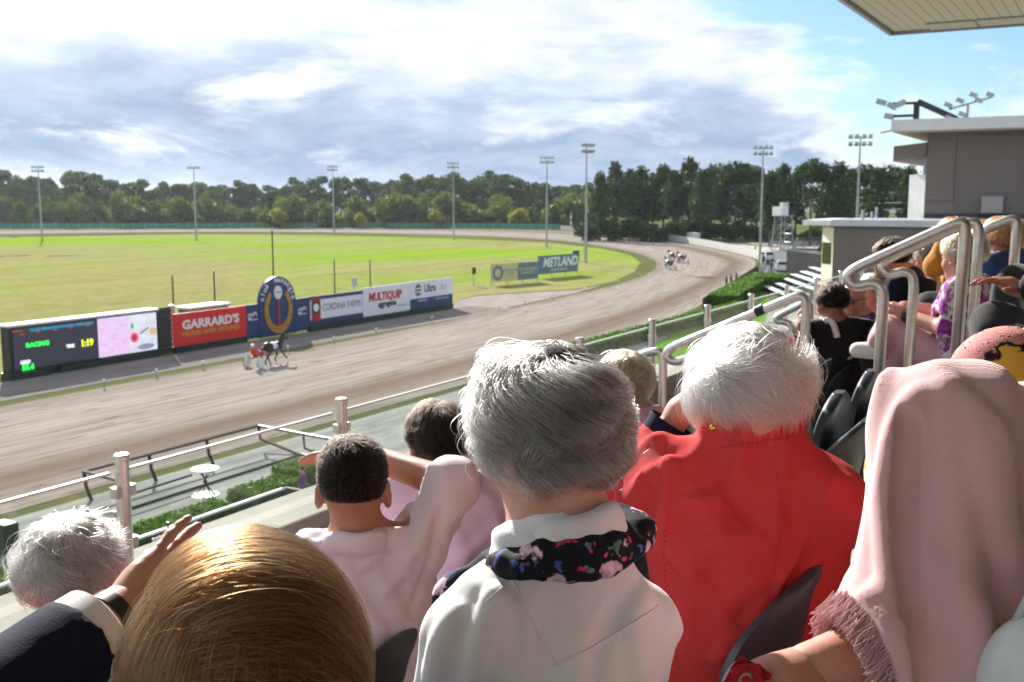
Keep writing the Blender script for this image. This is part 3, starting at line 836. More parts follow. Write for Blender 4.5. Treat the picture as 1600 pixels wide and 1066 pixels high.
BASEH = dict(pine=22, umbrella=22, gum=20.5, bush=6.8, gold=6.8, dark=6.8)
def tree(kind, name, label, loc, h, group, wide=1.0):
    cm, tm = random.choice(TREES[kind])
    o = thing(name, label, 'tree' if kind not in ('bush', 'gold', 'dark') else 'shrub', loc, random.uniform(0, 6.28), group)
    s = h / BASEH[kind]; o.scale = (s * wide, s * wide, s)
    link('crown', cm, o); link('trunk', tm, o)
    return o
def at_depth(u, v_top, d):
    p = PD(u, v_top, d); return Vector((p.x, p.y, 0)), p.z
top_prof = [(-40, 272), (0, 268), (60, 274), (95, 280), (120, 264), (150, 275), (200, 278), (300, 282), (420, 284), (500, 276), (600, 281), (690, 262), (760, 266), (830, 281), (905, 286)]
def prof(u): return np.interp(u, [a for a, _ in top_prof], [b for _, b in top_prof])
u = -35
while u < 930:
    d = random.uniform(455, 560)
    p, h = at_depth(u, prof(u) + random.uniform(-7, 11), d)
    tree('gum', 'gum_tree', nth('gum tree', u, ', in the treeline'), p, h, 'gum trees beyond the far bend', random.uniform(.85, 1.25))
    u += random.uniform(8, 15)
p, h = at_depth(121, 264, 450); tree('gum', 'gum_tree', 'broad rounded gum tree standing out of the treeline at the far left', p, h, None, 1.35)
u = -30
while u < 930:
    d = random.uniform(412, 440)
    v = random.uniform(300, 336)
    p, h = at_depth(u, v, d)
    tree('bush', 'bushy_tree', nth('low bushy tree', u, ', behind the hoarding'), p, h, 'bushy trees behind the far hoarding', random.uniform(.8, 1.3))
    u += random.uniform(8, 17)
for (u, v, d, lb) in ((437, 327, 408, 'golden yellow bushy tree behind the far hoarding, in the left half'), (680, 329, 408, 'golden yellow shrub behind the far hoarding near the middle'), (562, 333, 408, 'small golden shrub between the two larger golden ones'), (810, 326, 408, 'yellow-green shrub right of the middle behind the far hoarding')):
    p, h = at_depth(u, v, d); tree('gold', 'golden_shrub', lb, p, h, None, 1.1)
pines = [(938, 270), (962, 255), (985, 266), (1003, 262), (1022, 272), (1038, 259), (1055, 268), (1078, 250), (1098, 266), (1113, 259), (1132, 270), (1150, 253), (1166, 268), (1184, 262), (1206, 270), (1226, 258), (1246, 272), (1271, 249), (1292, 270), (1312, 255), (1330, 268), (1352, 258), (1372, 266), (1390, 259), (1408, 266), (1422, 262)]
for i, (u, v) in enumerate(pines):
    d = random.uniform(285, 330) if u < 1200 else random.uniform(250, 300)
    p, h = at_depth(u, v, d)
    k = 'umbrella' if u in (1150, 1271, 1352, 1390, 1408) else 'pine'
    lb = nth('dark pine' if k == 'pine' else 'umbrella-crowned pine', u, ', in the pine row')
    tree(k, 'pine_tree', lb, p, h, 'pines behind the pale fence', random.uniform(.78, 1.02))
u = 915
while u < 1190:
    p, h = at_depth(u, random.uniform(338, 356), random.uniform(278, 300))
    tree('dark', 'dark_shrub', nth('dark shrub', u, ', at the feet of the pines'), p, h, 'dark shrubs under the pines', random.uniform(1., 1.5))
    u += random.uniform(9, 15)
u = 1190
while u < 1425:
    p, h = at_depth(u, random.uniform(345, 362), random.uniform(262, 300))
    tree('bush', 'dark_shrub', nth('low shrub', u, ', behind the yards'), p, h, 'low shrubs under the right-hand pines', random.uniform(1., 1.5))
    u += random.uniform(10, 18)

# ================================================================== hedges
def hedge(name, label, lo, hi, loc=(0, 0, 0), rz=0.0, n=None, group=None, size=.07, seed=1):
    o = thing(name, label, 'hedge', loc, rz, group)
    rng = np.random.default_rng(seed)
    lo = np.array(lo, float); hi = np.array(hi, float); d = hi - lo
    MB().bx(lo + .07, hi - .07).build('branches', mat('hedge_core', (.015, .03, .006), .95), o)
    A = [d[0] * d[1], d[0] * d[2], d[0] * d[2], d[1] * d[2], d[1] * d[2]]
    n = n or int(min(15000, sum(A) * 420))
    pick = rng.choice(5, n, p=np.array(A) / sum(A)); P = rng.uniform(0, 1, (n, 3)); N = np.zeros((n, 3))
    for k, (ax, sd) in enumerate(((2, 1), (1, 0), (1, 1), (0, 0), (0, 1))):
        q = pick == k; P[q, ax] = sd; N[q, ax] = 2 * sd - 1
    P = lo + P * d
    P += N * (rng.normal(0, .035, n) + .04 * np.sin(P[:, 0] * 3.1) * np.sin(P[:, 1] * 2.3 + P[:, 2] * 4))[:, None]
    link('foliage', leaves_mesh('hedge_leaves', P, size, LM_hedge, rng, nrm=N), o)
    return o
a = G(1106, 480); b_ = G(1150, 466)
hedge('box_hedge', 'large clipped box hedge on the lawn at the track edge', (0, -3.0, 0), ((G(1176, 441) - a).length, 0, 1.35), (a.x, a.y, 0), math.atan2(*((G(1176, 441) - a).yx)), size=.16, n=9000)
hedge('box_hedge', 'lower hedge running along the track rail behind the near balustrade', (0, 0, 0), (42, 1.6, .95), (64, 33.2, 0), R(-.6), size=.12, n=9000, seed=2)
hedge('box_hedge', 'clipped hedge end at the back of the lawn by the bleachers', (0, 0, 0), (7, 3, 1.6), (G(1172, 452).x, G(1172, 452).y - 3.5, 0), 0, size=.16, n=3000, seed=3)
hedge('box_hedge', 'bright low hedge behind the white-railed fence, left stretch', (0, 0, 0), (14.8, 1.3, .9), (11.5, 26.2, 0), 0, n=13000, size=.075, seed=4)
hedge('box_hedge', 'bright low hedge behind the white-railed fence, right stretch', (0, 0, 0), (2.6, 1.5, .95), (27.2, 26.2, 0), 0, n=4000, size=.075, seed=5)
hedge('box_hedge', 'low hedge beside the sloping rail of the fenced table area', (0, 0, 0), (3.4, 1.4, .95), (30.6, 27.3, 0), 0, n=3000, size=.075, seed=6)

# ================================================================== next grandstand along the track
clad = vary(mat('taupe_cladding', s2l(106, 97, 90), .7), s2l(112, 103, 96), s2l(98, 90, 84), .12, 4, stretch=(1, 1, 6))
soff = mat('cream_soffit', s2l(184, 179, 155), .7); navyp = mat('navy_band', s2l(40, 50, 68), .6)
def cladding(parent, s, t0, t1, z0, z1, step, depth=.05, name='cladding_board'):
    me = MB().bx((-depth, t0, 0), (0, t1, step * .965)).mesh(name, clad)
    z = z0
    while z + step * .965 <= z1 + .01:
        o = link('cladding_board', me, parent, (0, 0, 0)); o.location = (s, 0, z); z += step
S2 = 95.0
def z_at(u, v): return PS(u, v, S2).z
st = thing('clad_building', 'low taupe-clad building with a pale flat roof beyond the seated crowd', 'building', (S2, 0, 0))
yl = PS(1303, 352, S2).y; zt = z_at(1303, 353)
MB().bx((0, -22, 0), (9.5, yl, zt - .05)).build('wall', clad, st)
cladding(st, 0, -22, yl - .02, .1, zt - .1, .42)
MB().bx((-.5, -24, zt), (9.7, yl + .1, zt + .55)).build('roof', vary(mat('roof_sheet', (.45, .46, .48), .4, .3), (.5, .5, .52), (.4, .41, .43), .4), st)
MB().bx((-.6, yl + .13, zt + .05), (9.6, yl + 2.6, zt + .5)).build('roof_overhang', M['white_paint'], st)
fr = MB().prism([(.02, yl + .004, .2), (1.6, yl + 1.35, .2), (9.5, yl + 1.35, .2), (9.5, yl + .004, .2)], (0, 0, zt - .35)).build('front_wall', mat('cream_front', s2l(236, 226, 200), .7), st)
dk = mat('dark_glass', (.02, .03, .015), .1); nx = Vector((-1.35, 1.58, 0)).normalized() * .03
MB().poly([Vector((.25, yl + .2, zt - 3.4)) + nx, Vector((1.5, yl + 1.27, zt - 3.4)) + nx, Vector((1.5, yl + 1.27, zt - 1.5)) + nx, Vector((.25, yl + .2, zt - 1.5)) + nx]).build('window', dk, fr)
for k in range(2): MB().bx((2.2 + k * 3.6, yl + 1.353, zt - 3.6), (5.2 + k * 3.6, yl + 1.40, zt - 1.6)).build('window', dk, fr)
for (x, h) in ((2, .9), (6, .7), (8, 1.1)): MB().tube([(x, yl - 2, zt + .5), (x, yl - 2, zt + .5 + h)], .13, 6).build('vent_pipe', M['galv'], st)
for dz in (.9, 1.5): MB().tube([(1, yl - 4, zt + .5 + dz), (9, yl - 4, zt + .5 + dz)], .05, 5).build('roof_rail', M['galv'], st)
# taller block
tl = thing('clad_grandstand', 'tall taupe-clad grandstand end with a jutting pale roof at the right edge', 'building', (S2 + 10, 0, 0))
S3 = S2 + 10
y0 = PS(1445, 300, S3).y; zt3 = PS(1445, 212, S3).z; zb3 = PS(1445, 334, S3).z; zbb = PS(1445, 347, S3).z
MB().bx((.05, -26, 0), (17, y0, zbb)).build('plinth', navyp, tl)
MB().bx((.05, -26, zbb + .003), (17, y0, zt3)).build('wall', clad, tl)
MB().bx((-.08, -26, zbb + .1), (.045, y0 - .01, zb3)).build('navy_band', navyp, tl)
me = None
cladding(tl, 0, -26, y0 - 2.6, zb3 + .05, zt3 - .1, .5)
cladding(tl, .0, y0 - 2.5, y0 - .05, zb3 + 1.2, zt3 - .1, .5)
MB().prism([(.3, y0 + .004, zbb), (2.0, y0 + 1.75, zbb), (18, y0 + 1.75, zbb), (18, y0 + .004, zbb)], (0, 0, 4.4)).build('front_balcony', M['white_paint'], tl)
MB().prism([(-.3, y0 + .01, zbb + 6.2), (-.3, y0 + 2.9, zbb + 5.6), (-.3, y0 + 2.9, zbb + 7.0), (-.3, y0 + .01, zbb + 7.3)], (16, 0, 0)).build('awning', clad, tl)
MB().bx((1, y0 - 1.2, zbb + 4.4), (16, y0 + .4, zbb + 5.9)).build('window', mat('pale_glass', (.35, .42, .5), .1), tl)
MB().tube([(2, y0, zbb + 9.3), (2, y0 + 4.6, zbb + 8.4)], .09, 6).build('bracket', M['galv'], tl)
yr = PS(1400, 190, S3).y; zr = PS(1400, 190, S3).z; zr0 = PS(1400, 214, S3).z
rf = MB()
rf.bx((-2.2, -28, zr - 1.0), (17.5, yr, zr)); rf.build('roof', vary(mat('pale_fascia', (.60, .61, .60), .5), (.63, .63, .62), (.55, .55, .55), .3), tl)
MB().bx((-2.1, -27.9, zr - 1.10), (17.4, yr - .1, zr - 1.004)).build('soffit', soff, tl)
MB().bx((.05, -26, zt3 + .003), (17, y0 - .02, zr - 1.105)).build('upper_wall', clad, tl)
p = PS(1551, 320, S3 - .2); bx_ = MB().bx((-.7, p.y - .9, p.z - .75), (-.1, p.y + .9, p.z + .75)).build('meter_box', mat('box_grey', s2l(150, 142, 142), .6), tl, bevel=.05)
# floodlights on its roof
def rooflight(label, u, v, h, big):
    p = PS(u, v, S3 + 1)
    o = thing('roof_floodlight', label, 'floodlight', (S3 + 1, p.y, p.z))
    if big:
        MB().tube([(0, 0, 0), (0, 0, h)], .28, 8).build('post', M['black_metal'], o)
        MB().tube([(0, -.1, h), (0, -3.6, 0)], .28, 8).build('strut', M['black_metal'], o)
        for z in (h - .1, .5):
            MB().tube([(0, 0, z), (0, 2.2, z)], .14, 6).build('arm', M['black_metal'], o)
        for (y, z, r) in ((2.2, h - .3, .5), (3.2, h + .1, .3), (1.4, h - .1, -.4), (2.4, .5, .2)):
            MB().box((0, y, z), (.8, .85, .5), rx=r).build('lamp', M['galv'], o, bevel=.06)
    else:
        MB().tube([(0, 0, 0), (0, 0, h)], .12, 8).build('post', M['galv'], o)
        MB().tube([(0, -1.9, h + .5), (0, 1.6, h - .4)], .1, 6).build('crossbar', M['galv'], o)
        for (y, z) in ((-1.8, .75), (-.9, .3), (.7, .35), (1.7, .0), (.4, -.9), (1.5, -1.2), (-.4, .8)):
            MB().box((0, y, h + z), (.65, .7, .4), rx=.4).build('lamp', M['galv'], o, bevel=.05)
    return o
rooflight('dark floodlight bracket with a sloping strut at the tip of the far grandstand roof', 1431, 189, 1.75, True)
rooflight('cluster of floodlights on a thin post on the far grandstand roof', 1511, 189, 1.5, False)

# ================================================================== bleachers: angled silver benches
bl = R(27.4); alu = mat('bench_aluminium', (.74, .77, .80), .4, .2)
bc = G(1196, 452)
ble = thing('bleachers', 'stepped bleacher stand of silver bench planks beside the low clad building', 'bleachers', bc, bl + math.pi)
bars = [((1196, 446), (1232, 461)), ((1211, 440), (1245, 455)), ((1226, 434), (1277, 456)), ((1240, 428), (1279, 444)), ((1255, 423.5), (1287, 437)), ((1268, 417), (1289, 426))]
Mi = Matrix.Translation(bc) @ Matrix.Rotation(bl + math.pi, 4, 'Z'); Mi = Mi.inverted()
for i, (a_, b2) in enumerate(bars):
    z = .55 + .42 * i
    A_ = Mi @ G(*a_, z); B_ = Mi @ G(*b2, z)
    L = max(11, (B_.x - A_.x))
    y = A_.y
    MB().bx((A_.x, y - .45, A_.z - .10), (A_.x + L, y + .45, A_.z)).build('bench_plank', alu, ble, bevel=.01)
    MB().bx((A_.x + .1, y + .5, A_.z - .47), (A_.x + L, y + 1.3, A_.z - .42)).build('foot_plank', alu, ble)
    for k in range(5):
        x = A_.x + .4 + k * (L - .8) / 4
        MB().tube([(x, y, 0), (x, y, A_.z - .06)], .06, 6).build('leg', M['galv'], ble)
# low retaining wall by the bleachers
A_ = G(1231, 446); B_ = G(1302, 428)
d = B_ - A_
o = thing('low_wall', 'dark sloping side wall behind the silver benches', 'wall', A_, math.atan2(d.y, d.x))
MB().prism([(0, 0, 0), (d.length, 0, 0), (d.length, 0, 2.5), (0, 0, 4.6)], (0, .3, 0)).build('panel', clad, o)
MB().prism([(0, -.1, 4.603), (d.length, -.1, 2.503), (d.length, -.1, 2.65), (0, -.1, 4.75)], (0, .5, 0)).build('coping', M['concrete'], o)

# ================================================================== judges' tower, yards, vehicles
p = G(1222, 392)
tw = thing('lattice_tower', 'lattice tower with a white cabin in front of the pines', 'tower', p, R(-40))
top = PD(1222, 338, p.x * _ca + p.y * _sa).z
for x in (-1.3, 1.3):
    for y in (-1.3, 1.3): MB().tube([(x * 1.25, y * 1.25, 0), (x, y, top)], .12, 6).build('leg', M['galv'], tw)
for k in range(4):
    z0, z1 = top * k / 4, top * (k + 1) / 4
    for (xa, ya, xb, yb) in ((-1, -1, 1, -1), (1, -1, 1, 1), (1, 1, -1, 1), (-1, 1, -1, -1)):
        MB().tube([(xa * 1.4, ya * 1.4, z0), (xb * 1.35, yb * 1.35, z1)], .06, 5).build('brace', M['galv'], tw)
        MB().tube([(xa * 1.36, ya * 1.36, z1), (xb * 1.36, yb * 1.36, z1)], .06, 5).build('ring_bar', M['galv'], tw)
MB().bx((-1.8, -1.8, top), (1.8, 1.8, top + .2)).build('platform', M['galv'], tw)
MB().bx((-1.7, -1.7, top + .203), (.1, 1.7, top + 2.1)).build('cabin', M['white_paint'], tw)
MB().bx((.15, .4, top + .203), (1.6, 1.7, top + 3.0)).build('panel', mat('cabin_grey', (.5, .52, .55), .5), tw)
for k in range(5):
    y = -1.6 + k * .8; MB().tube([(1.7, y, top + .2), (1.7, y, top + 1.2)], .04, 5).build('baluster', M['galv'], tw)
def yard(u0, v0, u1, v1, label):
    A_ = G(u0, v0); B_ = G(u1, v1); d = B_ - A_; L = d.length
    o = thing('rail_yard', label, 'fence', A_, math.atan2(d.y, d.x))
    n = max(3, int(L / 2.5))
    for k in range(n + 1): MB().bx((L * k / n - .07, -.07, 0), (L * k / n + .07, .07, 2.0)).build('post', M['galv'], o)
    for z in (.6, 1.2, 1.8): MB().bx((0, -.1, z - .06), (L, -.073, z + .06)).build('rail', M['galv'], o)
yard(1203, 390, 1290, 390, 'pale rail fence of the horse yards, nearer row')
yard(1205, 384, 1300, 383, 'pale rail fence of the horse yards, farther row')
yard(1240, 392, 1246, 384, 'short cross rail of the horse yards')
def car(name, label, cat, loc, rz, col, van=False):
    o = thing(name, label, cat, loc, rz)
    body = mat('car_paint', col, .25, .0, Coat_Weight=.6); gl = mat('car_glass', (.015, .02, .025), .05); tyre = mat('tyre', (.02, .02, .02), .8)
    L, w = 4.6, .9
    prof = [(-2.3, .35), (2.3, .35), (2.3, .85), (2.15, .98), (1.2, 1.08), (.55, 1.62), (-1.5 if not van else -2.1, 1.68 if not van else 1.95), (-2.15, 1.1), (-2.3, .95)]
    P = []
    for (x, z) in prof:
        tw_ = w * (1 - max(0, z - 1.05) * .28); P.append([(x, -tw_, z), (x, -tw_ * .98 + .0, z), (x, tw_, z)])
    b = MB(); b.grid(P, closed_u=True); b.poly([r[0] for r in P]); b.poly([r[2] for r in P][::-1]); b.build('body', body, o, bevel=.05)
    for sgn in (-1, 1):
        y = sgn * .78
        MB().poly([(.95, sgn * .905, 1.12), (.5, sgn * .80, 1.52), (-1.4, sgn * .79, 1.55), (-1.8, sgn * .895, 1.12)]).build('side_window', gl, o)
        for x in (-1.4, 1.4):
            wv = MB().tube([(x, sgn * .70, .36), (x, sgn * .93, .36)], .36, 18).build('wheel', tyre, o)
            MB().tube([(x, sgn * .93, .36), (x, sgn * .95, .36)], .2, 14).build('rim', M['galv'], wv)
    MB().poly([(-2.21, -.72, 1.15), (-2.21, .72, 1.15), (-1.7 if not van else -2.18, .66, 1.58), (-1.7 if not van else -2.18, -.66, 1.58)]).build('rear_window', gl, o)
    MB().poly([(1.22, -.75, 1.12), (1.22, .75, 1.12), (.62, .7, 1.58), (.62, -.7, 1.58)]).build('windscreen', gl, o)
    for y in (-.75, .75):
        MB().bx((-2.34, y - .12, .85), (-2.303, y + .12, 1.05)).build('tail_light', mat('tail_red', (.4, .01, .01), .3), o)
        MB().bx((2.303, y - .15, .7), (2.33, y + .15, .85)).build('headlight', M['white_paint'], o)
    return o
car('parked_car', 'small white hatchback with dark windows parked beside the lamp mast at the bend', 'car', G(1196, 407), R(40), (.7, .72, .74))
car('parked_van', 'white van on the road behind the bleachers', 'van', G(1221, 424), R(20), (.75, .75, .74), True)
# green tractor-like trailer near the building front
p = G(1287, 393)
o = thing('utility_trailer', 'dark green flat trailer standing beside the yards by the clad building', 'trailer', p, R(10))
MB().bx((-2.2, -1, .6), (1.6, 1, .9)).build('bed', M['dark_green'], o); MB().bx((-.2, -.95, .903), (1.5, .95, 2.2)).build('box', mat('trailer_green', (.02, .12, .06), .5), o, bevel=.05)
for x in (-1.4, .9):
    for y in (-1.02, 1.02): MB().tube([(x, y - .12, .45), (x, y + .12, .45)], .45, 14).build('wheel', M['black_metal'], o)
MB().tube([(-2.2, 0, .75), (-3.4, 0, .5)], .08, 6).build('drawbar', M['galv'], o)
# rail along the track edge near the bend and its people's barrier
def pipe_fence(name, label, pts, h, step, m_, r=.05, pan=None):
    path = walk(pts, step); o = thing(name, label, 'fence', path[0])
    L = [p - path[0] for p in path]
    for p in L: MB().tube([p, p + Vector((0, 0, h))], r, 6).build('post', m_, o)
    for z in (h, h * .5): MB().tube([p + Vector((0, 0, z)) for p in L], r * .8, 6).build('rail', m_, o)
    if pan:
        for a, b_ in zip(L[:-1], L[1:]): MB().poly([a + Vector((0, 0, .1)), b_ + Vector((0, 0, .1)), b_ + Vector((0, 0, h * .95)), a + Vector((0, 0, h * .95))]).build('panel', pan, o)
    return o
pipe_fence('barrier_fence', 'dark barrier along the track edge in front of the hedges', [G(u, v) for u, v in [(1098, 484), (1135, 461), (1165, 440), (1186, 426)]], 1.2, 2.5, M['black_metal'], .05, mat('shade_mesh', (.03, .035, .04), .8))
pipe_fence('post_fence', 'grey post and rail fence curving round the end of the bend', [G(u, v) for u, v in [(1188, 431), (1195, 422), (1198, 412), (1192, 404), (1186, 400)]], 1.3, 2.6, M['galv'], .06)

# ================================================================== fenced table area at the track edge
o = thing('table_enclosure', 'dark-railed enclosure with sloping stays round the bar table', 'railing', (26, 34, 0))
bm = mat('rail_dark', (.018, .018, .017), .45, .3); rm = mat('rail_top', (.10, .095, .085), .35, .6)
def rbar(a, b_, m_=rm, r=.07, nm='rail'): MB().tube([a, b_], r, 8).build(nm, m_, o)
rbar((0, 0, 1.1), (9.5, 0, 1.1)); rbar((0, 0, 1.1), (-.3, -2.9, 1.1)); rbar((9.5, 0, 1.1), (9, -5, 1.1))
for x in (0, 3.15, 6.3, 9.5):
    MB().tube([(x, 0, 1.1), (x, -.1, .5), (x + .05, -2.5 if x > 9 else -.3, 0)], .07, 8).build('post', bm, o)
MB().tube([(9.15, -3, 1.1), (9.1, -3.1, .5), (9.3, -5.0, 0)], .055, 8).build('post', bm, o); MB().tube([(-.28, -2.7, 1.1), (-.28, -2.7, 0)], .055, 8).build('post', bm, o)
rbar((9.55, -2.5, .06), (0, -2.6, .06), bm, .05, 'floor_rail'); rbar((9.55, -2.5, .06), (9.3, -5, .06), bm, .05, 'floor_rail')
rbar((3.15, -2.4, .55), (0, -2.5, .55), bm, .05, 'mid_rail')
tb = thing('bar_table', 'round white-topped bar table with crossed metal legs in the dark-railed enclosure', 'table', (G(320, 733, 1.05).x, G(320, 733, 1.05).y, 0))
MB().lathe([(.52, 1.03), (.55, 1.045), (.55, 1.07), (.53, 1.08)], n=32).build('tabletop', M['white_paint'], tb)
for k in range(4):
    a = k * math.pi / 2 + .4; MB().tube([(.3 * math.cos(a), .3 * math.sin(a), 1.02), (-.08 * math.cos(a), -.08 * math.sin(a), .55), (.4 * math.cos(a), .4 * math.sin(a), .02)], .025, 6).build('leg', bm, tb)
MB().lathe([(.55, .004), (.55, .03), (.1, .06)], n=24).build('base', bm, tb)
# white-railed picket fence in front of the hedges
o = thing('picket_fence', 'black picket fence with a white top rail before the bright hedges', 'fence', (8, 26, 0))
MB().bx((0, -.05, .95), (20.4, .05, 1.03)).build('top_rail', M['white_paint'], o)
MB().bx((0, -.02, .12), (20.4, .02, .16)).build('bottom_rail', bm, o)
pk = MB().bx((-.012, -.012, .0), (.012, .012, .78)).mesh('picket', bm)
for k in range(150): link('picket', pk, o, (.07 + k * .136, 0, .162))
for x in (0, 5, 10, 15, 20.4): MB().bx((x - .04, .06, 0), (x + .04, .14, 1.15)).build('post', bm, o)
MB().bx((20.45, -2.2, .95), (20.53, 0, 1.0)).build('return_rail', bm, o); MB().bx((20.45, -2.3, 0), (20.53, -2.22, 1.1)).build('post', bm, o)
for k in range(9): link('picket', pk, o, (20.49, -.25 - k * .22, .16))
MB().bx((14.2, -.09, .35), (14.75, -.055, .85)).build('notice', M['white_paint'], o)
p = G(10, 868)
o = thing('wheelie_bin', 'dark green bin on the apron at the left edge', 'bin', p)
MB().prism([(-.24, -.3, .08), (.24, -.3, .08), (.29, -.36, 1.0), (-.29, -.36, 1.0)], (0, .62, 0)).build('body', M['dark_green'], o, bevel=.04)
MB().prism([(-.31, -.38, 1.003), (.31, -.38, 1.003), (.25, -.38, 1.12), (-.25, -.38, 1.12)], (0, .74, 0)).build('lid', M['dark_green'], o, bevel=.05)
for x in (-.2, .2): MB().tube([(x - .03, .3, .1), (x + .03, .3, .1)], .1, 12).build('wheel', M['black_metal'], o)
p = G(5, 948, .5)
o = thing('red_sign', 'small red sign on the hedge fence at the bottom left', 'sign', (p.x, p.y, 0))
MB().bx((-.35, -.02, .25), (.28, .02, .8)).build('panel', mat('sign_red', (.35, .02, .02), .5), o)
for x in (-.25, .2): MB().tube([(x, .04, 0), (x, .04, .7)], .02, 6).build('post', bm, o)
text('NO ENTRY', .11, txw, o, loc=(0, -.022, .55))
p = G(25, 900, .45)
o = thing('park_bench', 'slatted dark bench facing the track at the left edge', 'bench', (p.x - .6, p.y, 0))
for k in range(4): MB().bx((-.9, -.25 + k * .13, .43), (.9, -.15 + k * .13, .46)).build('slat', bm, o)
for k in range(3): MB().bx((-.9, -.31 - k * .03, .55 + k * .13), (.9, -.28 - k * .03, .65 + k * .13)).build('back_slat', bm, o)
for x in (-.75, .75):
    MB().tube([(x, .2, 0), (x, .2, .425), (x, -.25, .425), (x, -.36, .95)], .03, 6).build('leg', bm, o); MB().tube([(x, -.25, .425), (x, -.3, 0)], .03, 6).build('leg', bm, o)
# ================================================================== near grandstand
FL = {1: 9.72, 2: 10.10, 3: 10.46, 4: 10.83}
tread = vary(mat('tier_concrete', (.42, .39, .34), .85), (.46, .425, .37), (.34, .315, .275), 1.8, 6, bump=.25, bscale=70, bdist=.003)
mb = MB()
SA, SB = -7.0, 17.0
mb.bx((SA, 1.25, 9.2), (SB, 2.597, FL[1])); structure(mb, 'front_tier_floor', tread)
mb = MB(); mb.bx((SA, .30, 9.2), (SB, 1.247, FL[2])); structure(mb, 'second_tier_floor', tread)
mb = MB(); mb.bx((SA, -.65, 9.2), (SB, .297, FL[3])); structure(mb, 'third_tier_floor', tread)
for k in range(8):
    mb = MB(); mb.bx((SA, -1.6 - .95 * k if k < 7 else -12, 9.2), (SB, -.653 - .95 * k, FL[4] + .37 * k)); structure(mb, 'upper_tier_floor', tread)
for k, (a, b_) in enumerate(((1.25, 1.62), (.30, .66), (-.65, -.28))):
    mb = MB(); mb.bx((3.98, a + .003, FL[k + 1]), (4.72, b_, (FL[k + 1] + FL[k + 2]) / 2)); structure(mb, 'aisle_step', tread)
o = thing('parapet_wall', 'low concrete parapet along the front of the grandstand', 'wall', (SA, 2.6, 0))
MB().bx((0, 0, .0), (SB - SA, .2, 10.26)).build('wall_body', M['concrete'], o)
MB().bx((0, -.04, 10.263), (SB - SA, .24, 10.325)).build('coping', vary(mat('coping_concrete', (.5, .48, .44), 1.0, spec=.1), (.50, .48, .44), (.38, .36, .33), 2, bump=.2, bscale=60), o, bevel=.01)
# glass balustrade
gm = bpy.data.materials.new('balustrade_glass'); gm.use_nodes = True
t = NT(gm.node_tree); t.n.clear(); out = t.add('ShaderNodeOutputMaterial')
tr = t.add('ShaderNodeBsdfTransparent'); tr.inputs[0].default_value = (.93, .96, .94, 1)
gl = t.add('ShaderNodeBsdfGlossy'); gl.inputs['Roughness'].default_value = .03
df = t.add('ShaderNodeBsdfDiffuse'); df.inputs[0].default_value = (.75, .78, .76, 1)
fr = t.add('ShaderNodeLayerWeight'); fr.inputs[0].default_value = .25
m1 = t.add('ShaderNodeMixShader'); t.l.new(t.math('ADD', t.math('MULTIPLY', t.math('POWER', fr.outputs['Facing'], 3.0), .35), .03), m1.inputs[0]); t.l.new(tr.outputs[0], m1.inputs[1]); t.l.new(gl.outputs[0], m1.inputs[2])
m2 = t.add('ShaderNodeMixShader'); t.l.new(t.math('MULTIPLY', t.noise(t.coords('Object'), 3, 5), .05), m2.inputs[0]); t.l.new(m1.outputs[0], m2.inputs[1]); t.l.new(df.outputs[0], m2.inputs[2])
t.l.new(m2.outputs[0], out.inputs[0])
edge = mat('glass_edge', (.80, .86, .82), .25)
o = thing('glass_balustrade', 'frameless glass balustrade with steel posts on the concrete parapet', 'balustrade', (0, 2.7, 10.325))
postm = MB().lathe([(.0225, 0), (.0225, .36), (.026, .362), (.026, .374), (.021, .380)], n=18).mesh('post', M['steel'], True)
postm.set_sharp_from_angle(angle=R(35))
x = 2.16 + .03 - 1.08 * 5
while x < 16.5:
    pst = link('post', postm, o, (x, -.02, 0))
    for z in (.09, .26): MB().box((0, .0, z), (.075, .03, .035)).build('clamp', M['steel'], pst)
    MB().bx((x + .035, -.006, .02), (x + 1.045, .006, .318)).build('pane', gm, o)
    MB().bx((x + .035, -.0065, .3185), (x + 1.045, .0065, .326)).build('pane_edge', edge, o)
    x += 1.08
# two knobbed brackets outside the left post
o = thing('bracket_lights', 'pair of steel bracket arms with round spotlight heads beyond the left glass post', 'spotlight', (2.2, 2.9, 10.2))
for (dx, z) in ((-.16, .19), (.18, .22)):
    MB().tube([(0, 0, z), (dx * .6, .05, z + .01), (dx, .08, z - .005)], .012, 8).build('arm', M['steel'], o, smooth=True)
    MB().ell((dx * 1.1, .09, z - .03), (.028, .028, .03), 14, 10).build('lamp_head', M['steel'], o, smooth=True)
    MB().ell((dx * 1.1, .09, z - .08), (.024, .024, .03), 12, 8).build('lamp_base', M['black_metal'], o, smooth=True)
MB().tube([(0, 0, -.2), (0, 0, .23)], .012, 8).build('stem', M['steel'], o)
p = PT(214, 905, 2.35)
def arc(a, b_, c, n=5):
    a, b_, c = Vector(a), Vector(b_), Vector(c)
    return [a * (1 - k / n) ** 2 + b_ * 2 * (k / n) * (1 - k / n) + c * (k / n) ** 2 for k in range(n + 1)]
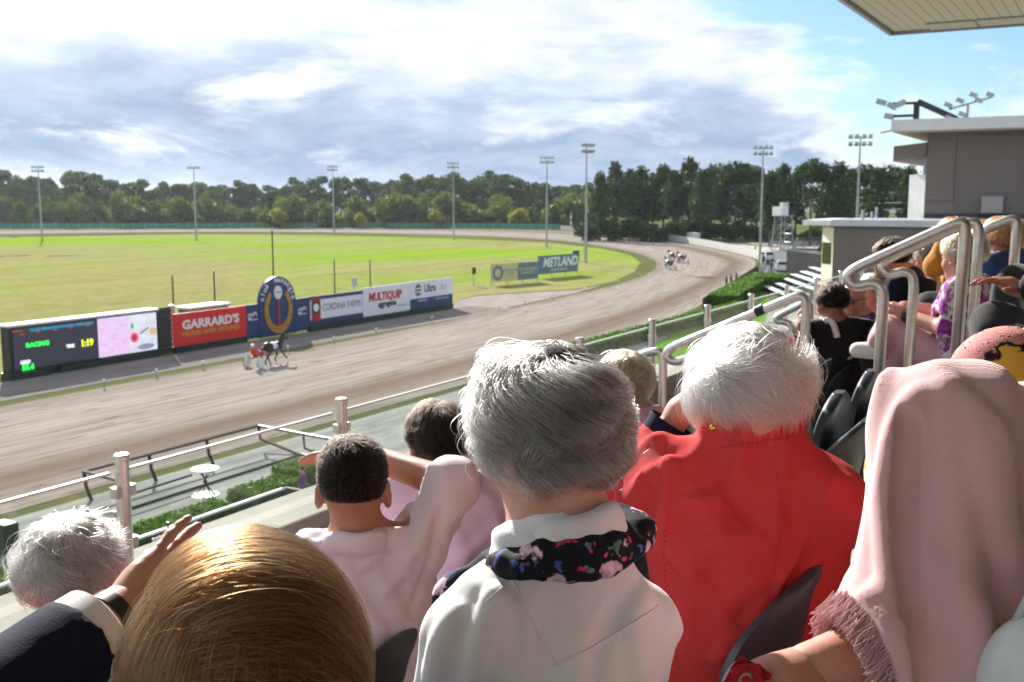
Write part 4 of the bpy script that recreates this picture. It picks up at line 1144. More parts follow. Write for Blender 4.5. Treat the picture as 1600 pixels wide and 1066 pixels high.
def rail_from_px(label, S, pts, r, foot=None, group='steel handrails of the aisle'):
    """a bent steel tube lying in the plane X = S; corners rounded"""
    P = [PS(u, v, S) for (u, v) in pts]
    if foot is not None:
        P[0] = Vector((S, P[0].y, foot[0]))
        if foot[1] is not None: P[-1] = Vector((S, P[-1].y, foot[1]))
    Q = [P[0]]
    for a, b_, c in zip(P[:-2], P[1:-1], P[2:]):
        d1 = min(.06, (a - b_).length * .45); d2 = min(.06, (c - b_).length * .45)
        Q += arc(b_ + (a - b_).normalized() * d1, b_, b_ + (c - b_).normalized() * d2, 6)
    Q.append(P[-1])
    base = Vector((S, P[0].y, P[0].z))
    o = thing('handrail', label, 'handrail', base, group=group)
    MB().tube([q - base for q in Q], r, 16).build('rail_tube', M['steel'], o, smooth=True)
    for e in (P[0], P[-1]):
        if foot is not None and (e is P[0] or foot[1] is not None):
            e = e - base; MB().lathe([(.05, 0), (.05, .012), (.03, .016)], (e.x, e.y, e.z), 18).build('foot_flange', M['steel'], o)
    return o
rail_from_px('big looped steel handrail nearest the camera, in front of the floral woman', 3.95, [(1491, 560), (1509, 352), (1500, 346), (1334, 421), (1322, 434), (1337, 449), (1366, 441), (1381, 452), (1368, 618)], .0205, (FL[3], FL[2]))
rail_from_px('second looped steel handrail just behind the nearest one', 4.7, [(1512, 570), (1531, 354), (1519, 345), (1385, 405), (1376, 417), (1389, 431), (1415, 423), (1429, 434), (1415, 566)], .0205, (FL[3], FL[2]))
rail_from_px('short steel handrail top at the right edge behind the crowd', 5.4, [(1579, 440), (1590, 347), (1582, 341), (1540, 358), (1532, 368)], .022, (FL[4] - .0, None))
rail_from_px('steel handrail with a black joint running down behind the white-haired woman', 4.7, [(1257, 548), (1260, 470), (1251, 460), (1046, 545), (1040, 555), (1052, 567), (1078, 560), (1090, 572), (1085, 640)], .0205, (FL[2], FL[1]))
b4 = PS(1187, 485, 4.7); MB().tube([PS(1181, 488, 4.7) - PS(1257, 548, 4.7) * 0, PS(1194, 482, 4.7)], .0245, 14).build('rail_joint', M['black_metal'], None)
jo = bpy.data.objects['rail_joint']; hr = [o for o in bpy.data.objects if o.name.startswith('handrail') and 'black joint' in o.get('label', '')][0]
jo.parent = hr; jo.location = -hr.location
rail_from_px('thin steel handrail beyond the one with the black joint', 6.6, [(1238, 560), (1239, 508), (1226, 503), (1214, 502), (1212, 496), (1262, 471), (1266, 480), (1266, 540)], .021, (FL[1], None))
rail_from_px('low steel handrail beside the blonde woman in the front row', 4.75, [(1038, 640), (1036, 556), (1028, 547), (996, 557), (985, 570), (985, 600)], .0205, (FL[1], None))
rail_from_px('bent steel rail end at the foot of the left glass post', 2.35, [(216, 930), (210, 874), (214, 868), (238, 864), (246, 872), (252, 900)], .012, (FL[1], None), None)

# roof canopy over the stand
o = thing('canopy_roof', 'cream-lined roof canopy jutting in at the top right corner', 'canopy', (18.5, 3.5, 14.2))
MB().bx((-26, -14, .03), (0, 0, .5)).build('deck', mat('canopy_white', (.7, .7, .68), .6), o)
sl = MB().bx((-26, -.14, -.03), (-.02, 0, 0)).mesh('soffit_slat', soff)
for k in range(60): link('soffit_slat', sl, o, (0, -.03 - k * .15, .025))
tl_ = MB().bx((-.62, -.7, -.0), (0, 0, .02)).mesh('edge_tile', mat('soffit_tile', s2l(172, 170, 155), .7))
for k in range(18): link('edge_tile', tl_, o, (-.03, -.6 - k * .73, -.032))
MB().bx((-26, .003, -.06), (.05, .06, .52)).build('fascia', M['galv'], o); MB().bx((.003, -14, -.06), (.06, -.003, .52)).build('end_fascia', M['galv'], o)
MB().bx((-25.5, -12.6, -14.2), (-.5, -12.4, 0.0)).build('rear_wall', mat('rear_wall', (.45, .44, .43), .8), o)

# ================================================================== seats
plas = vary(mat('seat_plastic', (.035, .042, .055), .38), (.042, .05, .065), (.028, .034, .045), 6, bump=.05, bscale=200, bdist=.001)
def seat_meshes():
    def shell(z0, z1, wb, wt, yb, yt, th, curl, rnd, nu=14, nv=20):
        Pf, Pb = [], []
        for i in range(nv + 1):
            v = 1 - (1 - i / nv) ** 1.9; z = z0 + (z1 - z0) * v
            w = wb + (wt - wb) * v
            tq = min(1.0, max(0, (v - (1 - rnd)) / rnd)); w *= max(.18, (1 - tq ** 2.6) ** .5)
            rf, rb = [], []
            for j in range(nu + 1):
                q = 2 * j / nu - 1; x = w * q
                y = yb + (yt - yb) * v + curl * (x / wb) ** 2
                e = th * .5 * (1 - .6 * abs(q) ** 6) * (1 - .5 * v ** 8)
                rf.append((x, y + e, z)); rb.append((x, y - e, z))
            Pf.append(rf); Pb.append(rb[::-1])
        mb = MB(); mb.grid([a + b for a, b in zip(Pf, Pb)], closed_v=True)
        mb.poly((Pf[0] + Pb[0])[::-1]); mb.poly(Pf[-1] + Pb[-1]); return mb
    back = shell(.34, .82, .225, .235, -.02, -.13, .034, .055, .32)
    pan = shell(.36, .80, .20, .205, .075, .045, .06, .012, .5)
    flat = MB()
    P = []
    for (r, z) in ((.0, .43), (.15, .425), (.20, .44), (.215, .455), (.2, .475), (.14, .462), (0, .458)):
        P.append([(r * 1.0 * np.sign(math.cos(a)) * abs(math.cos(a)) ** .6, .2 + r * 1.05 * np.sign(math.sin(a)) * abs(math.sin(a)) ** .6, z) for a in np.linspace(0, 2 * math.pi, 25)[:-1]])
    flat.grid(P, closed_v=True)
    rec = MB(); rec.tube([(.13 * math.cos(a), .035 + .01 * math.sin(a), .60 + .14 * math.sin(a)) for a in np.linspace(0, 2 * math.pi, 25)[:-1]], .009, 6, closed=True)
    leg = MB(); leg.bx((-.03, -.05, 0), (.03, .12, .012)); leg.tube([(0, .02, 0.01), (0, .02, .34), (0, -.02, .44)], .024, 8)
    arm = MB(); arm.tube([(0, .0, .38), (0, .1, .40), (0, .2, .41)], .018, 8)
    out = {}
    for nm, mb in (('backrest', back), ('seat_pan', pan), ('open_pan', flat), ('pan_recess', rec), ('leg', leg), ('bracket', arm)):
        me = mb.mesh(nm, plas if nm not in ('leg', 'bracket') else M['black_metal'], True)
        me.set_sharp_from_angle(angle=R(50)); out[nm] = me
    return out
SM = seat_meshes()
def seat(s, row, tb, label, folded=True, dz=0.0, group=None):
    o = thing('folding_seat', label, 'seat', (s, tb + .1, FL[row] + dz), 0, group)
    link('backrest', SM['backrest'], o)
    if folded:
        p = link('seat_pan', SM['seat_pan'], o); link('pan_recess', SM['pan_recess'], p)
    else: link('seat_pan', SM['open_pan'], o)
    link('leg', SM['leg'], o); link('bracket', SM['bracket'], o, (-.2, 0, 0)); link('bracket', SM['bracket'], o, (.2, 0, 0))
    return o
GS2 = 'folding seats of the second row'
for (s, tb, dz, f, lb) in ((.63, .42, -.03, False, 'folding seat under the woman with brown hair'), (1.22, .42, -.03, False, 'folding seat under the grey-haired woman in the white shirt'),
        (1.76, .44, -.03, False, 'folding seat under the woman in the red jacket'), (2.27, .51, 0, True, 'empty folding seat right next to the woman in the red jacket'),
        (2.75, .57, .02, True, 'empty folding seat second from the woman in the red jacket'), (3.22, .57, .02, True, 'empty folding seat third from the woman in the red jacket'),
        (3.69, .57, .02, True, 'empty folding seat at the foot of the nearest looped handrail')):
    seat(s, 2, tb, lb, f, dz, GS2)
for (s, lb) in ((4.98, 'folding seat under the woman in the floral top'), (5.5, 'folding seat beyond the floral woman, second from the aisle'), (6.0, 'folding seat third from the aisle beyond the floral woman'), (6.5, 'folding seat under the man in the navy jacket'), (7.0, 'farthest second-row folding seat beyond the navy jacket')):
    seat(s, 2, .46, lb, False, 0, GS2)
GS1 = 'folding seats of the front row'
for (s, f, lb) in ((1.22, False, 'front-row folding seat under the white-haired woman at the left'), (1.8, False, 'front-row folding seat under the man with raised arm'), (2.4, False, 'front-row folding seat under the second man in pink'),
        (3.0, True, 'empty front-row folding seat left of the blonde woman'), (3.62, False, 'front-row folding seat under the blonde woman'), (5.22, True, 'empty front-row folding seat nearest the aisle'), (5.72, True, 'empty front-row folding seat beside the man in the black jacket'),
        (6.3, False, 'front-row folding seat under the man in the black jacket'), (6.85, False, 'front-row folding seat under the bald man in sunglasses')):
    seat(s, 1, 1.36, lb, f, .10 if 5 < s < 6 else 0, GS1)
GS3 = 'folding seats of the third row'
for (s, lb) in ((1.45, 'third-row folding seat under the woman in the pink shawl'), (2.05, 'third-row folding seat under the woman in the patterned dress'), (3.0, 'third-row folding seat by the dark trousers at the right edge'), (4.9, 'third-row folding seat above the aisle')):
    seat(s, 3, -.42, lb, False, 0, GS3)
# ================================================================== people
class Field:
    """smooth union of distance shapes on a grid, turned into one continuous mesh"""
    BG = 0.07
    def __init__(s, lo, hi, vox):
        s.lo = np.array(lo, np.float32); s.vox = vox
        s.n = np.maximum(4, np.ceil((np.array(hi) - s.lo) / vox).astype(int) + 1)
        s.d = np.full(s.n, s.BG, np.float32)
        s.ax = [(s.lo[i] + vox * np.arange(s.n[i])).astype(np.float32) for i in range(3)]
    def sl(s, lo, hi, m=.07):
        a = np.clip(np.floor((np.array(lo) - m - s.lo) / s.vox).astype(int), 0, s.n)
        b = np.clip(np.ceil((np.array(hi) + m - s.lo) / s.vox).astype(int) + 1, 0, s.n)
        return tuple(slice(i, j) for i, j in zip(a, b))
    def xyz(s, q):
        return s.ax[0][q[0]][:, None, None], s.ax[1][q[1]][None, :, None], s.ax[2][q[2]][None, None, :]
    def _mix(s, q, b, k, sub=False):
        a = s.d[q]
        if a.size == 0: return
        if sub: a_, b_ = -a, b
        else: a_, b_ = a, b
        h = np.maximum(k - np.abs(a_ - b_), 0) / k if k > 0 else 0
        r = np.minimum(a_, b_) - h * h * k * .25
        s.d[q] = -r if sub else r
    def cap(s, a, b, r1, r2, k=.03, sub=False):
        a = np.array(a, np.float32); b = np.array(b, np.float32); r = max(r1, r2)
        q = s.sl(np.minimum(a, b) - r, np.maximum(a, b) + r); x, y, z = s.xyz(q); d = b - a; L = float(d @ d) + 1e-9
        t = np.clip(((x - a[0]) * d[0] + (y - a[1]) * d[1] + (z - a[2]) * d[2]) / L, 0, 1)
        dist = np.sqrt((x - a[0] - t * d[0]) ** 2 + (y - a[1] - t * d[1]) ** 2 + (z - a[2] - t * d[2]) ** 2) - (r1 + (r2 - r1) * t)
        s._mix(q, dist, k, sub); return s
    def chain(s, pts, rs, k=.03):
        for i in range(len(pts) - 1): s.cap(pts[i], pts[i + 1], rs[i], rs[i + 1], k)
        return s
    def ell(s, c, r, axes=None, k=.03, sub=False):
        c = np.array(c, np.float32); m = max(r)
        q = s.sl(c - m, c + m); x, y, z = s.xyz(q); x = x - c[0]; y = y - c[1]; z = z - c[2]
        A = np.eye(3) if axes is None else np.array([list(v) for v in axes])
        u = x * A[0, 0] + y * A[0, 1] + z * A[0, 2]; v = x * A[1, 0] + y * A[1, 1] + z * A[1, 2]; w = x * A[2, 0] + y * A[2, 1] + z * A[2, 2]
        k0 = np.sqrt((u / r[0]) ** 2 + (v / r[1]) ** 2 + (w / r[2]) ** 2) + 1e-6
        k1 = np.sqrt((u / r[0] ** 2) ** 2 + (v / r[1] ** 2) ** 2 + (w / r[2] ** 2) ** 2) + 1e-6
        s._mix(q, k0 * (k0 - 1) / k1, k, sub); return s
    def cut_after(s, p, n, r=None):
        s.later = getattr(s, 'later', []) + [(p, n, r)]; return s
    def cut(s, p, n, lo=None, hi=None, r=None):
        """keep the side of the plane away from normal n; r limits it to a ball round p"""
        p = np.array(p, np.float32); n = np.array(n, np.float32); n /= np.linalg.norm(n)
        q = s.sl(p - r, p + r, 0) if r else (slice(None),) * 3
        x, y, z = s.xyz(q); d = (x - p[0]) * n[0] + (y - p[1]) * n[1] + (z - p[2]) * n[2]
        a = s.d[q]
        if r:
            ins = (x - p[0]) ** 2 + (y - p[1]) ** 2 + (z - p[2]) ** 2 < r * r
            s.d[q] = np.where(ins, np.maximum(a, d), a)
        else: s.d[q] = np.maximum(a, d)
        return s
    def folds(s, amp, waves, seed=0, ctr=None):
        """cloth folds: waves = list of (direction, wavelength)"""
        rng = np.random.default_rng(seed); x, y, z = s.ax[0][:, None, None], s.ax[1][None, :, None], s.ax[2][None, None, :]
        tot = 0
        for (dr, lam) in waves:
            dr = np.array(dr, float); dr /= np.linalg.norm(dr)
            dr2 = rng.normal(size=3); dr2 -= dr * (dr2 @ dr); dr2 /= np.linalg.norm(dr2)
            w = 6.283 / lam
            ph = w * (dr[0] * x + dr[1] * y + dr[2] * z) + 2.2 * np.sin(w * .37 * (dr2[0] * x + dr2[1] * y + dr2[2] * z) + rng.uniform(0, 6)) + rng.uniform(0, 6)
            mask = .5 + .5 * np.sin(w * .31 * (dr2[1] * x + dr2[2] * y + dr2[0] * z) + w * .23 * (dr[0] * x + dr[1] * y + dr[2] * z) + rng.uniform(0, 6))
            tot = tot + (.5 + .5 * np.cos(ph)) ** 2 * mask
        s.d -= (amp * 1.7 * (tot - .3)).astype(np.float32); return s
    def data(s):
        d = s.d
        d[0], d[-1], d[:, 0], d[:, -1], d[:, :, 0], d[:, :, -1] = (s.BG,) * 6
        g = vdb.FloatGrid(s.BG); g.copyFromArray(np.ascontiguousarray(d))
        r = g.convertToQuads(0.0)
        V = np.array(r[0], np.float32) * s.vox + s.lo; Q = np.array(r[1], np.int32)
        a = V[Q]; vol = np.einsum('ij,ij->i', a[:, 0], np.cross(a[:, 1], a[:, 2])).sum() + np.einsum('ij,ij->i', a[:, 0], np.cross(a[:, 2], a[:, 3])).sum()
        if vol < 0: Q = Q[:, ::-1]
        return V, Q
def field_mesh(name, fields, m):
    Vs, Qs, n = [], [], 0
    for f in fields:
        V, Q = f.data() if isinstance(f, Field) else f
        Vs.append(V); Qs.append(Q + n); n += len(V)
    V = np.concatenate(Vs); Q = np.concatenate(Qs)
    me = bpy.data.meshes.new(name)
    me.vertices.add(len(V)); me.vertices.foreach_set('co', V.ravel())
    me.loops.add(Q.size); me.loops.foreach_set('vertex_index', np.ascontiguousarray(Q).ravel().astype(np.int32))
    me.polygons.add(len(Q)); me.polygons.foreach_set('loop_start', np.arange(0, Q.size, 4, dtype=np.int32))
    me.polygons.foreach_set('use_smooth', np.ones(len(Q), bool))
    me.materials.append(m); me.update(calc_edges=True)
    return me
def az(a): return np.array([math.cos(R(a)), math.sin(R(a)), 0.0])
UP = np.array([0, 0, 1.0])
def A3(v): return np.array([v[0], v[1], v[2]], float)
def frame(a, pitch=0.0, roll=0.0):
    f = az(a); r = np.array([f[1], -f[0], 0]); u = UP.copy(); p, q = R(pitch), R(roll)
    f, u = f * math.cos(p) - u * math.sin(p), u * math.cos(p) + f * math.sin(p)
    r, u = r * math.cos(q) - u * math.sin(q), u * math.cos(q) + r * math.sin(q)
    return r, f, u
def skin_mat(name, col):
    m = mat(name, col, .5, spec=.35); t = NT(m.node_tree); b = bsdf(m); co = t.coords('Object')
    n = t.noise(co, 18, 4, .6); n2 = t.noise(co, 240, 3, .6)
    c = t.mix(t.ramp(n, [(.35, 0), (.68, 1)]), (*col, 1), (col[0] * .92, col[1] * .68, col[2] * .62, 1))
    c = t.mix(t.math('MULTIPLY', t.ramp(n2, [(.5, 0), (.75, 1)]), .25), c, (col[0] * .7, col[1] * .5, col[2] * .45, 1))
    t.l.new(c, b.inputs['Base Color']); b.inputs['Subsurface Weight'].default_value = .12
    b.inputs['Subsurface Radius'].default_value = (.012, .004, .002); b.inputs['Subsurface Scale'].default_value = .6
    bn = t.add('ShaderNodeBump'); bn.inputs['Strength'].default_value = .25; bn.inputs['Distance'].default_value = .0008
    t.l.new(n2, bn.inputs['Height']); t.l.new(bn.outputs[0], b.inputs['Normal']); return m
SK = {'fair': skin_mat('skin_fair', (.62, .36, .27)), 'tan': skin_mat('skin_tan', (.50, .27, .18)), 'ruddy': skin_mat('skin_ruddy', (.58, .29, .22)), 'brown': skin_mat('skin_brown', (.34, .18, .11))}
EYEW = mat('eye_white', (.7, .68, .65), .2); EYEI = mat('eye_iris', (.06, .04, .03), .2); LIP = mat('lip', (.45, .16, .14), .5)
def add_head(f, C, fr, k=1.0):
    """cranium centre C; frame (right, forward, up)"""
    r, w, u = fr; P = lambda x, y, z: C + (r * x + w * y + u * z) * k
    S = lambda *a: [q * k for q in a]
    f.ell(P(0, -.012, .012), S(.074, .094, .084), fr, .02)
    f.ell(P(0, .030, -.045), S(.060, .062, .085), fr, .03)
    f.ell(P(0, .052, -.112), S(.038, .038, .026), fr, .03)
    for sx in (-1, 1):
        f.ell(P(sx * .034, .060, -.058), S(.025, .022, .024), fr, .02)          # cheek
        f.ell(P(sx * .031, .084, -.020), S(.016, .014, .012), fr, .012, True)   # eye socket
        f.ell(P(sx * .079, -.004, -.038), S(.011, .022, .032), fr, .010)        # ear
        f.ell(P(sx * .086, -.001, -.034), S(.006, .011, .018), fr, .006, True)
        f.cap(P(sx * .015, .090, -.002), P(sx * .042, .082, -.003), .007 * k, .006 * k, .012)   # brow
    f.cap(P(0, .090, -.012), P(0, .112, -.052), .009 * k, .0125 * k, .012)      # nose
    for sx in (-1, 1): f.ell(P(sx * .011, .101, -.055), S(.008, .010, .007), fr, .008)
    f.cap(P(-.018, .086, -.083), P(.018, .086, -.083), .0065 * k, .0065 * k, .008)
    f.cap(P(-.015, .085, -.094), P(.015, .085, -.094), .007 * k, .007 * k, .008)
    f.cap(P(-.016, .096, -.0885), P(.016, .096, -.0885), .0022 * k, .0022 * k, .003, True)
def face_parts(body, C, fr, k=1.0, org=(0, 0, 0)):
    r, w, u = fr
    for sx in (-1, 1):
        p = C + (r * sx * .031 + w * .076 + u * -.020) * k - np.array(org)
        e = MB().ell(p, (.0125 * k,) * 3, 12, 8).build('eye', EYEW, body, smooth=True)
        q = p + w * .0095 * k
        MB().ell(q, (.0058 * k,) * 3, 10, 6).build('iris', EYEI, e, smooth=True)
def add_hand(f, Wp, fd, pn, k=1.0, curl=.5, left=True, spread=.12):
    """Wp wrist; fd finger direction; pn palm normal (the way the palm faces)"""
    fd = A3(fd) / np.linalg.norm(fd); pn = A3(pn); pn -= fd * (pn @ fd); pn /= np.linalg.norm(pn)
    sd = np.cross(fd, pn) * (1 if left else -1)      # towards the thumb
    f.ell(Wp + fd * .045 * k, (.040 * k, .052 * k, .0165 * k), (sd, fd, pn), .015)
    f.cap(Wp - fd * .02 * k, Wp + fd * .03 * k, .026 * k, .028 * k, .02)
    f.ell(Wp + fd * .03 * k + sd * .022 * k + pn * .008 * k, (.018 * k, .028 * k, .015 * k), (sd, fd, pn), .012)
    for i, (o, L, rr) in enumerate(((.030, .073, .0088), (.010, .081, .0092), (-.010, .075, .0088), (-.029, .060, .0078))):
        p = Wp + (fd * (.085 - .004 * abs(i - 1.2)) + sd * o) * k; d = fd + sd * (o * spread / .03)
        d /= np.linalg.norm(d); c = curl * (1 + .12 * i); q0 = p - d * .02 * k
        for j, fr_ in enumerate((.45, .32, .25)):
            d = d * math.cos(c * .6) + pn * math.sin(c * .6); d /= np.linalg.norm(d)
            q = p + d * L * fr_ * k; f.cap(q0 if j == 0 else p, q, (rr - j * .0009) * k, (rr - (j + 1) * .0009) * k, .004); p = q
    p = Wp + (fd * .022 + sd * .028 + pn * .006) * k; d = fd * .55 + sd * .8 + pn * .25; d /= np.linalg.norm(d)
    for j, (L, rr) in enumerate(((.036, .0115), (.030, .0098), (.024, .009))):
        q = p + d * L * k; f.cap(p, q, rr * k, (rr - .0012) * k, .006); p = q; d = d * .92 + fd * .3 + pn * .12 * j; d /= np.linalg.norm(d)


class Fig:
    """joints of one seated or standing person in world space"""
    def __init__(s, C, torso, head=None, pitch=8, roll=0, k=1.0, Nb=None, lean=.10, sw=.165, drop=.055, hipz=None, floor=None, stand=False, hip_drop=.50):
        s.C = A3(C); s.k = k; s.t = az(torso); s.r = np.array([s.t[1], -s.t[0], 0]); s.hf = frame(head if head is not None else torso, pitch, roll)
        r, w, u = s.hf
        s.Nb = A3(Nb) if Nb is not None else s.C - u * .165 * k - w * .035 * k - s.t * .03
        s.SL = s.Nb - s.r * sw * k - UP * drop * k; s.SR = s.Nb + s.r * sw * k - UP * drop * k
        s.H = s.Nb - UP * hip_drop * k - s.t * lean
        if hipz is not None: s.H[2] = hipz
        s.floor = floor if floor is not None else s.H[2] - .50
        s.HL = s.H - s.r * .09 * k; s.HR = s.H + s.r * .09 * k
        if stand:
            s.KL = s.HL * [1, 1, 0] + UP * (s.floor + .48 * k) + s.t * .02; s.KR = s.HR * [1, 1, 0] + UP * (s.floor + .48 * k) + s.t * .04
            s.AL = s.HL * [1, 1, 0] + UP * (s.floor + .09); s.AR = s.HR * [1, 1, 0] + UP * (s.floor + .09)
        else:
            kz = s.floor + .49 * k
            s.KL = s.HL + s.t * .42 * k - s.r * .03; s.KL[2] = kz; s.KR = s.HR + s.t * .42 * k + s.r * .03; s.KR[2] = kz
            s.AL = s.KL - s.t * .06; s.AL[2] = s.floor + .09; s.AR = s.KR - s.t * .06; s.AR[2] = s.floor + .09
        s.EL = s.SL - UP * .24 * k - s.r * .06 + s.t * .06; s.ER = s.SR - UP * .24 * k + s.r * .06 + s.t * .06
        s.WL = s.EL + s.t * .22 + s.r * .08 - UP * .06; s.WR = s.ER + s.t * .22 - s.r * .08 - UP * .06
        if stand:
            s.WL = s.EL - UP * .24 + s.t * .05; s.WR = s.ER - UP * .24 + s.t * .05
        s.fL = s.WL - s.EL; s.fR = s.WR - s.ER; s.pL = -UP + s.r * .3; s.pR = -UP - s.r * .3; s.curl = .5
    def bounds(s, pts, m):
        P = np.array(pts); return P.min(0) - m, P.max(0) + m
    def body(s, vox, skin, label, group=None, hands=True, name='person', face=True, hv=.0038):
        k = s.k
        pts = [s.C + UP * .12, s.C, s.SL, s.SR, s.H, s.EL, s.ER, s.WL, s.WR, s.KL, s.KR, s.AL - UP * .09, s.AR - UP * .09, s.AL + s.t * .16, s.AR + s.t * .16]
        lo, hi = s.bounds(pts, .14); f = Field(lo, hi, vox)
        add_head(f, s.C, s.hf, k)
        r, w, u = s.hf
        f.cap(s.C - u * .06 * k - w * .02 * k, s.Nb - UP * .02, .050 * k, .056 * k, .03)
        M_ = (s.SL + s.SR) / 2
        f.cap(s.Nb - UP * .01, s.SL, .045 * k, .052 * k, .05); f.cap(s.Nb - UP * .01, s.SR, .045 * k, .052 * k, .05)
        f.ell(M_ - UP * .13 * k + s.t * .01, (.140 * k, .088 * k, .19 * k), (s.r, s.t, UP), .05)
        f.cap(M_ - UP * .2 * k + s.t * .02, s.H + s.t * .02, .085 * k, .09 * k, .06)
        for (S_, E, W_) in ((s.SL, s.EL, s.WL), (s.SR, s.ER, s.WR)): f.chain([S_, E, W_], [.052 * k, .041 * k, .0285 * k], .03)
        for (h, kn, an) in ((s.HL, s.KL, s.AL), (s.HR, s.KR, s.AR)):
            f.chain([h, kn, an], [.082 * k, .055 * k, .036 * k], .04); f.cap(an - UP * .05, an + s.t * getattr(s, 'foot', .15) - UP * .055, .036 * k, .03 * k, .03)
        fs = [f]
        if hands:
            hk = k * getattr(s, 'hk', 1.0)
            for (W_, fd, pn, lf) in ((s.WL, s.fL, s.pL, True), (s.WR, s.fR, s.pR, False)):
                g = Field(W_ - .21 * k, W_ + .21 * k, hv if vox < .015 else .006); add_hand(g, W_, fd, pn, hk, s.curl, lf); fs.append(g)
        s.org = np.array([s.H[0], s.H[1], s.floor])
        me = field_mesh('person_body', fs, skin); me.transform(Matrix.Translation(-Vector(s.org)))
        o = link(name, me, None, s.org); tag(o, label, 'person', group); s.o = o
        if face: face_parts(o, s.C, s.hf, k, s.org)
        return o
    def garment(s, name, m, vox, fill, pts, margin=.16, folds=None, ridges=()):
        lo, hi = s.bounds(pts, margin); f = Field(lo, hi, vox); fill(f)
        if folds: f.folds(*folds)
        if ridges:
            V, Q = f.data(); bv = BVHTree.FromPolygons(V.tolist(), Q.tolist()); eye = Vector((0, 0, CAM_H))
            for (pix, r_, lift) in ridges:
                P = np.array(pix, float)
                for _ in range(2):
                    q_ = [P[0]]
                    for a, b in zip(P[:-1], P[1:]): q_ += [a * .75 + b * .25, a * .25 + b * .75]
                    q_.append(P[-1]); P = np.array(q_)
                H = []
                for (u, v) in P:
                    h = bv.ray_cast(eye, ray(u, v).normalized())
                    if h[0] is not None: H.append((h[0], h[1]))
                for i in range(len(H) - 1):
                    e0 = math.sin(math.pi * (i + .3) / (len(H) - .4)) ** .6; e1 = math.sin(math.pi * min(1, (i + 1.3) / (len(H) - .4))) ** .6 if i + 1.3 < len(H) - .4 else .2
                    ra, rb = r_ * (.35 + .65 * e0), r_ * (.35 + .65 * e1)
                    if lift > 0: f.cap(H[i][0] - H[i][1] * (ra - lift * e0), H[i + 1][0] - H[i + 1][1] * (rb - lift * e1), ra, rb, .016)
                    else: f.cap(H[i][0] + H[i][1] * (ra + lift * e0), H[i + 1][0] + H[i + 1][1] * (rb + lift * e1), ra, rb, .012, True)
        for (p_, n_, r_) in getattr(f, 'later', []): f.cut(p_, n_, r=r_)
        me = field_mesh(name, [f], m); me.transform(Matrix.Translation(-Vector(s.org)))
        return link(name, me, s.o)
    def top(s, name, m, vox=.008, sleeves=(1.0, 1.0), fat=1.0, folds=(.006, [((.3, .2, 1), .09), ((1, .3, .4), .12)], 1), cut_neck=.02, chest=(.165, .118), bottom=None, sr=(.062, .054, .042), ridges=(), stand=None):
        """shirt / jacket: sleeves = how far down the whole arm each sleeve reaches (0..1)"""
        k = s.k * fat
        M_ = (s.SL + s.SR) / 2
        def fill(f):
            f.cap(s.Nb - UP * .012, s.SL, .054 * k, .062 * k, .06); f.cap(s.Nb - UP * .012, s.SR, .054 * k, .062 * k, .06)
            f.ell(M_ - UP * .14 * k + s.t * .015, (chest[0] * k, chest[1] * k, .21 * k), (s.r, s.t, UP), .06)
            f.ell(M_ * .5 + s.H * .5 + s.t * .02, (chest[0] * .95 * k, chest[1] * 1.05 * k, .24 * k), (s.r, s.t, UP), .06)
            f.ell(s.H + UP * .05, (chest[0] * 1.08 * k, chest[1] * 1.18 * k, .16 * k), (s.r, s.t, UP), .06)
            for (S_, E, W_, sl) in ((s.SL, s.EL, s.WL, sleeves[0]), (s.SR, s.ER, s.WR, sleeves[1])):
                if sl <= 0: continue
                la, lb = np.linalg.norm(E - S_), np.linalg.norm(W_ - E); L = sl * (la + lb)
                if L <= la: f.chain([S_, S_ + (E - S_) * (L / la)], [sr[0] * k, (sr[0] + (sr[1] - sr[0]) * L / la) * k], .04); end = S_ + (E - S_) * (L / la); n = E - S_
                else:
                    q = (L - la) / lb; end = E + (W_ - E) * q; n = W_ - E
                    f.chain([S_, E, end], [sr[0] * k, sr[1] * k, (sr[1] + (sr[2] - sr[1]) * q) * k], .035)
                s.cuffs = getattr(s, 'cuffs', []) + [(end, n / np.linalg.norm(n))]
                f.cut_after(end, n, r=.085)
            if stand: f.cap(s.Nb - UP * .04 - s.t * .012, s.Nb + UP * (stand + .06) - s.t * .010 + s.hf[1] * .01, .083 * s.k, .077 * s.k, .02)
            f.cut_after(s.Nb + UP * (stand if stand else cut_neck) + s.t * .0, UP * 1.0 + s.t * .30, r=.12)
            if bottom is not None: f.cut(s.H + UP * bottom, -UP)
        pts = [s.Nb, s.SL, s.SR, s.H, s.EL, s.ER] + ([s.WL] if sleeves[0] > .5 else []) + ([s.WR] if sleeves[1] > .5 else [])
        return s.garment(name, m, vox, fill, pts, .19, folds, ridges)
    def trousers(s, m, vox=.014, name='trousers', r=(.10, .075, .058)):
        def fill(f):
            f.ell(s.H, (.17 * s.k, .14 * s.k, .13 * s.k), (s.r, s.t, UP), .05)
            for (h, kn, an) in ((s.HL, s.KL, s.AL), (s.HR, s.KR, s.AR)): f.chain([h, kn, an], r, .04)
        return s.garment(name, m, vox, fill, [s.H, s.KL, s.KR, s.AL, s.AR], .16, (.006, [((1, .4, .3), .1)], 3))
    def shoes(s, m, L=.17):
        for an in (s.AL, s.AR):
            def fill(f): f.cap(an - UP * .05, an + s.t * L - UP * .055, .045, .038, .02); f.cut(an - UP * .092, -UP, r=.3)
            s.garment('shoe', m, .01, fill, [an, an + s.t * (L + .03)], .1)
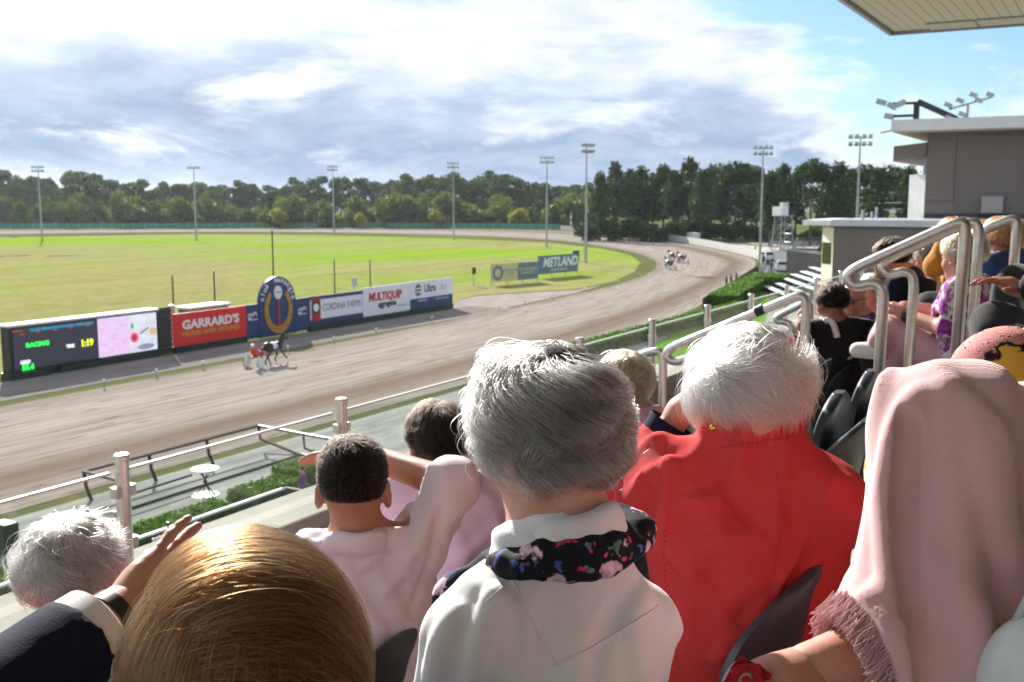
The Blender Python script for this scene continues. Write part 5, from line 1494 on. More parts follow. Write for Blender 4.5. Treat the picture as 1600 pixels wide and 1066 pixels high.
    def collar(s, m, rad=.066, h=.040, flare=.022, tilt=.30, th=.004, gap=40, name='collar', rise=.0, fold=True, yscale=1.05, side=.0):
        """band round the neck, folded over outwards, open at the throat"""
        n = 44; P = []
        prof = [(0, 0), (.002, h)] + ([(.010, h + .006), (flare * .8, h - .004), (flare + .006, -.006)] if fold else [(.003, h)])
        full = prof + [(x - th, z - th * .2) for x, z in reversed(prof)]
        for i in range(n + 1):
            a = R(90 + gap) + (2 * math.pi - 2 * R(gap)) * i / n           # 90 deg = forward
            e = s.r * math.cos(a) + s.t * math.sin(a) * yscale
            fwd = math.sin(a); lowz = -tilt * (fwd * .5 + .5) * .10
            P.append([s.Nb - s.org + e * (rad * s.k + x) + UP * (z + lowz + rise + side * math.cos(a) + .0025 * math.sin(a * 5)) - s.t * .0 for (x, z) in full])
        mb = MB(); mb.grid(P, closed_v=True); mb.poly(P[0][::-1]); mb.poly(P[-1])
        return mb.build(name, m, s.o, smooth=True)


def sines(D, rng, n=5, f=(2, 6)):
    o = np.zeros(len(D))
    for _ in range(n):
        k = rng.normal(size=3); k *= rng.uniform(*f) / np.linalg.norm(k); o += np.sin(D @ k + rng.uniform(0, 6.28))
    return o / math.sqrt(n)
def hair_material(name, cols, rough=.32, spread=.5, root_dark=.0, tint=.0, ior=1.55):
    """strands: colour picked per strand among cols"""
    m = bpy.data.materials.new(name); m.use_nodes = True; t = NT(m.node_tree); t.n.clear()
    out = t.add('ShaderNodeOutputMaterial'); h = t.add('ShaderNodeBsdfHairPrincipled', parametrization='COLOR')
    hi = t.add('ShaderNodeHairInfo'); at = t.add('ShaderNodeAttribute', attribute_name='tone')
    n = len(cols); v = t.math('ADD', t.math('MULTIPLY', hi.outputs['Random'], spread), t.math('MULTIPLY', at.outputs['Fac'], 1 - spread), clamp=True)
    c = t.ramp(v, [((i + .5) / n, c) for i, c in enumerate(cols)])
    if root_dark: c = t.mix(t.ramp(hi.outputs['Intercept'], [(0, root_dark), (.35, 0)]), c, (*[x * .35 for x in cols[0]], 1))
    t.l.new(c, h.inputs['Color']); h.inputs['IOR'].default_value = ior; h.inputs['Roughness'].default_value = rough; h.inputs['Radial Roughness'].default_value = .45
    t.l.new(h.outputs[0], out.inputs[0]); return m
def hair(fig, name, m, C, fr, shell, n, length, crown=(0, -.35, .94), vol=(1.0, 1.18), region=None, wave=(.006, 40.), clump=.5, frizz=.1, seg=14, rad=.00035, grav=.5,
         floor_z=-.4, curl=0.0, seed=1, stray=.02, spike=0.0, swirl=0.0, org=None, parent=None, lenvar=.25, lumps=.05, hang=1.0, inward=0.0, tipr=.4, ridge=0.0):
    """strands rooted on the scalp that follow an ellipsoidal shell away from the crown and then hang"""
    rng = np.random.default_rng(seed); r, w, u = fr; Mx = np.array([r, w, u]); C = A3(C) + u * .012 - w * .012            # rows: local axes
    sh = np.array(shell, float); D = np.zeros((0, 3))
    while len(D) < n:
        d = rand_unit(n, rng); ok = region(d) if region else d[:, 2] > -.35
        D = np.concatenate([D, d[ok]])
    D = D[:n]; cr = np.array(crown, float); cr /= np.linalg.norm(cr)
    big = sines(D, rng, 4, (2, 5)); mid = sines(D, rng, 5, (5, 11)); fine = sines(D, rng, 5, (14, 28)); ph = sines(D, rng, 4, (2.0, 4.5)) * 2.2
    depth = rng.uniform(0, 1, n) ** .6
    kt = vol[0] + (vol[1] - vol[0]) * depth; kt = np.maximum(kt * (1 + lumps * mid + .45 * lumps * fine), vol[0] + .012)
    L = length(D) * (1 + lenvar * (rng.uniform(-1, 1, n) * .6 + .4 * mid)); L = np.maximum(L, .004)
    step = (L / seg)[:, None]
    p = D * sh * vol[0] * .985; pts = [p]
    away = D - cr * (D @ cr)[:, None]; away /= np.linalg.norm(away, axis=1)[:, None] + 1e-6
    nearc = np.exp(-(np.arccos(np.clip(D @ cr, -1, 1)) / .22) ** 2)[:, None]; jj = rng.normal(0, 1, (n, 3)); away = away + nearc * (jj - D * np.sum(jj * D, 1)[:, None]) * 1.2; away /= np.linalg.norm(away, axis=1)[:, None]
    if swirl:
        away = away + swirl * np.cross(cr, away); away /= np.linalg.norm(away, axis=1)[:, None]
    side = np.cross(D, away); jit = rng.normal(0, 1, (n, 3)); isstray = (rng.uniform(0, 1, n) < stray)[:, None]
    cl_dir = sines(D, rng, 5, (6, 12))[:, None] * side
    dirn = away + D * spike + clump * cl_dir * .5 + jit * frizz * .5; dirn /= np.linalg.norm(dirn, axis=1)[:, None]
    down_local = Mx @ np.array([0, 0, -1.0])
    s_acc = np.zeros(n)
    for i in range(seg):
        e = p / sh; kk = np.linalg.norm(e, axis=1); nrm = e / sh; nrm /= np.linalg.norm(nrm, axis=1)[:, None]
        tang = dirn - nrm * (np.sum(dirn * nrm, 1) * (1 - spike))[:, None]
        low = np.clip((floor_z - p[:, 2] / sh[2]) / .35, 0, 1)[:, None]
        g = (grav * (i + 1) / seg + low * hang)[:, None] if np.ndim(grav) else (grav * (i + 1) / seg + low * hang)
        dirn = tang + down_local * g * .45 + jit * frizz * .12 + nrm * (isstray * .35) - nrm * (inward * low)
        if curl: dirn = dirn + side * (curl * np.sin(s_acc * 90 + ph))[:, None] + nrm * (curl * .8 * np.cos(s_acc * 90 + ph))[:, None]
        dirn /= np.linalg.norm(dirn, axis=1)[:, None] + 1e-9
        p = p + dirn * step; s_acc = s_acc + step[:, 0]
        if spike < .3:
            e = p / sh; kk = np.linalg.norm(e, axis=1); tt = vol[0] + (kt - vol[0]) * min(1, (i + 1) / (seg * .35))
            tt = tt * (1 + ridge * np.cos(s_acc * wave[1] + ph)); corr = np.clip((tt / np.maximum(kk, .2) - 1), -.25, .25)[:, None]
            wgt = np.where((low > .3) & (corr < 0), .0, .55) * (1 - isstray * .8)
            p = p * (1 + corr * wgt)
        wv = np.sin(s_acc * wave[1] + ph) * wave[0] * min(1, 2.0 * (i + 1) / seg)
        wr = np.cos(s_acc * wave[1] * .9 + ph + .6) * wave[0] * .8 * min(1, 2.0 * (i + 1) / seg)
        pts.append(p + side * wv[:, None] + nrm * wr[:, None])
    X = np.stack(pts, 1); X = X @ Mx + A3(C)                                               # to world
    org = A3(fig.org) if org is None else A3(org)
    X = (X - org).astype(np.float32)
    hc = bpy.data.hair_curves.new(name); hc.add_curves([seg + 1] * n)
    hc.attributes['position'].data.foreach_set('vector', X.ravel())
    ra = hc.attributes.new('radius', 'FLOAT', 'POINT'); tp = np.linspace(1, tipr, seg + 1)[None, :] * rad * rng.uniform(.7, 1.25, n)[:, None]
    ra.data.foreach_set('value', tp.astype(np.float32).ravel())
    ta = hc.attributes.new('tone', 'FLOAT', 'CURVE'); ta.data.foreach_set('value', np.clip(.5 + .20 * mid + .24 * fine + .12 * big, 0, 1).astype(np.float32))
    hc.materials.append(m)
    o = link(name, hc, parent if parent is not None else fig.o)
    return o
def cap_mesh(fig, name, m, C, fr, shell, zmin=-.5, yfront=.55, org=None, seed=3, lum=.03):
    """thick underlayer that keeps the scalp from showing between the strands"""
    rng = np.random.default_rng(seed); r, w, u = fr; P = []; C = A3(C) + u * .012 - w * .012
    for i in range(18):
        th = math.pi * .98 * i / 17 * .78; row = []
        for j in range(32):
            a = 2 * math.pi * j / 32; d = np.array([math.sin(th) * math.cos(a), math.sin(th) * math.sin(a), math.cos(th)])
            row.append(d)
        P.append(row)
    mb = MB(); Q = []
    for row in P:
        out = []
        for d in row:
            if d[1] > yfront and d[2] < .55:
                d = d.copy(); d[2] = .55 if d[1] > yfront else d[2]; d /= np.linalg.norm(d)
            x = d * np.array(shell) * .975; out.append(C + r * x[0] + w * x[1] + u * x[2] - (A3(fig.org) if org is None else A3(org)))
        Q.append(out)
    mb.grid(Q, closed_v=True)
    return mb.build(name, m, fig.o, smooth=True)
HM = {}
HM['grey'] = hair_material('hair_grey', [(.018, .016, .014), (.05, .046, .042), (.11, .103, .097), (.25, .238, .226), (.50, .485, .46)], .30)
HM['white'] = hair_material('hair_white', [(.10, .085, .072), (.27, .245, .22), (.45, .425, .40), (.64, .62, .59)], .30)
HM['whitebrown'] = hair_material('hair_white_brown', [(.09, .06, .045), (.22, .165, .13), (.48, .43, .39), (.74, .71, .68)], .30)
HM['brown'] = hair_material('hair_golden_brown', [(.022, .007, .002), (.050, .019, .005), (.10, .042, .012), (.22, .115, .04)], .26)
HM['black'] = hair_material('hair_black', [(.006, .005, .004), (.010, .008, .007), (.018, .014, .011)], .55, ior=1.3)
HM['dark'] = hair_material('hair_dark', [(.008, .006, .005), (.014, .010, .008), (.026, .018, .013)], .45, ior=1.3)
HM['blonde'] = hair_material('hair_blonde', [(.10, .06, .025), (.24, .16, .075), (.42, .33, .19), (.62, .54, .40)], .28)
HM['auburn'] = hair_material('hair_auburn', [(.16, .05, .02), (.32, .11, .04), (.45, .18, .07)], .28)
def under(col, nm): return vary(mat(nm, col, .7, spec=.2), col, tuple(c * .6 for c in col), 40)
UM = {'grey': under((.07, .064, .058), 'under_grey'), 'white': under((.3, .27, .24), 'under_white'), 'brown': under((.06, .026, .008), 'under_brown'), 'black': under((.014, .011, .01), 'under_black'), 'blonde': under((.18, .12, .06), 'under_blonde'), 'dark': under((.03, .02, .016), 'under_dark'), 'auburn': under((.2, .07, .03), 'under_auburn'), 'whitebrown': under((.28, .22, .18), 'under_whitebrown')}
def noface(d): return ~((d[:, 1] > .42) & (d[:, 2] < .42)) & (d[:, 2] > -.74)
def bobL(crown, end, r, mn=.02):
    c = np.array(crown, float); c /= np.linalg.norm(c)
    return lambda D: np.maximum(r * (end - np.arccos(np.clip(D @ c, -1, 1))), mn)
def bp3(u, v, d): return A3(PD(u, v, d))
CL = {}
CL['white_shirt'] = cloth('white_shirt', (.82, .82, .84), (.79, .79, .82), 1100, sheen=.1, fold_b=.12)
CL['pink_shirt'] = cloth('pale_pink_shirt', (.80, .73, .78), (.76, .68, .75), 1000, sheen=.1, fold_b=.12)
CL['lilac_shirt'] = cloth('lilac_pink_shirt', (.70, .54, .68), (.66, .50, .65), 1000, sheen=.1, fold_b=.12)
CL['red'] = cloth('red_linen', (.64, .052, .054), (.57, .042, .046), 560, bump=.6, fold_b=.10, fold=16, rib=420, sheen=0.0)
CL['pink_shawl'] = cloth('pink_shawl_knit', (.76, .44, .45), (.70, .39, .41), 420, rough=.95, sheen=.5, bump=.7, fold_b=.10, fold=9, rib=330)
CL['navy'] = cloth('navy_wool', (.006, .010, .030), (.009, .013, .036), 420, sheen=.0, bump=.6)
CL['black'] = cloth('black_cloth', (.012, .012, .014), None, 600)
CL['dark_trousers'] = cloth('dark_trousers', (.02, .02, .024), None, 600)
CL['pink_trousers'] = cloth('pink_trousers', (.66, .38, .40), None, 700)
CL['pink_knit'] = cloth('pink_knit', (.72, .46, .56), (.66, .40, .52), 260, bump=.8)
CL['mustard'] = cloth('mustard_knit', (.55, .24, .02), None, 400)
CL['blue'] = cloth('blue_cloth', (.03, .07, .20), None, 500)
CL['denim'] = cloth('denim', (.04, .06, .13), (.06, .09, .17), 700, bump=.4)
CL['dusty_pink'] = cloth('dusty_pink_cloth', (.40, .16, .17), None, 500)
CL['peach'] = cloth('peach_cloth', (.70, .32, .25), None, 500)
CL['beige'] = cloth('beige_trousers', (.40, .33, .25), None, 600)
def floral(name, ground, blobs, scale, edge=None):
    """printed cloth: soft-edged blossoms on a ground colour"""
    m = mat(name, ground, .8, spec=.2); t = NT(m.node_tree); b = bsdf(m); co = t.coords('Object')
    wob = t.vmath('ADD', co, t.vmath('MULTIPLY', t.noise(co, scale * 1.6, 3, .6, out=1), (.35 / scale * 4,) * 3))
    c = t.mix(0.0, (*ground, 1), (*ground, 1))
    for i, (col, sc, th) in enumerate(blobs):
        v = t.add('ShaderNodeTexVoronoi'); t.l.new(t.mapping(wob, loc=(i * 3.3, i * 1.7, i * 2.9)), v.inputs['Vector']); v.inputs['Scale'].default_value = scale * sc
        if edge: c = t.mix(t.ramp(v.outputs['Distance'], [(th + .045, 1), (th + .06, 0)]), c, (*edge, 1))
        f = t.ramp(v.outputs['Distance'], [(th - .04, 1), (th + .03, 0)])
        tone = t.mix(t.ramp(t.noise(co, scale * 3, 3), [(.35, 0), (.65, 1)]), (*col, 1), (*[min(1, x * 1.9 + .06) for x in col], 1))
        c = t.mix(f, c, tone)
    t.l.new(c, b.inputs['Base Color']); return m
CL['scarf'] = floral('floral_scarf', (.010, .011, .018), [((.10, .16, .14), 1.5, .22), ((.03, .05, .22), 1.2, .20), ((.50, .34, .42), .8, .28), ((.45, .02, .10), 1.7, .17)], 22)
CL['purple_floral'] = floral('purple_floral', (.70, .68, .68), [((.10, .12, .06), 1.4, .26), ((.20, .015, .19), .9, .50), ((.36, .04, .30), 1.3, .36)], 15)
CL['purple'] = floral('purple_print', (.12, .03, .14), [((.25, .04, .10), 1.2, .3), ((.05, .05, .2), 1.5, .25)], 18)
# pink cloth with black squiggles and black-edged yellow blossoms
m = mat('squiggle_dress', (.75, .35, .33), .8, spec=.2); t = NT(m.node_tree); b = bsdf(m); co = t.coords('Object')
nz = t.noise(co, 26, 1.0, .4, 1.2); sq = t.math('ABSOLUTE', t.math('SINE', t.math('MULTIPLY', nz, 62)))
c = t.mix(t.ramp(sq, [(.22, 1), (.42, 0)]), (.78, .36, .34, 1), (.03, .006, .012, 1))
wob = t.vmath('ADD', co, t.vmath('MULTIPLY', t.noise(co, 16, 3, .6, out=1), (.09,) * 3))
v = t.add('ShaderNodeTexVoronoi'); t.l.new(t.mapping(wob, loc=(.31, .02, .17)), v.inputs['Vector']); v.inputs['Scale'].default_value = 8.5
c = t.mix(t.ramp(v.outputs['Distance'], [(.50, 1), (.53, 0)]), c, (.02, .012, .02, 1))
c = t.mix(t.ramp(v.outputs['Distance'], [(.42, 1), (.45, 0)]), c, (.62, .40, .06, 1))
c = t.mix(t.ramp(v.outputs['Distance'], [(.18, 1), (.2, 0)]), c, (.78, .68, .50, 1))
t.l.new(c, b.inputs['Base Color']); CL['squiggle'] = m
SHOE = {'dark': mat('shoe_dark', (.02, .018, .016), .4), 'white': mat('shoe_white', (.72, .68, .66), .5)}
def on_surface(obj, pix):
    """points where rays through these photo pixels meet the object (its own surface)"""
    me = obj.data; bv = BVHTree.FromPolygons([v.co for v in me.vertices], [p.vertices for p in me.polygons]); mw = Vector((0, 0, 0)); p = obj
    while p is not None: mw = mw + p.location; p = p.parent
    out = []
    for (u, v) in pix:
        h = bv.ray_cast(Vector((0, 0, CAM_H)) - mw, ray(u, v).normalized())
        if h[0] is not None: out.append((h[0], h[1]))
    return out
def dense(pts, step):
    P = np.array(pts, float)
    for _ in range(2):
        Q = [P[0]]
        for a, b_ in zip(P[:-1], P[1:]): Q += [a * .75 + b_ * .25, a * .25 + b_ * .75]
        Q.append(P[-1]); P = np.array(Q)
    d = np.r_[0, np.cumsum(np.linalg.norm(np.diff(P, axis=0), axis=1))]; q = np.arange(0, d[-1], step)
    return np.c_[np.interp(q, d, P[:, 0]), np.interp(q, d, P[:, 1])]
def seam(obj, pts, r, m, name='seam', lift=.0):
    h = on_surface(obj, dense(pts, 5))
    if len(h) > 2: MB().tube([p + n * lift for p, n in h], r, 6).build(name, m, obj, smooth=True)
def stitches(obj, pts, m, step=9, ln=.0022):
    mb = MB()
    for p, n in on_surface(obj, dense(pts, step)): mb.ell(p + n * .0003, (ln * .62, ln * .62, ln * .8), 6, 4)
    o = mb.build('stitching', m, obj); o['kind'] = 'stuff'

# ------------------------------------------------------------------ grey-haired woman in the white shirt (second row)
g = Fig(bp3(851, 656, 1.30), 50, 72, 14, 0, .90, Nb=bp3(880, 812, 1.27), sw=.150, drop=.085, lean=.14, floor=FL[2], hip_drop=.50, hipz=FL[2] + .5)
g.SL = bp3(742, 1000, 1.22); g.SR = bp3(985, 985, 1.28)
g.EL = g.SL - UP * .24 + g.t * .07 - g.r * .05; g.ER = g.SR - UP * .24 + g.t * .08 + g.r * .02
g.WL = g.EL + g.t * .22 + g.r * .06; g.WR = g.ER + g.t * .22 - g.r * .06
g.body(.007, SK['fair'], 'grey-haired woman in a white shirt and dark floral scarf, centre of the second row')
sh = g.top('shirt', CL['white_shirt'], .0055, (.93, .93), 1.0, (.0062, [((.2, -.5, 1), .15), ((.9, -.5, .35), .085), ((.3, .9, -.4), .12)], 4), cut_neck=.012, chest=(.132, .105), sr=(.056, .060, .05), ridges=[([(712, 955), (690, 1000), (672, 1066)], .012, .006), ([(775, 925), (752, 990), (742, 1066)], .010, .005), ([(805, 915), (812, 1000), (800, 1066)], .008, -.004), ([(1010, 925), (985, 985), (1000, 1066)], .009, .005), ([(960, 950), (935, 1010), (930, 1066)], .009, -.004)])
g.trousers(CL['beige']); g.shoes(SHOE['dark'])
g.collar(CL['white_shirt'], .060, .036, .024, .5, gap=38, rise=-.012, side=.012)
seam(sh, [(800, 905), (826, 960), (868, 1040)], .0017, CL['white_shirt'], lift=.0006); seam(sh, [(868, 1040), (950, 1000), (1032, 945)], .0017, CL['white_shirt'], lift=.0006)
seam(sh, [(760, 940), (800, 905), (838, 878)], .0010, CL['white_shirt'], lift=.0004)
def sc(f):
    rng = np.random.default_rng(8)
    for q in range(2):
        P = []; n = 20
        for i in range(n + 1):
            a = R(-262 + 344 * i / n); rr = .078 + .010 * q + .008 * math.sin(a * 3 + q * 2)
            dz = (-.012 - .011 * q) + .012 * math.sin(a * 2 + q) - .045 * (math.sin(a) * .5 + .5) + .016 * math.cos(a)
            P.append(g.Nb + g.r * math.cos(a) * rr * 1.02 + g.t * math.sin(a) * rr * .95 + UP * dz)
        f.chain(P, [.0135 + .003 * math.sin(i * 1.3 + q) + .004 * max(0, math.cos(R(-262 + 344 * i / n))) for i in range(n + 1)], .012)
    # the end that falls over her left shoulder
    f.chain([g.Nb - g.r * .085 + g.t * .03 - UP * .055, g.Nb - g.r * .13 + g.t * .055 - UP * .10, g.SL + g.t * .075 - UP * .04], [.016, .019, .017], .02)
g.garment('scarf', CL['scarf'], .005, sc, [g.Nb, g.SL, g.SR], .17, (.0022, [((.3, .4, 1), .04), ((1, .2, .5), .05)], 2))
crw = (.10, -.30, .95); fr = g.hf
hair(g, 'hair', HM['grey'], g.C - g.hf[2] * .004, fr, (.070, .087, .091), 26000, bobL(crw, 2.40, .100), crw, (1.0, 1.13), noface, (.019, 66.), .9, .10, 22, .00036, .30, -.62, seed=21, stray=.012, lumps=.05, inward=.30, swirl=.65, ridge=.05)
cap_mesh(g, 'hair_underlayer', UM['grey'], g.C, fr, (.069, .086, .088))

# ------------------------------------------------------------------ woman in the red jacket (second row)
g = Fig(bp3(1166, 604, 1.77), 40, 58, 22, 4, .92, Nb=bp3(1190, 700, 1.78), sw=.17, drop=.05, lean=-.05, floor=FL[2], hipz=FL[2] + .5)
g.SL = bp3(1062, 752, 1.80); g.SR = bp3(1288, 774, 1.74)
g.EL = bp3(968, 792, 1.92); g.WL = bp3(1050, 664, 1.92); g.fL = A3(bp3(1092, 590, 1.95) - g.WL); g.pL = g.r
g.ER = g.SR - UP * .25 + g.t * .10 + g.r * .01; g.WR = g.ER + g.t * .22 - g.r * .10
g.curl = .35
rb = g.body(.007, SK['ruddy'], 'white-haired woman in a bright red jacket shading her eyes with one hand')
jk = g.top('jacket', CL['red'], .006, (.93, .92), 1.04, (.0075, [((.3, .1, 1), .19), ((1, -.6, .3), .12), ((.2, 1, .6), .085)], 9), stand=.056, chest=(.168, .115), sr=(.066, .060, .046), ridges=[([(1046, 722), (1050, 770), (1030, 830)], .012, .007), ([(1000, 745), (1020, 790), (1012, 840)], .012, -.006), ([(1125, 745), (1150, 785), (1168, 812)], .010, -.006), ([(1040, 850), (1100, 930), (1180, 1010)], .014, .004), ([(1250, 880), (1190, 960), (1120, 1030)], .014, .004), ([(1290, 800), (1270, 870), (1230, 920)], .012, -.004)])
g.trousers(CL['dark_trousers']); g.shoes(SHOE['dark'])
n = (g.WL - g.EL) / np.linalg.norm(g.WL - g.EL)
MB().tube([Vector(g.EL + (g.WL - g.EL) * .84 - g.org), Vector(g.EL + (g.WL - g.EL) * 1.02 - g.org)], [.045, .047], 20, cap=False).build('cuff', CL['navy'], rb, smooth=True)
MB().ell(Vector(g.C - g.hf[0] * .084 - g.hf[2] * .068 - g.org), (.006,) * 3, 10, 8).build('earring', mat('gold', (.7, .45, .12), .25, 1.0), rb, smooth=True)
thread = mat('red_thread', (.22, .01, .015), .8)
stitches(jk, [(1120, 700), (1160, 694), (1195, 690), (1236, 682)], thread, 7)
stitches(jk, [(1214, 738), (1222, 800), (1214, 870), (1196, 960), (1182, 1050)], thread)
stitches(jk, [(1040, 820), (1036, 880), (1046, 950), (1062, 1050)], thread)
seam(jk, [(1043, 716), (1048, 760), (1041, 840)], .0012, CL['red'])
crw = (-.05, -.35, .93)
hair(g, 'hair', HM['white'], g.C, g.hf, (.077, .094, .090), 20000, bobL(crw, 2.6, .080, .05), crw, (1.0, 1.13), noface, (.009, 45.), 1.0, .22, 14, .00042, .28, -.75, seed=33, stray=.02, lumps=.10, lenvar=.4, swirl=.5, curl=.18, ridge=.05)
cap_mesh(g, 'hair_underlayer', UM['white'], g.C, g.hf, (.076, .093, .088))

# ------------------------------------------------------------------ brown-haired woman at the bottom left (second row)
g = Fig(bp3(385, 1048, .90), 50, 46, 10, 0, 1.0, sw=.17, lean=.10, floor=FL[2], hipz=FL[2] + .48)
g.EL = bp3(-60, 1140, .84); g.hk = .88; g.WL = bp3(196, 955, .985); g.fL = A3(bp3(322, 806, 1.15) - g.WL); g.pL = -g.t * .9 - UP * .25; g.curl = .10
g.SL = g.Nb - g.r * .17 - UP * .06
ob = g.body(.008, SK['fair'], 'woman with straight golden-brown hair and a navy sleeve at the bottom left')
_la, _lb = np.linalg.norm(g.EL - g.SL), np.linalg.norm(g.WL - g.EL)
g.top('jacket', CL['navy'], .007, ((_la + .70 * _lb) / (_la + _lb), .9), 1.02, (.004, [((.3, .2, 1), .1)], 5), cut_neck=.03, sr=(.066, .054, .045))
g.trousers(CL['dark_trousers']); g.shoes(SHOE['dark'])
ax = (g.WL - g.EL); L = np.linalg.norm(ax); ax = ax / L
def ring(p0, p1, r0, r1, nm, m_, par):
    mb = MB(); a, b_ = Vector(p0 - g.org), Vector(p1 - g.org); mb.tube([a, a + (b_ - a) * .06, a + (b_ - a) * .94, b_], [r0 * .93, r0, r1, r1 * .94], 28, cap=False); return mb.build(nm, m_, par, auto=50)
ring(g.EL + ax * L * .64, g.EL + ax * L * .815, .047, .0455, 'shirt_cuff', CL['white_shirt'], ob)
wt = thing('wrist_watch', 'black wrist watch on the wrist of the brown-haired woman', 'watch', g.WL); q_ = g.org; g.org = g.WL
wb = ring(g.EL + ax * L * .865, g.EL + ax * L * .955, .0312, .0300, 'strap', mat('watch_strap', (.015, .015, .017), .35), wt)
g.org = q_
crw = (.22, -.10, .97)
hair(g, 'hair', HM['brown'], g.C, g.hf, (.090, .108, .098), 24000, lambda D: np.full(len(D), .34), crw, (1.0, 1.22), lambda d: (d[:, 2] > -.3) & ~((d[:, 1] > .5) & (d[:, 2] < .4)), (.003, 22.), .25, .035, 20, .00028, .5, -.05, seed=44, stray=.0, lumps=.022, lenvar=.10, hang=1.2)
cap_mesh(g, 'hair_underlayer', UM['brown'], g.C, g.hf, (.088, .106, .096))

# ------------------------------------------------------------------ white-haired woman at the far left (front row)
g = Fig(bp3(116, 886, 1.98), 55, 18, 12, -4, .97, sw=.165, floor=FL[1], hipz=FL[1] + .48)
g.body(.008, SK['ruddy'], 'white-haired woman in red with curly hair at the left end of the front row')
g.top('jacket', CL['red'], .008, (.92, .92), 1.0, cut_neck=.035); g.trousers(CL['dark_trousers']); g.shoes(SHOE['dark'])
g.collar(CL['red'], .068, .060, .02, .2, rise=.005, side=.006)
crw = (0, -.3, .95)
hair(g, 'hair', HM['whitebrown'], g.C, g.hf, (.079, .097, .092), 14000, bobL(crw, 2.55, .07, .04), crw, (1.0, 1.06), lambda d: noface(d) & ~((d[:, 0] > .55) & (d[:, 1] > .0) & (d[:, 2] < .15)), (.007, 70.), 1.0, .2, 13, .0005, .3, -.7, seed=52, stray=.02, lumps=.11, curl=.45, swirl=.3)
cap_mesh(g, 'hair_underlayer', UM['whitebrown'], g.C, g.hf, (.078, .096, .091))

# ------------------------------------------------------------------ men in pink shirts (front row)
g = Fig(bp3(552, 748, 2.36), 38, 34, 2, 0, 1.0, Nb=bp3(560, 845, 2.34), sw=.18, floor=FL[1], hipz=FL[1] + .46, lean=.05)
g.SL = bp3(500, 880, 2.38) - g.r * .015; g.SR = bp3(652, 852, 2.38); g.ER = bp3(702, 757, 2.42); g.WR = bp3(556, 706, 2.60); g.fR = A3(bp3(494, 712, 2.64) - g.WR); g.pR = -UP * .7 - g.t * .3; g.curl = .15
b1 = g.body(.008, SK['tan'], 'short black-haired man in a pale pink shirt shading his eyes with his raised arm')
g.top('shirt', CL['pink_shirt'], .0065, (.46, .415), 1.0, (.0040, [((1, -.3, .9), .085), ((.2, .6, 1), .12), ((1, .8, -.5), .07)], 12), cut_neck=.03, chest=(.175, .12), sr=(.068, .058, .058), ridges=[([(640, 800), (610, 850), (560, 890)], .010, .004), ([(670, 800), (650, 860), (600, 930)], .010, .004), ([(690, 790), (675, 870), (640, 960)], .010, -.005), ([(540, 870), (560, 940), (600, 990)], .012, .004)])
g.trousers(CL['dark_trousers']); g.shoes(SHOE['dark']); g.collar(CL['white_shirt'] if False else CL['pink_shirt'], .064, .040, .020, .35, gap=30)
crw = (0, -.1, 1)
hair(g, 'hair', HM['black'], g.C, g.hf, (.077, .097, .088), 18000, lambda D: np.interp(D[:, 2], [-.62, -.2, .3, .75, 1], [.004, .008, .014, .028, .036]), crw, (1.0, 1.06), lambda d: noface(d) & (d[:, 2] > -.55), (.001, 60.), .5, .35, 6, .0006, .15, -2, seed=61, stray=0, spike=.45, lumps=.01, swirl=.4)
cap_mesh(g, 'hair_underlayer', UM['black'], g.C, g.hf, (.0765, .0965, .0875))
g = Fig(bp3(685, 684, 2.93), 44, 50, 4, 0, .98, Nb=bp3(712, 752, 2.92), sw=.175, floor=FL[1], hipz=FL[1] + .46, lean=.06)
b2 = g.body(.009, SK['tan'], 'dark-haired man in glasses and a lilac-pink shirt, second from the left in pink')
g.top('shirt', CL['lilac_shirt'], .0075, (.46, .46), 1.02, (.006, [((.3, .5, 1), .11), ((1, .2, .3), .12)], 14), cut_neck=.03, chest=(.172, .12))
g.trousers(CL['dark_trousers']); g.shoes(SHOE['dark']); g.collar(CL['lilac_shirt'], .064, .040, .020, .35, gap=30)
hair(g, 'hair', HM['dark'], g.C, g.hf, (.080, .100, .090), 12000, lambda D: np.interp(D[:, 2], [-.62, -.2, .3, 1], [.02, .035, .05, .06]), crw, (1.0, 1.14), noface, (.003, 60.), .9, .2, 9, .00055, .2, -1, seed=62, stray=.01, lumps=.06, swirl=.8)
cap_mesh(g, 'hair_underlayer', UM['dark'], g.C, g.hf, (.079, .099, .089))
def glasses(g, o, dark=False, label='black-framed glasses'):
    r, w, u = g.hf; t_ = thing('glasses', label, 'glasses', g.C); m_ = M['black_metal']; gl_ = mat('lens', (.01, .01, .012) if dark else (.3, .3, .3), .08)
    for sx in (-1, 1):
        c = r * sx * .032 + w * .098 - u * .02
        P = [Vector(c + r * .024 * math.cos(a) + u * .019 * math.sin(a)) for a in np.linspace(0, 2 * math.pi, 17)[:-1]]
        rim = MB().tube(P, .0022, 6, closed=True).build('rim', m_, t_)
        if dark: MB().prism(P, Vector(w * .002)).build('lens', gl_, rim)
        MB().tube([Vector(r * sx * .056 + w * .096 - u * .015), Vector(r * sx * .079 + w * .07 - u * .012), Vector(r * sx * .082 - w * .01 - u * .012)], .0022, 6).build('temple', m_, t_)
    MB().tube([Vector(r * -.01 + w * .1 - u * .015), Vector(r * .01 + w * .1 - u * .015)], .002, 6).build('bridge', m_, t_)
glasses(g, b2, False, 'black-framed glasses on the dark-haired man in the lilac shirt')

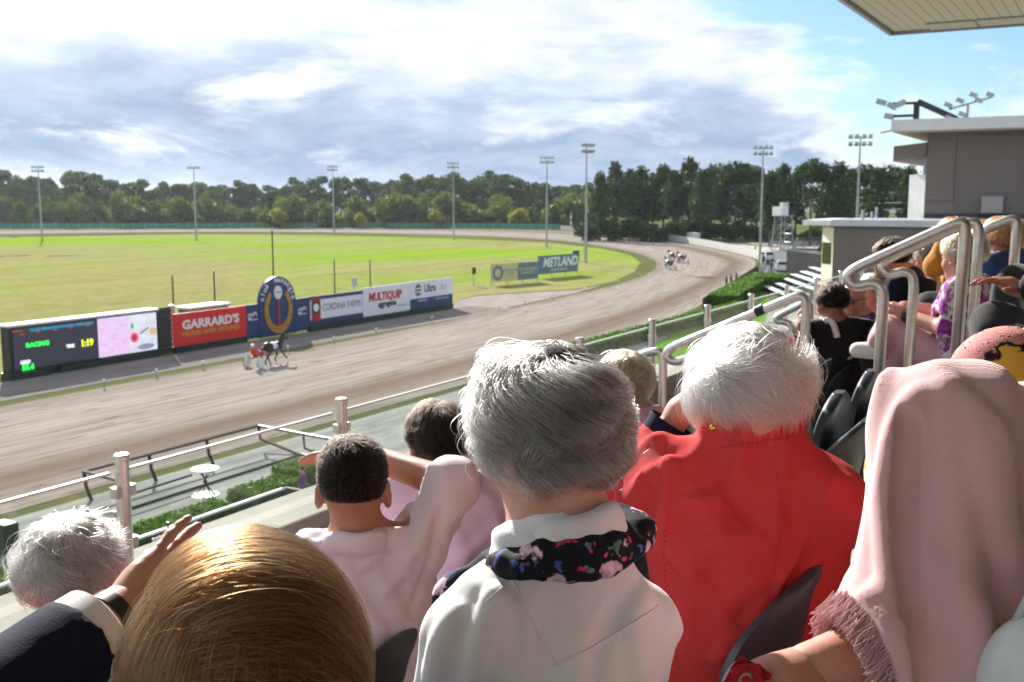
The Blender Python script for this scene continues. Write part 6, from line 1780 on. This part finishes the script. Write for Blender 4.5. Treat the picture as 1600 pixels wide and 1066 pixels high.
# ------------------------------------------------------------------ blonde woman in the pink knit (front row)
g = Fig(bp3(976, 590, 4.0), 60, 66, 8, 0, .97, Nb=bp3(1000, 645, 4.0), sw=.16, floor=FL[1], hipz=FL[1] + .47)
g.SR = bp3(1040, 672, 4.05)
g.body(.011, SK['fair'], 'blonde woman in a pale pink knit sitting beside the parapet rail')
g.top('sweater', CL['pink_knit'], .009, (.9, .9), 1.02, cut_neck=.02); g.trousers(CL['beige']); g.shoes(SHOE['dark'])
crw = (0, -.25, .95)
hair(g, 'hair', HM['blonde'], g.C, g.hf, (.084, .103, .094), 8000, bobL(crw, 2.5, .10, .05), crw, (1.0, 1.16), noface, (.005, 40.), .4, .1, 14, .0008, .4, -.6, seed=71, stray=.01, lumps=.05)
cap_mesh(g, 'hair_underlayer', UM['blonde'], g.C, g.hf, (.083, .102, .093))

# ------------------------------------------------------------------ woman in the pink shawl at the right edge (third row)
g = Fig(bp3(1870, 560, 1.16), 62, 40, 20, 0, 1.0, Nb=bp3(1740, 740, 1.2), sw=.17, floor=FL[3], hipz=FL[3] + .47, lean=.25)
g.SL = bp3(1470, 684, 1.13); g.EL = bp3(1458, 985, 1.06); g.WL = bp3(1258, 1052, 1.03); g.fL = A3(bp3(1130, 1110, .98) - g.WL); g.pL = -UP + g.t * .2; g.SR = g.Nb + g.r * .18 - UP * .05
g.ER = g.SR - UP * .25 + g.t * .1; g.WR = g.ER + g.t * .12 + g.r * .12 - UP * .1; g.H = g.Nb - UP * .46 - g.t * .34; g.HL = g.H - g.r * .08; g.HR = g.H + g.r * .1; g.KL = g.HL + g.t * .30 + g.r * .22 - UP * .05; g.KR = g.HR + g.t * .30 + g.r * .2 - UP * .05; g.AL = g.KL - UP * .36; g.AR = g.KR - UP * .36
ps = g.body(.008, SK['ruddy'], 'woman wrapped in a fringed pink shawl at the bottom right edge')
def shawl(f):
    f.cap(g.SL, g.EL, .070, .074, .06)
    f.cap(g.EL, g.EL + (g.WL - g.EL) * .42, .078, .060, .06)
    f.cap(g.SL + UP * .012, g.Nb - UP * .02 + g.r * .02, .064, .062, .06); f.cap(g.Nb, g.SR, .062, .066, .06); f.cap(g.SR, g.ER, .075, .075, .06)
    f.ell((g.SL + g.SR) / 2 - UP * .18, (.20, .13, .26), (g.r, g.t, UP), .09)
    f.ell((g.SL + g.SR) / 2 - UP * .36 + g.t * .02, (.22, .16, .24), (g.r, g.t, UP), .09)
    f.cap(g.SL - UP * .12 + g.r * .10, g.EL + g.r * .12 - UP * .15, .08, .10, .09)
    n = g.WL - g.EL; f.cut_after(g.EL + n * .56, n, r=.11)
    f.cut_after(g.Nb + UP * .04, UP, r=.12)
cr_ = np.array([.5, -.866, .0])
pl = g.garment('shawl', CL['pink_shawl'], .006, shawl, [g.SL, g.SR, g.EL, g.ER, g.H, g.EL - UP * .2], .2, (.0075, [(cr_ + UP * .10, .075), (cr_ + UP * .20, .12), (cr_ - UP * .30, .16)], 23), ridges=[([(1440, 612), (1404, 700), (1394, 800), (1400, 930), (1425, 1066)], .016, .010), ([(1420, 650), (1412, 760), (1418, 900), (1445, 1060)], .010, -.007), ([(1475, 600), (1495, 760), (1515, 900), (1525, 1060)], .016, .007), ([(1510, 630), (1560, 780), (1590, 920), (1600, 1050)], .016, .006), ([(1345, 960), (1365, 930), (1390, 940)], .009, .005), ([(1340, 985), (1365, 965), (1395, 985)], .008, .005)])
g.trousers(cloth('red_dress', (.45, .015, .03), None, 600), name='skirt', r=(.12, .10, .09)); g.shoes(SHOE['dark'])
hair(g, 'hair', HM['auburn'], g.C, g.hf, (.083, .102, .092), 5000, lambda D: np.full(len(D), .14), (0, -.2, 1), (1, 1.16), noface, (.004, 40.), .5, .1, 12, .0008, .4, -.6, seed=9)
cap_mesh(g, 'hair_underlayer', UM['auburn'], g.C, g.hf, (.082, .101, .091))
# fringe along the cut edge of the shawl
n_ = (g.WL - g.EL); n_ /= np.linalg.norm(n_); a_ = np.cross(n_, UP); a_ /= np.linalg.norm(a_); b_ = np.cross(a_, n_); rng = np.random.default_rng(4)
c_ = g.EL + (g.WL - g.EL) * .55; NF = 1100
th = rng.uniform(0, 6.283, NF); rr_ = .060 + rng.normal(0, .0035, NF)
root = c_ + (a_ * np.cos(th)[:, None] + b_ * np.sin(th)[:, None]) * rr_[:, None]
pts = [root]; d_ = n_ * .85 - UP * .5 + rng.normal(0, .10, (NF, 3)) + (a_ * np.cos(th)[:, None] + b_ * np.sin(th)[:, None]) * -.10
for k in range(6):
    d_ = d_ - UP * .10 + rng.normal(0, .16, (NF, 3)); root = root + d_ / np.linalg.norm(d_, axis=1)[:, None] * .0052; pts.append(root)
hc = bpy.data.hair_curves.new('fringe'); hc.add_curves([7] * NF)
hc.attributes['position'].data.foreach_set('vector', (np.stack(pts, 1) - g.org).astype(np.float32).ravel())
hc.attributes.new('radius', 'FLOAT', 'POINT').data.foreach_set('value', np.full(NF * 7, .0006, np.float32)); hc.materials.append(CL['pink_shawl'])
o = link('fringe', hc, pl); o['kind'] = 'stuff'
# red wrist flower
fp = bp3(1166, 1064, 1.0); fl = thing('fabric_flower', 'red fabric flower at the wrist of the woman in the pink shawl', 'flower', fp)
pm_ = cloth('petal_red', (.50, .008, .02), (.3, .005, .012), 500)
toc = A3(-ray(1166, 1064)); toc /= np.linalg.norm(toc); e1 = np.cross(UP, toc); e1 /= np.linalg.norm(e1); e2 = np.cross(toc, e1)
for k in range(9):
    a = k * 2.4; rr_ = .007 + .0022 * k; mb = MB(); P = []
    for i in range(6):
        row = []
        for j in range(6):
            s_ = (j / 5 - .5) * 2; q = i / 5
            w_ = .010 * (1 - .5 * q ** 3) * (.5 + .9 * math.sin(math.pi * min(1, q * .8 + .12)))
            rad_ = rr_ * .4 + q * .012; hgt = .012 * q - .004 * s_ * s_ + .002 * math.sin(5 * s_ + k) - .0012 * k + .006
            d1 = e1 * math.cos(a) + e2 * math.sin(a); d2 = -e1 * math.sin(a) + e2 * math.cos(a)
            row.append(d1 * (rad_ + .004 * (1 - s_ * s_)) + d2 * s_ * w_ + toc * hgt)
        P.append(row)
    mb.grid(P); o = mb.build('petal', pm_, fl, smooth=True); sf = o.modifiers.new('thick', 'SOLIDIFY'); sf.thickness = .0008
MB().ell(e1 * 0 + toc * .008, (.005,) * 3, 10, 8).build('centre', pm_, fl, smooth=True)
# pale handbag at the bottom right corner
hp = bp3(1668, 1040, .92); hb_ = thing('handbag', 'pale glossy rounded handbag in the bottom right corner', 'bag', hp)
f = Field(np.array([-.13] * 3), np.array([.13] * 3), .006); f.ell((0, 0, 0), (.035, .065, .05), None, .02); f.ell((0, 0, -.04), (.042, .075, .05), None, .04)
me = field_mesh('bag_body', [f], mat('bag_white', (.62, .66, .68), .25)); link('bag_body', me, hb_)
MB().tube([(0, -.045, .03), (0, -.03, .075), (0, .03, .075), (0, .045, .03)], .005, 8).build('handle', mat('bag_handle', (.5, .52, .54), .3), hb_, smooth=True)

# ------------------------------------------------------------------ others seated on the right
def simple(label, C, torso, head, cl, skin, hm, row, hairL=.06, vol=1.14, n=3500, curl=0, vox=.013, um=None, trs='dark_trousers', sleeves=(.92, .92), k=.97, pitch=6, lean=.08, sw=.165, setj=None, hair_=True, hair_shell=(.082, .101, .09), Nb=None, top=True, shoe='dark', shoeL=.17, seed=None, hr=.0011):
    g = Fig(C, torso, head, pitch, 0, k, Nb=Nb, sw=sw, floor=FL[row], hipz=FL[row] + .47, lean=lean)
    if setj: setj(g)
    o = g.body(vox, SK[skin], label)
    g.top('top', CL[cl], vox * .85, sleeves, 1.02, (.005, [((.3, .5, 1), .12), ((1, .2, .3), .15)], 7), cut_neck=.02)
    g.trousers(CL[trs]); g.shoes(SHOE[shoe], shoeL)
    if hair_:
        hair(g, 'hair', HM[hm], g.C, g.hf, hair_shell, n, (lambda D: np.full(len(D), hairL)), (0, -.2, .97), (1.0, vol), noface, (.004, 45.), .6, .15, 9, hr, .3, -.7, seed=seed or int(abs(C[0]) * 1000) % 997, stray=.01, lumps=.05, curl=curl)
        cap_mesh(g, 'hair_underlayer', UM[um or hm], g.C, g.hf, tuple(x * .99 for x in hair_shell))
    return g, o
def J(g):
    g.EL = g.SL - UP * .22 + g.t * .12 - g.r * .02; g.WL = bp3(1254, 516, 6.1); g.fL = A3(UP * .8 + g.t * .3); g.pL = g.r
g, o = simple('dark-haired man in a black jacket with a white shoulder stripe in the front row', bp3(1299, 468, 6.25), 42, 50, 'black', 'brown', 'dark', 1, .035, 1.08, n=4000, setj=J, Nb=bp3(1308, 502, 6.25), sw=.175, k=.97)
jt = [c for c in kids(o) if c.name.startswith('top')][0]
h = on_surface(jt, dense([(1287, 502), (1296, 500), (1302, 506), (1306, 518), (1309, 530)], 2))
if len(h) > 2: MB().tube([p for p, n in h], .02, 8).build('shoulder_stripe', CL['white_shirt'], jt, smooth=True)
g, o = simple('bald man in sunglasses and a purple print shirt in the front row', bp3(1334, 462, 6.9), 110, 165, 'purple', 'fair', 'white', 1, hair_=False, k=.98, Nb=bp3(1352, 494, 6.9))
glasses(g, o, True, 'dark sunglasses on the bald man in the purple shirt')
def Lj(g): g.EL = g.SL - UP * .22 + g.t * .06; g.WL = g.EL + g.t * .10 - UP * .16; g.ER = g.SR - UP * .22 + g.t * .06; g.WR = g.ER + g.t * .1 - UP * .16
simple('man in a navy jacket leaning forward behind the big looped handrail', bp3(1391, 398, 6.1), 88, 86, 'navy', 'tan', 'dark', 2, .04, 1.08, n=3500, Nb=bp3(1416, 424, 6.15), lean=.28, sw=.18, k=1.0, setj=Lj)
def Mj(g):
    g.H = bp3(1512, 575, 4.8); g.HL = g.H - g.r * .09; g.HR = g.H + g.r * .09
    g.foot = .07; g.KL = bp3(1402, 520, 5.0); g.AL = bp3(1377, 598, 4.95); g.AL[2] = FL[2] + .09; g.KR = bp3(1398, 500, 5.1); g.AR = bp3(1374, 532, 4.95)
    g.EL = bp3(1478, 515, 4.75); g.WL = bp3(1415, 492, 4.95); g.fL = A3(bp3(1392, 470, 5.02) - g.WL); g.pL = -UP
    g.ER = bp3(1482, 490, 5.15); g.WR = bp3(1420, 480, 5.1); g.fR = A3(bp3(1395, 478, 5.05) - g.WR); g.pR = -UP; g.curl = .8
g, o = simple('woman in a purple and white floral top and pink trousers with crossed legs', bp3(1504, 394, 4.8), 84, 58, 'purple_floral', 'fair', 'blonde', 2, .05, 1.12, n=5000, Nb=bp3(1513, 436, 4.85), setj=Mj, trs='pink_trousers', sleeves=(.45, .45), shoe='white', vox=.011, shoeL=.10, sw=.18)
MB().tube([Vector(g.WL + (g.EL - g.WL) * .02 - g.org), Vector(g.WL + (g.EL - g.WL) * .12 - g.org)], .036, 16).build('watch_band', M['black_metal'], o)
def Nj(g): g.EL = bp3(1461, 415, 5.5); g.WL = bp3(1477, 373, 5.55); g.fL = A3(bp3(1486, 350, 5.6) - g.WL); g.pL = g.r; g.SL = bp3(1492, 412, 5.6)
simple('person in a mustard jumper with an arm raised to the forehead', bp3(1492, 372, 5.7), 88, 92, 'mustard', 'tan', 'auburn', 2, .07, 1.16, setj=Nj, Nb=bp3(1512, 402, 5.75))
simple('grey-haired person seen between the navy jacket and the mustard jumper', bp3(1450, 400, 7.3), 70, 100, 'beige', 'ruddy', 'grey', 2, .05, 1.12, vox=.016)
def Rj(g): g.WL = g.C + g.t * .28 - UP * .22; g.EL = g.SL - UP * .2 + g.t * .18; g.WR = g.WL + g.r * .12; g.ER = g.SR - UP * .2 + g.t * .18
simple('person in peach holding something up beside the bald man', bp3(1364, 452, 7.2), 95, 120, 'peach', 'fair', 'white', 1, .04, 1.1, vox=.016, setj=Rj)
simple('auburn-haired person in a dusty pink top behind the handrails at the right', bp3(1536, 372, 6.0), 75, 70, 'dusty_pink', 'fair', 'auburn', 2, .10, 1.18, vox=.015)
simple('person in a blue top at the right edge under the top handrail', bp3(1566, 372, 5.3), 70, 60, 'blue', 'fair', 'auburn', 3, .09, 1.16, vox=.015, Nb=bp3(1572, 400, 5.3))
def Pj(g):
    g.KL = bp3(1560, 512, 3.25); g.KR = bp3(1590, 452, 3.5); g.AL = g.KL - UP * .4; g.AR = g.KR - UP * .40 + g.t * .1
    g.WL = bp3(1592, 452, 3.30); g.fL = A3(bp3(1558, 438, 3.3) - g.WL); g.EL = bp3(1680, 440, 3.1); g.pL = -UP
simple('person in dark trousers whose knee and watch hand show at the right edge', bp3(1790, 300, 2.9), 92, 92, 'black', 'tan', 'dark', 3, .05, 1.1, vox=.011, setj=Pj, Nb=bp3(1800, 390, 2.9), shoe='dark')
g = Fig(bp3(1710, 420, 2.0), 75, 75, 20, 0, 1.0, Nb=bp3(1650, 540, 1.98), sw=.17, floor=FL[3], hipz=FL[3] + .47, lean=.25)
g.SL = bp3(1566, 585, 1.92); g.EL = bp3(1540, 740, 1.95); g.WL = bp3(1450, 800, 2.05); g.H = g.Nb - UP * .45 - g.t * .3; g.H[2] = FL[3] + .47
o = g.body(.010, SK['tan'], 'person in a pink dress with black squiggles and yellow blossoms behind the pink shawl')
g.top('dress', CL['squiggle'], .008, (.5, .5), 1.06, cut_neck=.03, sr=(.082, .075, .06), folds=(.004, [((.3, .5, 1), .12)], 2)); g.trousers(CL['squiggle'], name='skirt', r=(.13, .12, .11)); g.shoes(SHOE['dark'])
hair(g, 'hair', HM['dark'], g.C, g.hf, (.083, .102, .092), 3000, lambda D: np.full(len(D), .1), (0, -.2, 1), (1, 1.15), noface, (.004, 40.), .5, .1, 10, .0009, .4, -.6, seed=5)

# ------------------------------------------------------------------ far people standing on the ground
HAT = mat('cap_white', (.75, .75, .73), .6); HIVIS = cloth('hi_vis_yellow', (.6, .55, .04), None, 300)
def stander(u, v, torso, cl, label, hat=None, lean=.0, group=None, k=1.0, hairc='dark'):
    p = G(u, v)
    if 1146 < u < 1163.5 and v < 470: p.y += 1.1
    C = A3(p) + UP * 1.62 * k
    g = Fig(C, torso, torso, 4, 0, k, stand=True, floor=0.0, lean=.0, hip_drop=.54)
    o = g.body(.02, SK['tan'], label, group, hands=True, face=False)
    g.top('top', cl, .017, (.9, .9), 1.05, None); g.trousers(CL['dark_trousers'], .018); g.shoes(SHOE['dark'])
    cap_mesh(g, 'hair', UM[hairc], g.C, g.hf, (.082, .102, .092))
    if hat is not None: MB().ell(Vector(g.C - g.org + UP * .045), (.115, .125, .07), 14, 8).build('hat', hat, o, smooth=True)
    return o
for (u, v, az_, cl, lb, hat, hc_) in ((1163, 474, 110, CL['black'], 'person in dark clothes standing on the path between the hedge and the bleachers', None, 'dark'), (1147, 452, 120, CL['navy'], 'person in navy at the barrier, left of three watching the track', None, 'dark'),
        (1154, 449, 100, CL['black'], 'person in black at the barrier, middle of three watching the track', None, 'dark'), (1162, 445, 130, CL['blue'], 'person in blue at the barrier, right of three watching the track', None, 'auburn'),
        (1205, 425, 140, CL['black'], 'person in black standing on the road beside the grey fence', None, 'dark'), (1180, 395, 150, HIVIS, 'person in a yellow vest and white cap by the lamp mast at the bend', HAT, 'dark'),
        (1188, 393, 170, CL['navy'], 'person in navy with a white cap by the lamp mast at the bend', HAT, 'dark'), (1283, 426, 160, CL['black'], 'person in dark clothes at the top of the bleachers by the building', None, 'white'),
        (472, 800, 150, CL['purple'], 'person in purple holding papers by the hedge below the stand', None, 'dark')):
    stander(u, v, az_, cl, lb, hat, hairc=hc_)

# ------------------------------------------------------------------ harness horses, sulkies, drivers
HB = vary(mat('horse_bay', (.035, .016, .010), .45), (.04, .018, .011), (.018, .010, .008), 2)
MANE = mat('mane_black', (.008, .007, .006), .5)
def harness(loc, rz, driver_m, trousers_m, cap_m, labels, group, wheelc, phase=0):
    h = Field((-1.35, -.5, -.03), (1.95, .5, 2.25), .022)
    h.ell((0, 0, 1.20), (.78, .29, .33), None, .08); h.ell((.52, 0, 1.20), (.30, .25, .33), None, .08); h.ell((-.58, 0, 1.26), (.36, .28, .33), None, .08)
    h.chain([(.68, 0, 1.32), (1.0, 0, 1.62), (1.22, 0, 1.88)], [.24, .17, .13], .08)
    h.chain([(1.20, 0, 1.92), (1.42, 0, 1.76), (1.66, 0, 1.56)], [.125, .10, .065], .04)
    for sy in (-1, 1):
        h.cap((1.16, sy * .07, 2.0), (1.14, sy * .08, 2.13), .04, .012, .02)
        h.chain([(.62, sy * .15, 1.05), (.62, sy * .15, .95)], [.13, .11], .05)
    for sy, fk, ff, hk, hh in ((-1, (.95, .66), (1.22, .40), (-.62, .60), (-.98, .22)), (1, (.62, .58), (.38, .30), (-.25, .60), (-.20, .16))):
        h.chain([(.60, sy * .15, 1.0), (fk[0], sy * .14, fk[1]), (ff[0], sy * .14, ff[1]), (ff[0] + .10, sy * .14, max(.06, ff[1] - .16))], [.12, .062, .045, .055], .03)
        h.chain([(-.55, sy * .15, 1.1), (-.38 + (hk[0] + .62) * .6, sy * .15, .86), (hk[0] - .12, sy * .14, hk[1]), (hh[0], sy * .14, hh[1]), (hh[0] + .1, sy * .14, max(.06, hh[1] - .12))], [.18, .12, .062, .045, .055], .03)
    o = link('racehorse', field_mesh('horse_body', [h], HB), None, loc); o.rotation_euler = (0, 0, rz); tag(o, labels[0], 'horse', group and 'harness horses on the far bend')
    f = Field((-1.6, -.3, .3), (-.7, .3, 1.5), .02); f.chain([(-.88, 0, 1.36), (-1.08, 0, 1.2), (-1.2, 0, .8), (-1.3, 0, .5)], [.06, .09, .08, .03], .04); link('tail', field_mesh('tail', [f], MANE), o)
    f = Field((.5, -.2, 1.2), (1.4, .2, 2.3), .02); f.chain([(.62, 0, 1.55), (.88, 0, 1.80), (1.12, 0, 2.05)], [.05, .06, .06], .04); link('mane', field_mesh('mane', [f], MANE), o)
    sad = Field((-.35, -.45, .9), (.4, .45, 1.65), .02); sad.ell((0, 0, 1.2), (.80, .31, .35), None, .02); sad.cut((.24, 0, 1.2), (1, 0, 0)); sad.cut((-.22, 0, 1.2), (-1, 0, 0)); sad.cut((0, 0, 1.1), (0, 0, -1))
    cl_ = link('saddle_cloth', field_mesh('saddle_cloth', [sad], mat('number_cloth', (.7, .72, .78), .6)), o)
    for sy in (-1, 1): text('4', .3, txk, cl_, 'number', (0.02, sy * .335, 1.22), (math.pi / 2, 0, 0 if sy < 0 else math.pi))
    tk = MB()
    for x in (.30, -.28, .72): tk.tube([(x, .30 * math.cos(a), 1.2 + .345 * math.sin(a)) for a in np.linspace(0, 2 * math.pi, 21)[:-1]], .018, 5, closed=True)
    tk.build('harness_strap', M['black_metal'], o)
    # sulky
    s = thing('sulky', labels[1], 'sulky', loc, rz, group and 'sulkies on the far bend')
    wx = -2.0
    for sy in (-.62, .62):
        w_ = MB().tube([(wx + .36 * math.cos(a), sy, .37 + .36 * math.sin(a)) for a in np.linspace(0, 2 * math.pi, 29)[:-1]], .025, 6, closed=True).build('wheel', M['black_metal'], s)
        MB().tube([(wx, sy - .02, .37), (wx, sy + .02, .37)], .345, 28).build('disc_cover', wheelc, w_)
        MB().tube([(wx, sy * .85, .37), (wx + .2, sy * .7, .72), (-.9, sy * .68, .88), (.75, sy * .55, 1.0)], .022, 6).build('shaft', M['galv'], s)
    MB().tube([(wx, -.62, .37), (wx, .62, .37)], .02, 6).build('axle', M['galv'], s); MB().tube([(wx + .2, -.5, .72), (wx + .2, .5, .72)], .02, 6).build('cross_bar', M['galv'], s)
    MB().ell((wx + .1, 0, .78), (.2, .19, .05), 14, 6).build('seat', M['black_metal'], s)
    # driver, leaning back with feet forward on the shafts
    Mt = Matrix.Translation(loc) @ Matrix.Rotation(rz, 4, 'Z'); X = lambda *p: A3(Mt @ Vector(p)); dg = math.degrees(rz)
    g = Fig(X(wx - .05, 0, 1.55), dg, dg, 6, 0, .98, floor=.3, lean=-.0)
    g.H = X(wx + .12, 0, .88); g.HL = X(wx + .14, .09, .88); g.HR = X(wx + .14, -.09, .88)
    g.KL = X(wx + .55, .25, 1.02); g.KR = X(wx + .55, -.25, 1.02); g.AL = X(wx + .95, .36, .88); g.AR = X(wx + .95, -.36, .88)
    g.EL = X(wx + .22, .27, 1.12); g.ER = X(wx + .22, -.27, 1.12); g.WL = X(wx + .5, .1, 1.14); g.WR = X(wx + .5, -.1, 1.14); g.fL = g.WL - g.EL; g.fR = g.WR - g.ER; g.curl = 1.0
    o2 = g.body(.02, SK['tan'], labels[2], group and 'drivers on the far bend', face=False)
    g.top('race_jacket', driver_m, .017, (.95, .95), 1.0, None); g.trousers(trousers_m, .018, 'race_trousers'); g.shoes(SHOE['dark'])
    f = Field((-.25, -.25, -.2), (.25, .25, .25), .012); f.ell((0, 0, .02), (.125, .125, .125), None); f.cut((0, 0, -.05), (0, 0, -1))
    me = field_mesh('helmet', [f], cap_m); link('helmet', me, o2, Vector(g.C - g.org))
    for sy in (.1, -.1):
        a = X(wx + .55, sy, 1.14) ; b2_ = X(1.5, sy * .9, 1.66); r_ = MB().tube([Vector(a - A3(loc)), Vector((a + b2_) / 2 - A3(loc) - UP * .06), Vector(b2_ - A3(loc))], .009, 5).build('rein', M['black_metal'], None)
        r_.parent = s; r_.matrix_parent_inverse = Matrix.Rotation(-rz, 4, 'Z')
WD = mat('wheel_disc_white', (.78, .78, .76), .4); WG = mat('wheel_disc_grey', (.4, .4, .4), .4)
orange = cloth('race_orange', (.60, .06, .015), None, 200); rasp = cloth('race_raspberry', (.55, .02, .12), None, 200); cream_c = cloth('race_cream', (.62, .55, .42), None, 200); violet = cloth('race_violet', (.30, .03, .30), None, 200)
b_ = G(395, 575)
harness(b_ + Vector((2.0, 0, 0)), R(3), orange, rasp, mat('helmet_white', (.78, .78, .78), .3), ('bay horse racing past the winning post on the near straight', 'white-wheeled sulky racing past the winning post', 'driver in orange with a white helmet passing the winning post'), None, WD)
for i, (u, v, rz, dm, tm, hm_, nm) in enumerate(((1043, 421, 42, CL['black'], CL['black'], mat('helmet_black', (.02, .02, .02), .3), ('nearest of the three', 'black')), (1049, 408, 48, cream_c, CL['black'], mat('helmet_brown', (.10, .05, .03), .3), ('far left of the three', 'cream')), (1063, 411, 45, violet, CL['black'], mat('helmet_violet', (.1, .02, .1), .3), ('right-hand of the three', 'violet')))):
    harness(G(u, v), R(rz), dm, tm, hm_, ('bay horse on the far bend, ' + nm[0], 'grey-wheeled sulky on the far bend, ' + nm[0], 'driver in %s on the far bend, %s' % (nm[1], nm[0])), True, WG)

# lettering becomes plain mesh
dg = bpy.context.evaluated_depsgraph_get()
for o in [o for o in bpy.data.objects if o.type == 'FONT']:
    me = bpy.data.meshes.new_from_object(o.evaluated_get(dg)); n_ = o.name
    q = bpy.data.objects.new('tmp', me); COL.objects.link(q); q.parent = o.parent; q.location = o.location; q.rotation_euler = o.rotation_euler; q.scale = o.scale
    bpy.data.objects.remove(o); q.name = n_
print('built in %.1f s, %d objects' % (time.time() - T0, len(bpy.data.objects)))
# ================================================================== air: thin haze that softens the far treeline
hz = bpy.data.materials.new('haze_air'); hz.use_nodes = True
t = NT(hz.node_tree); t.n.clear(); out = t.add('ShaderNodeOutputMaterial')
pv = t.add('ShaderNodeVolumePrincipled'); pv.inputs['Color'].default_value = (.78, .88, 1, 1); pv.inputs['Density'].default_value = .00006; pv.inputs['Anisotropy'].default_value = .55
t.l.new(pv.outputs[0], out.inputs['Volume'])
mb = MB(); mb.bx((-1000, -1000, -1.5), (2600, 2600, 32)); o = mb.build('haze', hz); o['kind'] = 'stuff'
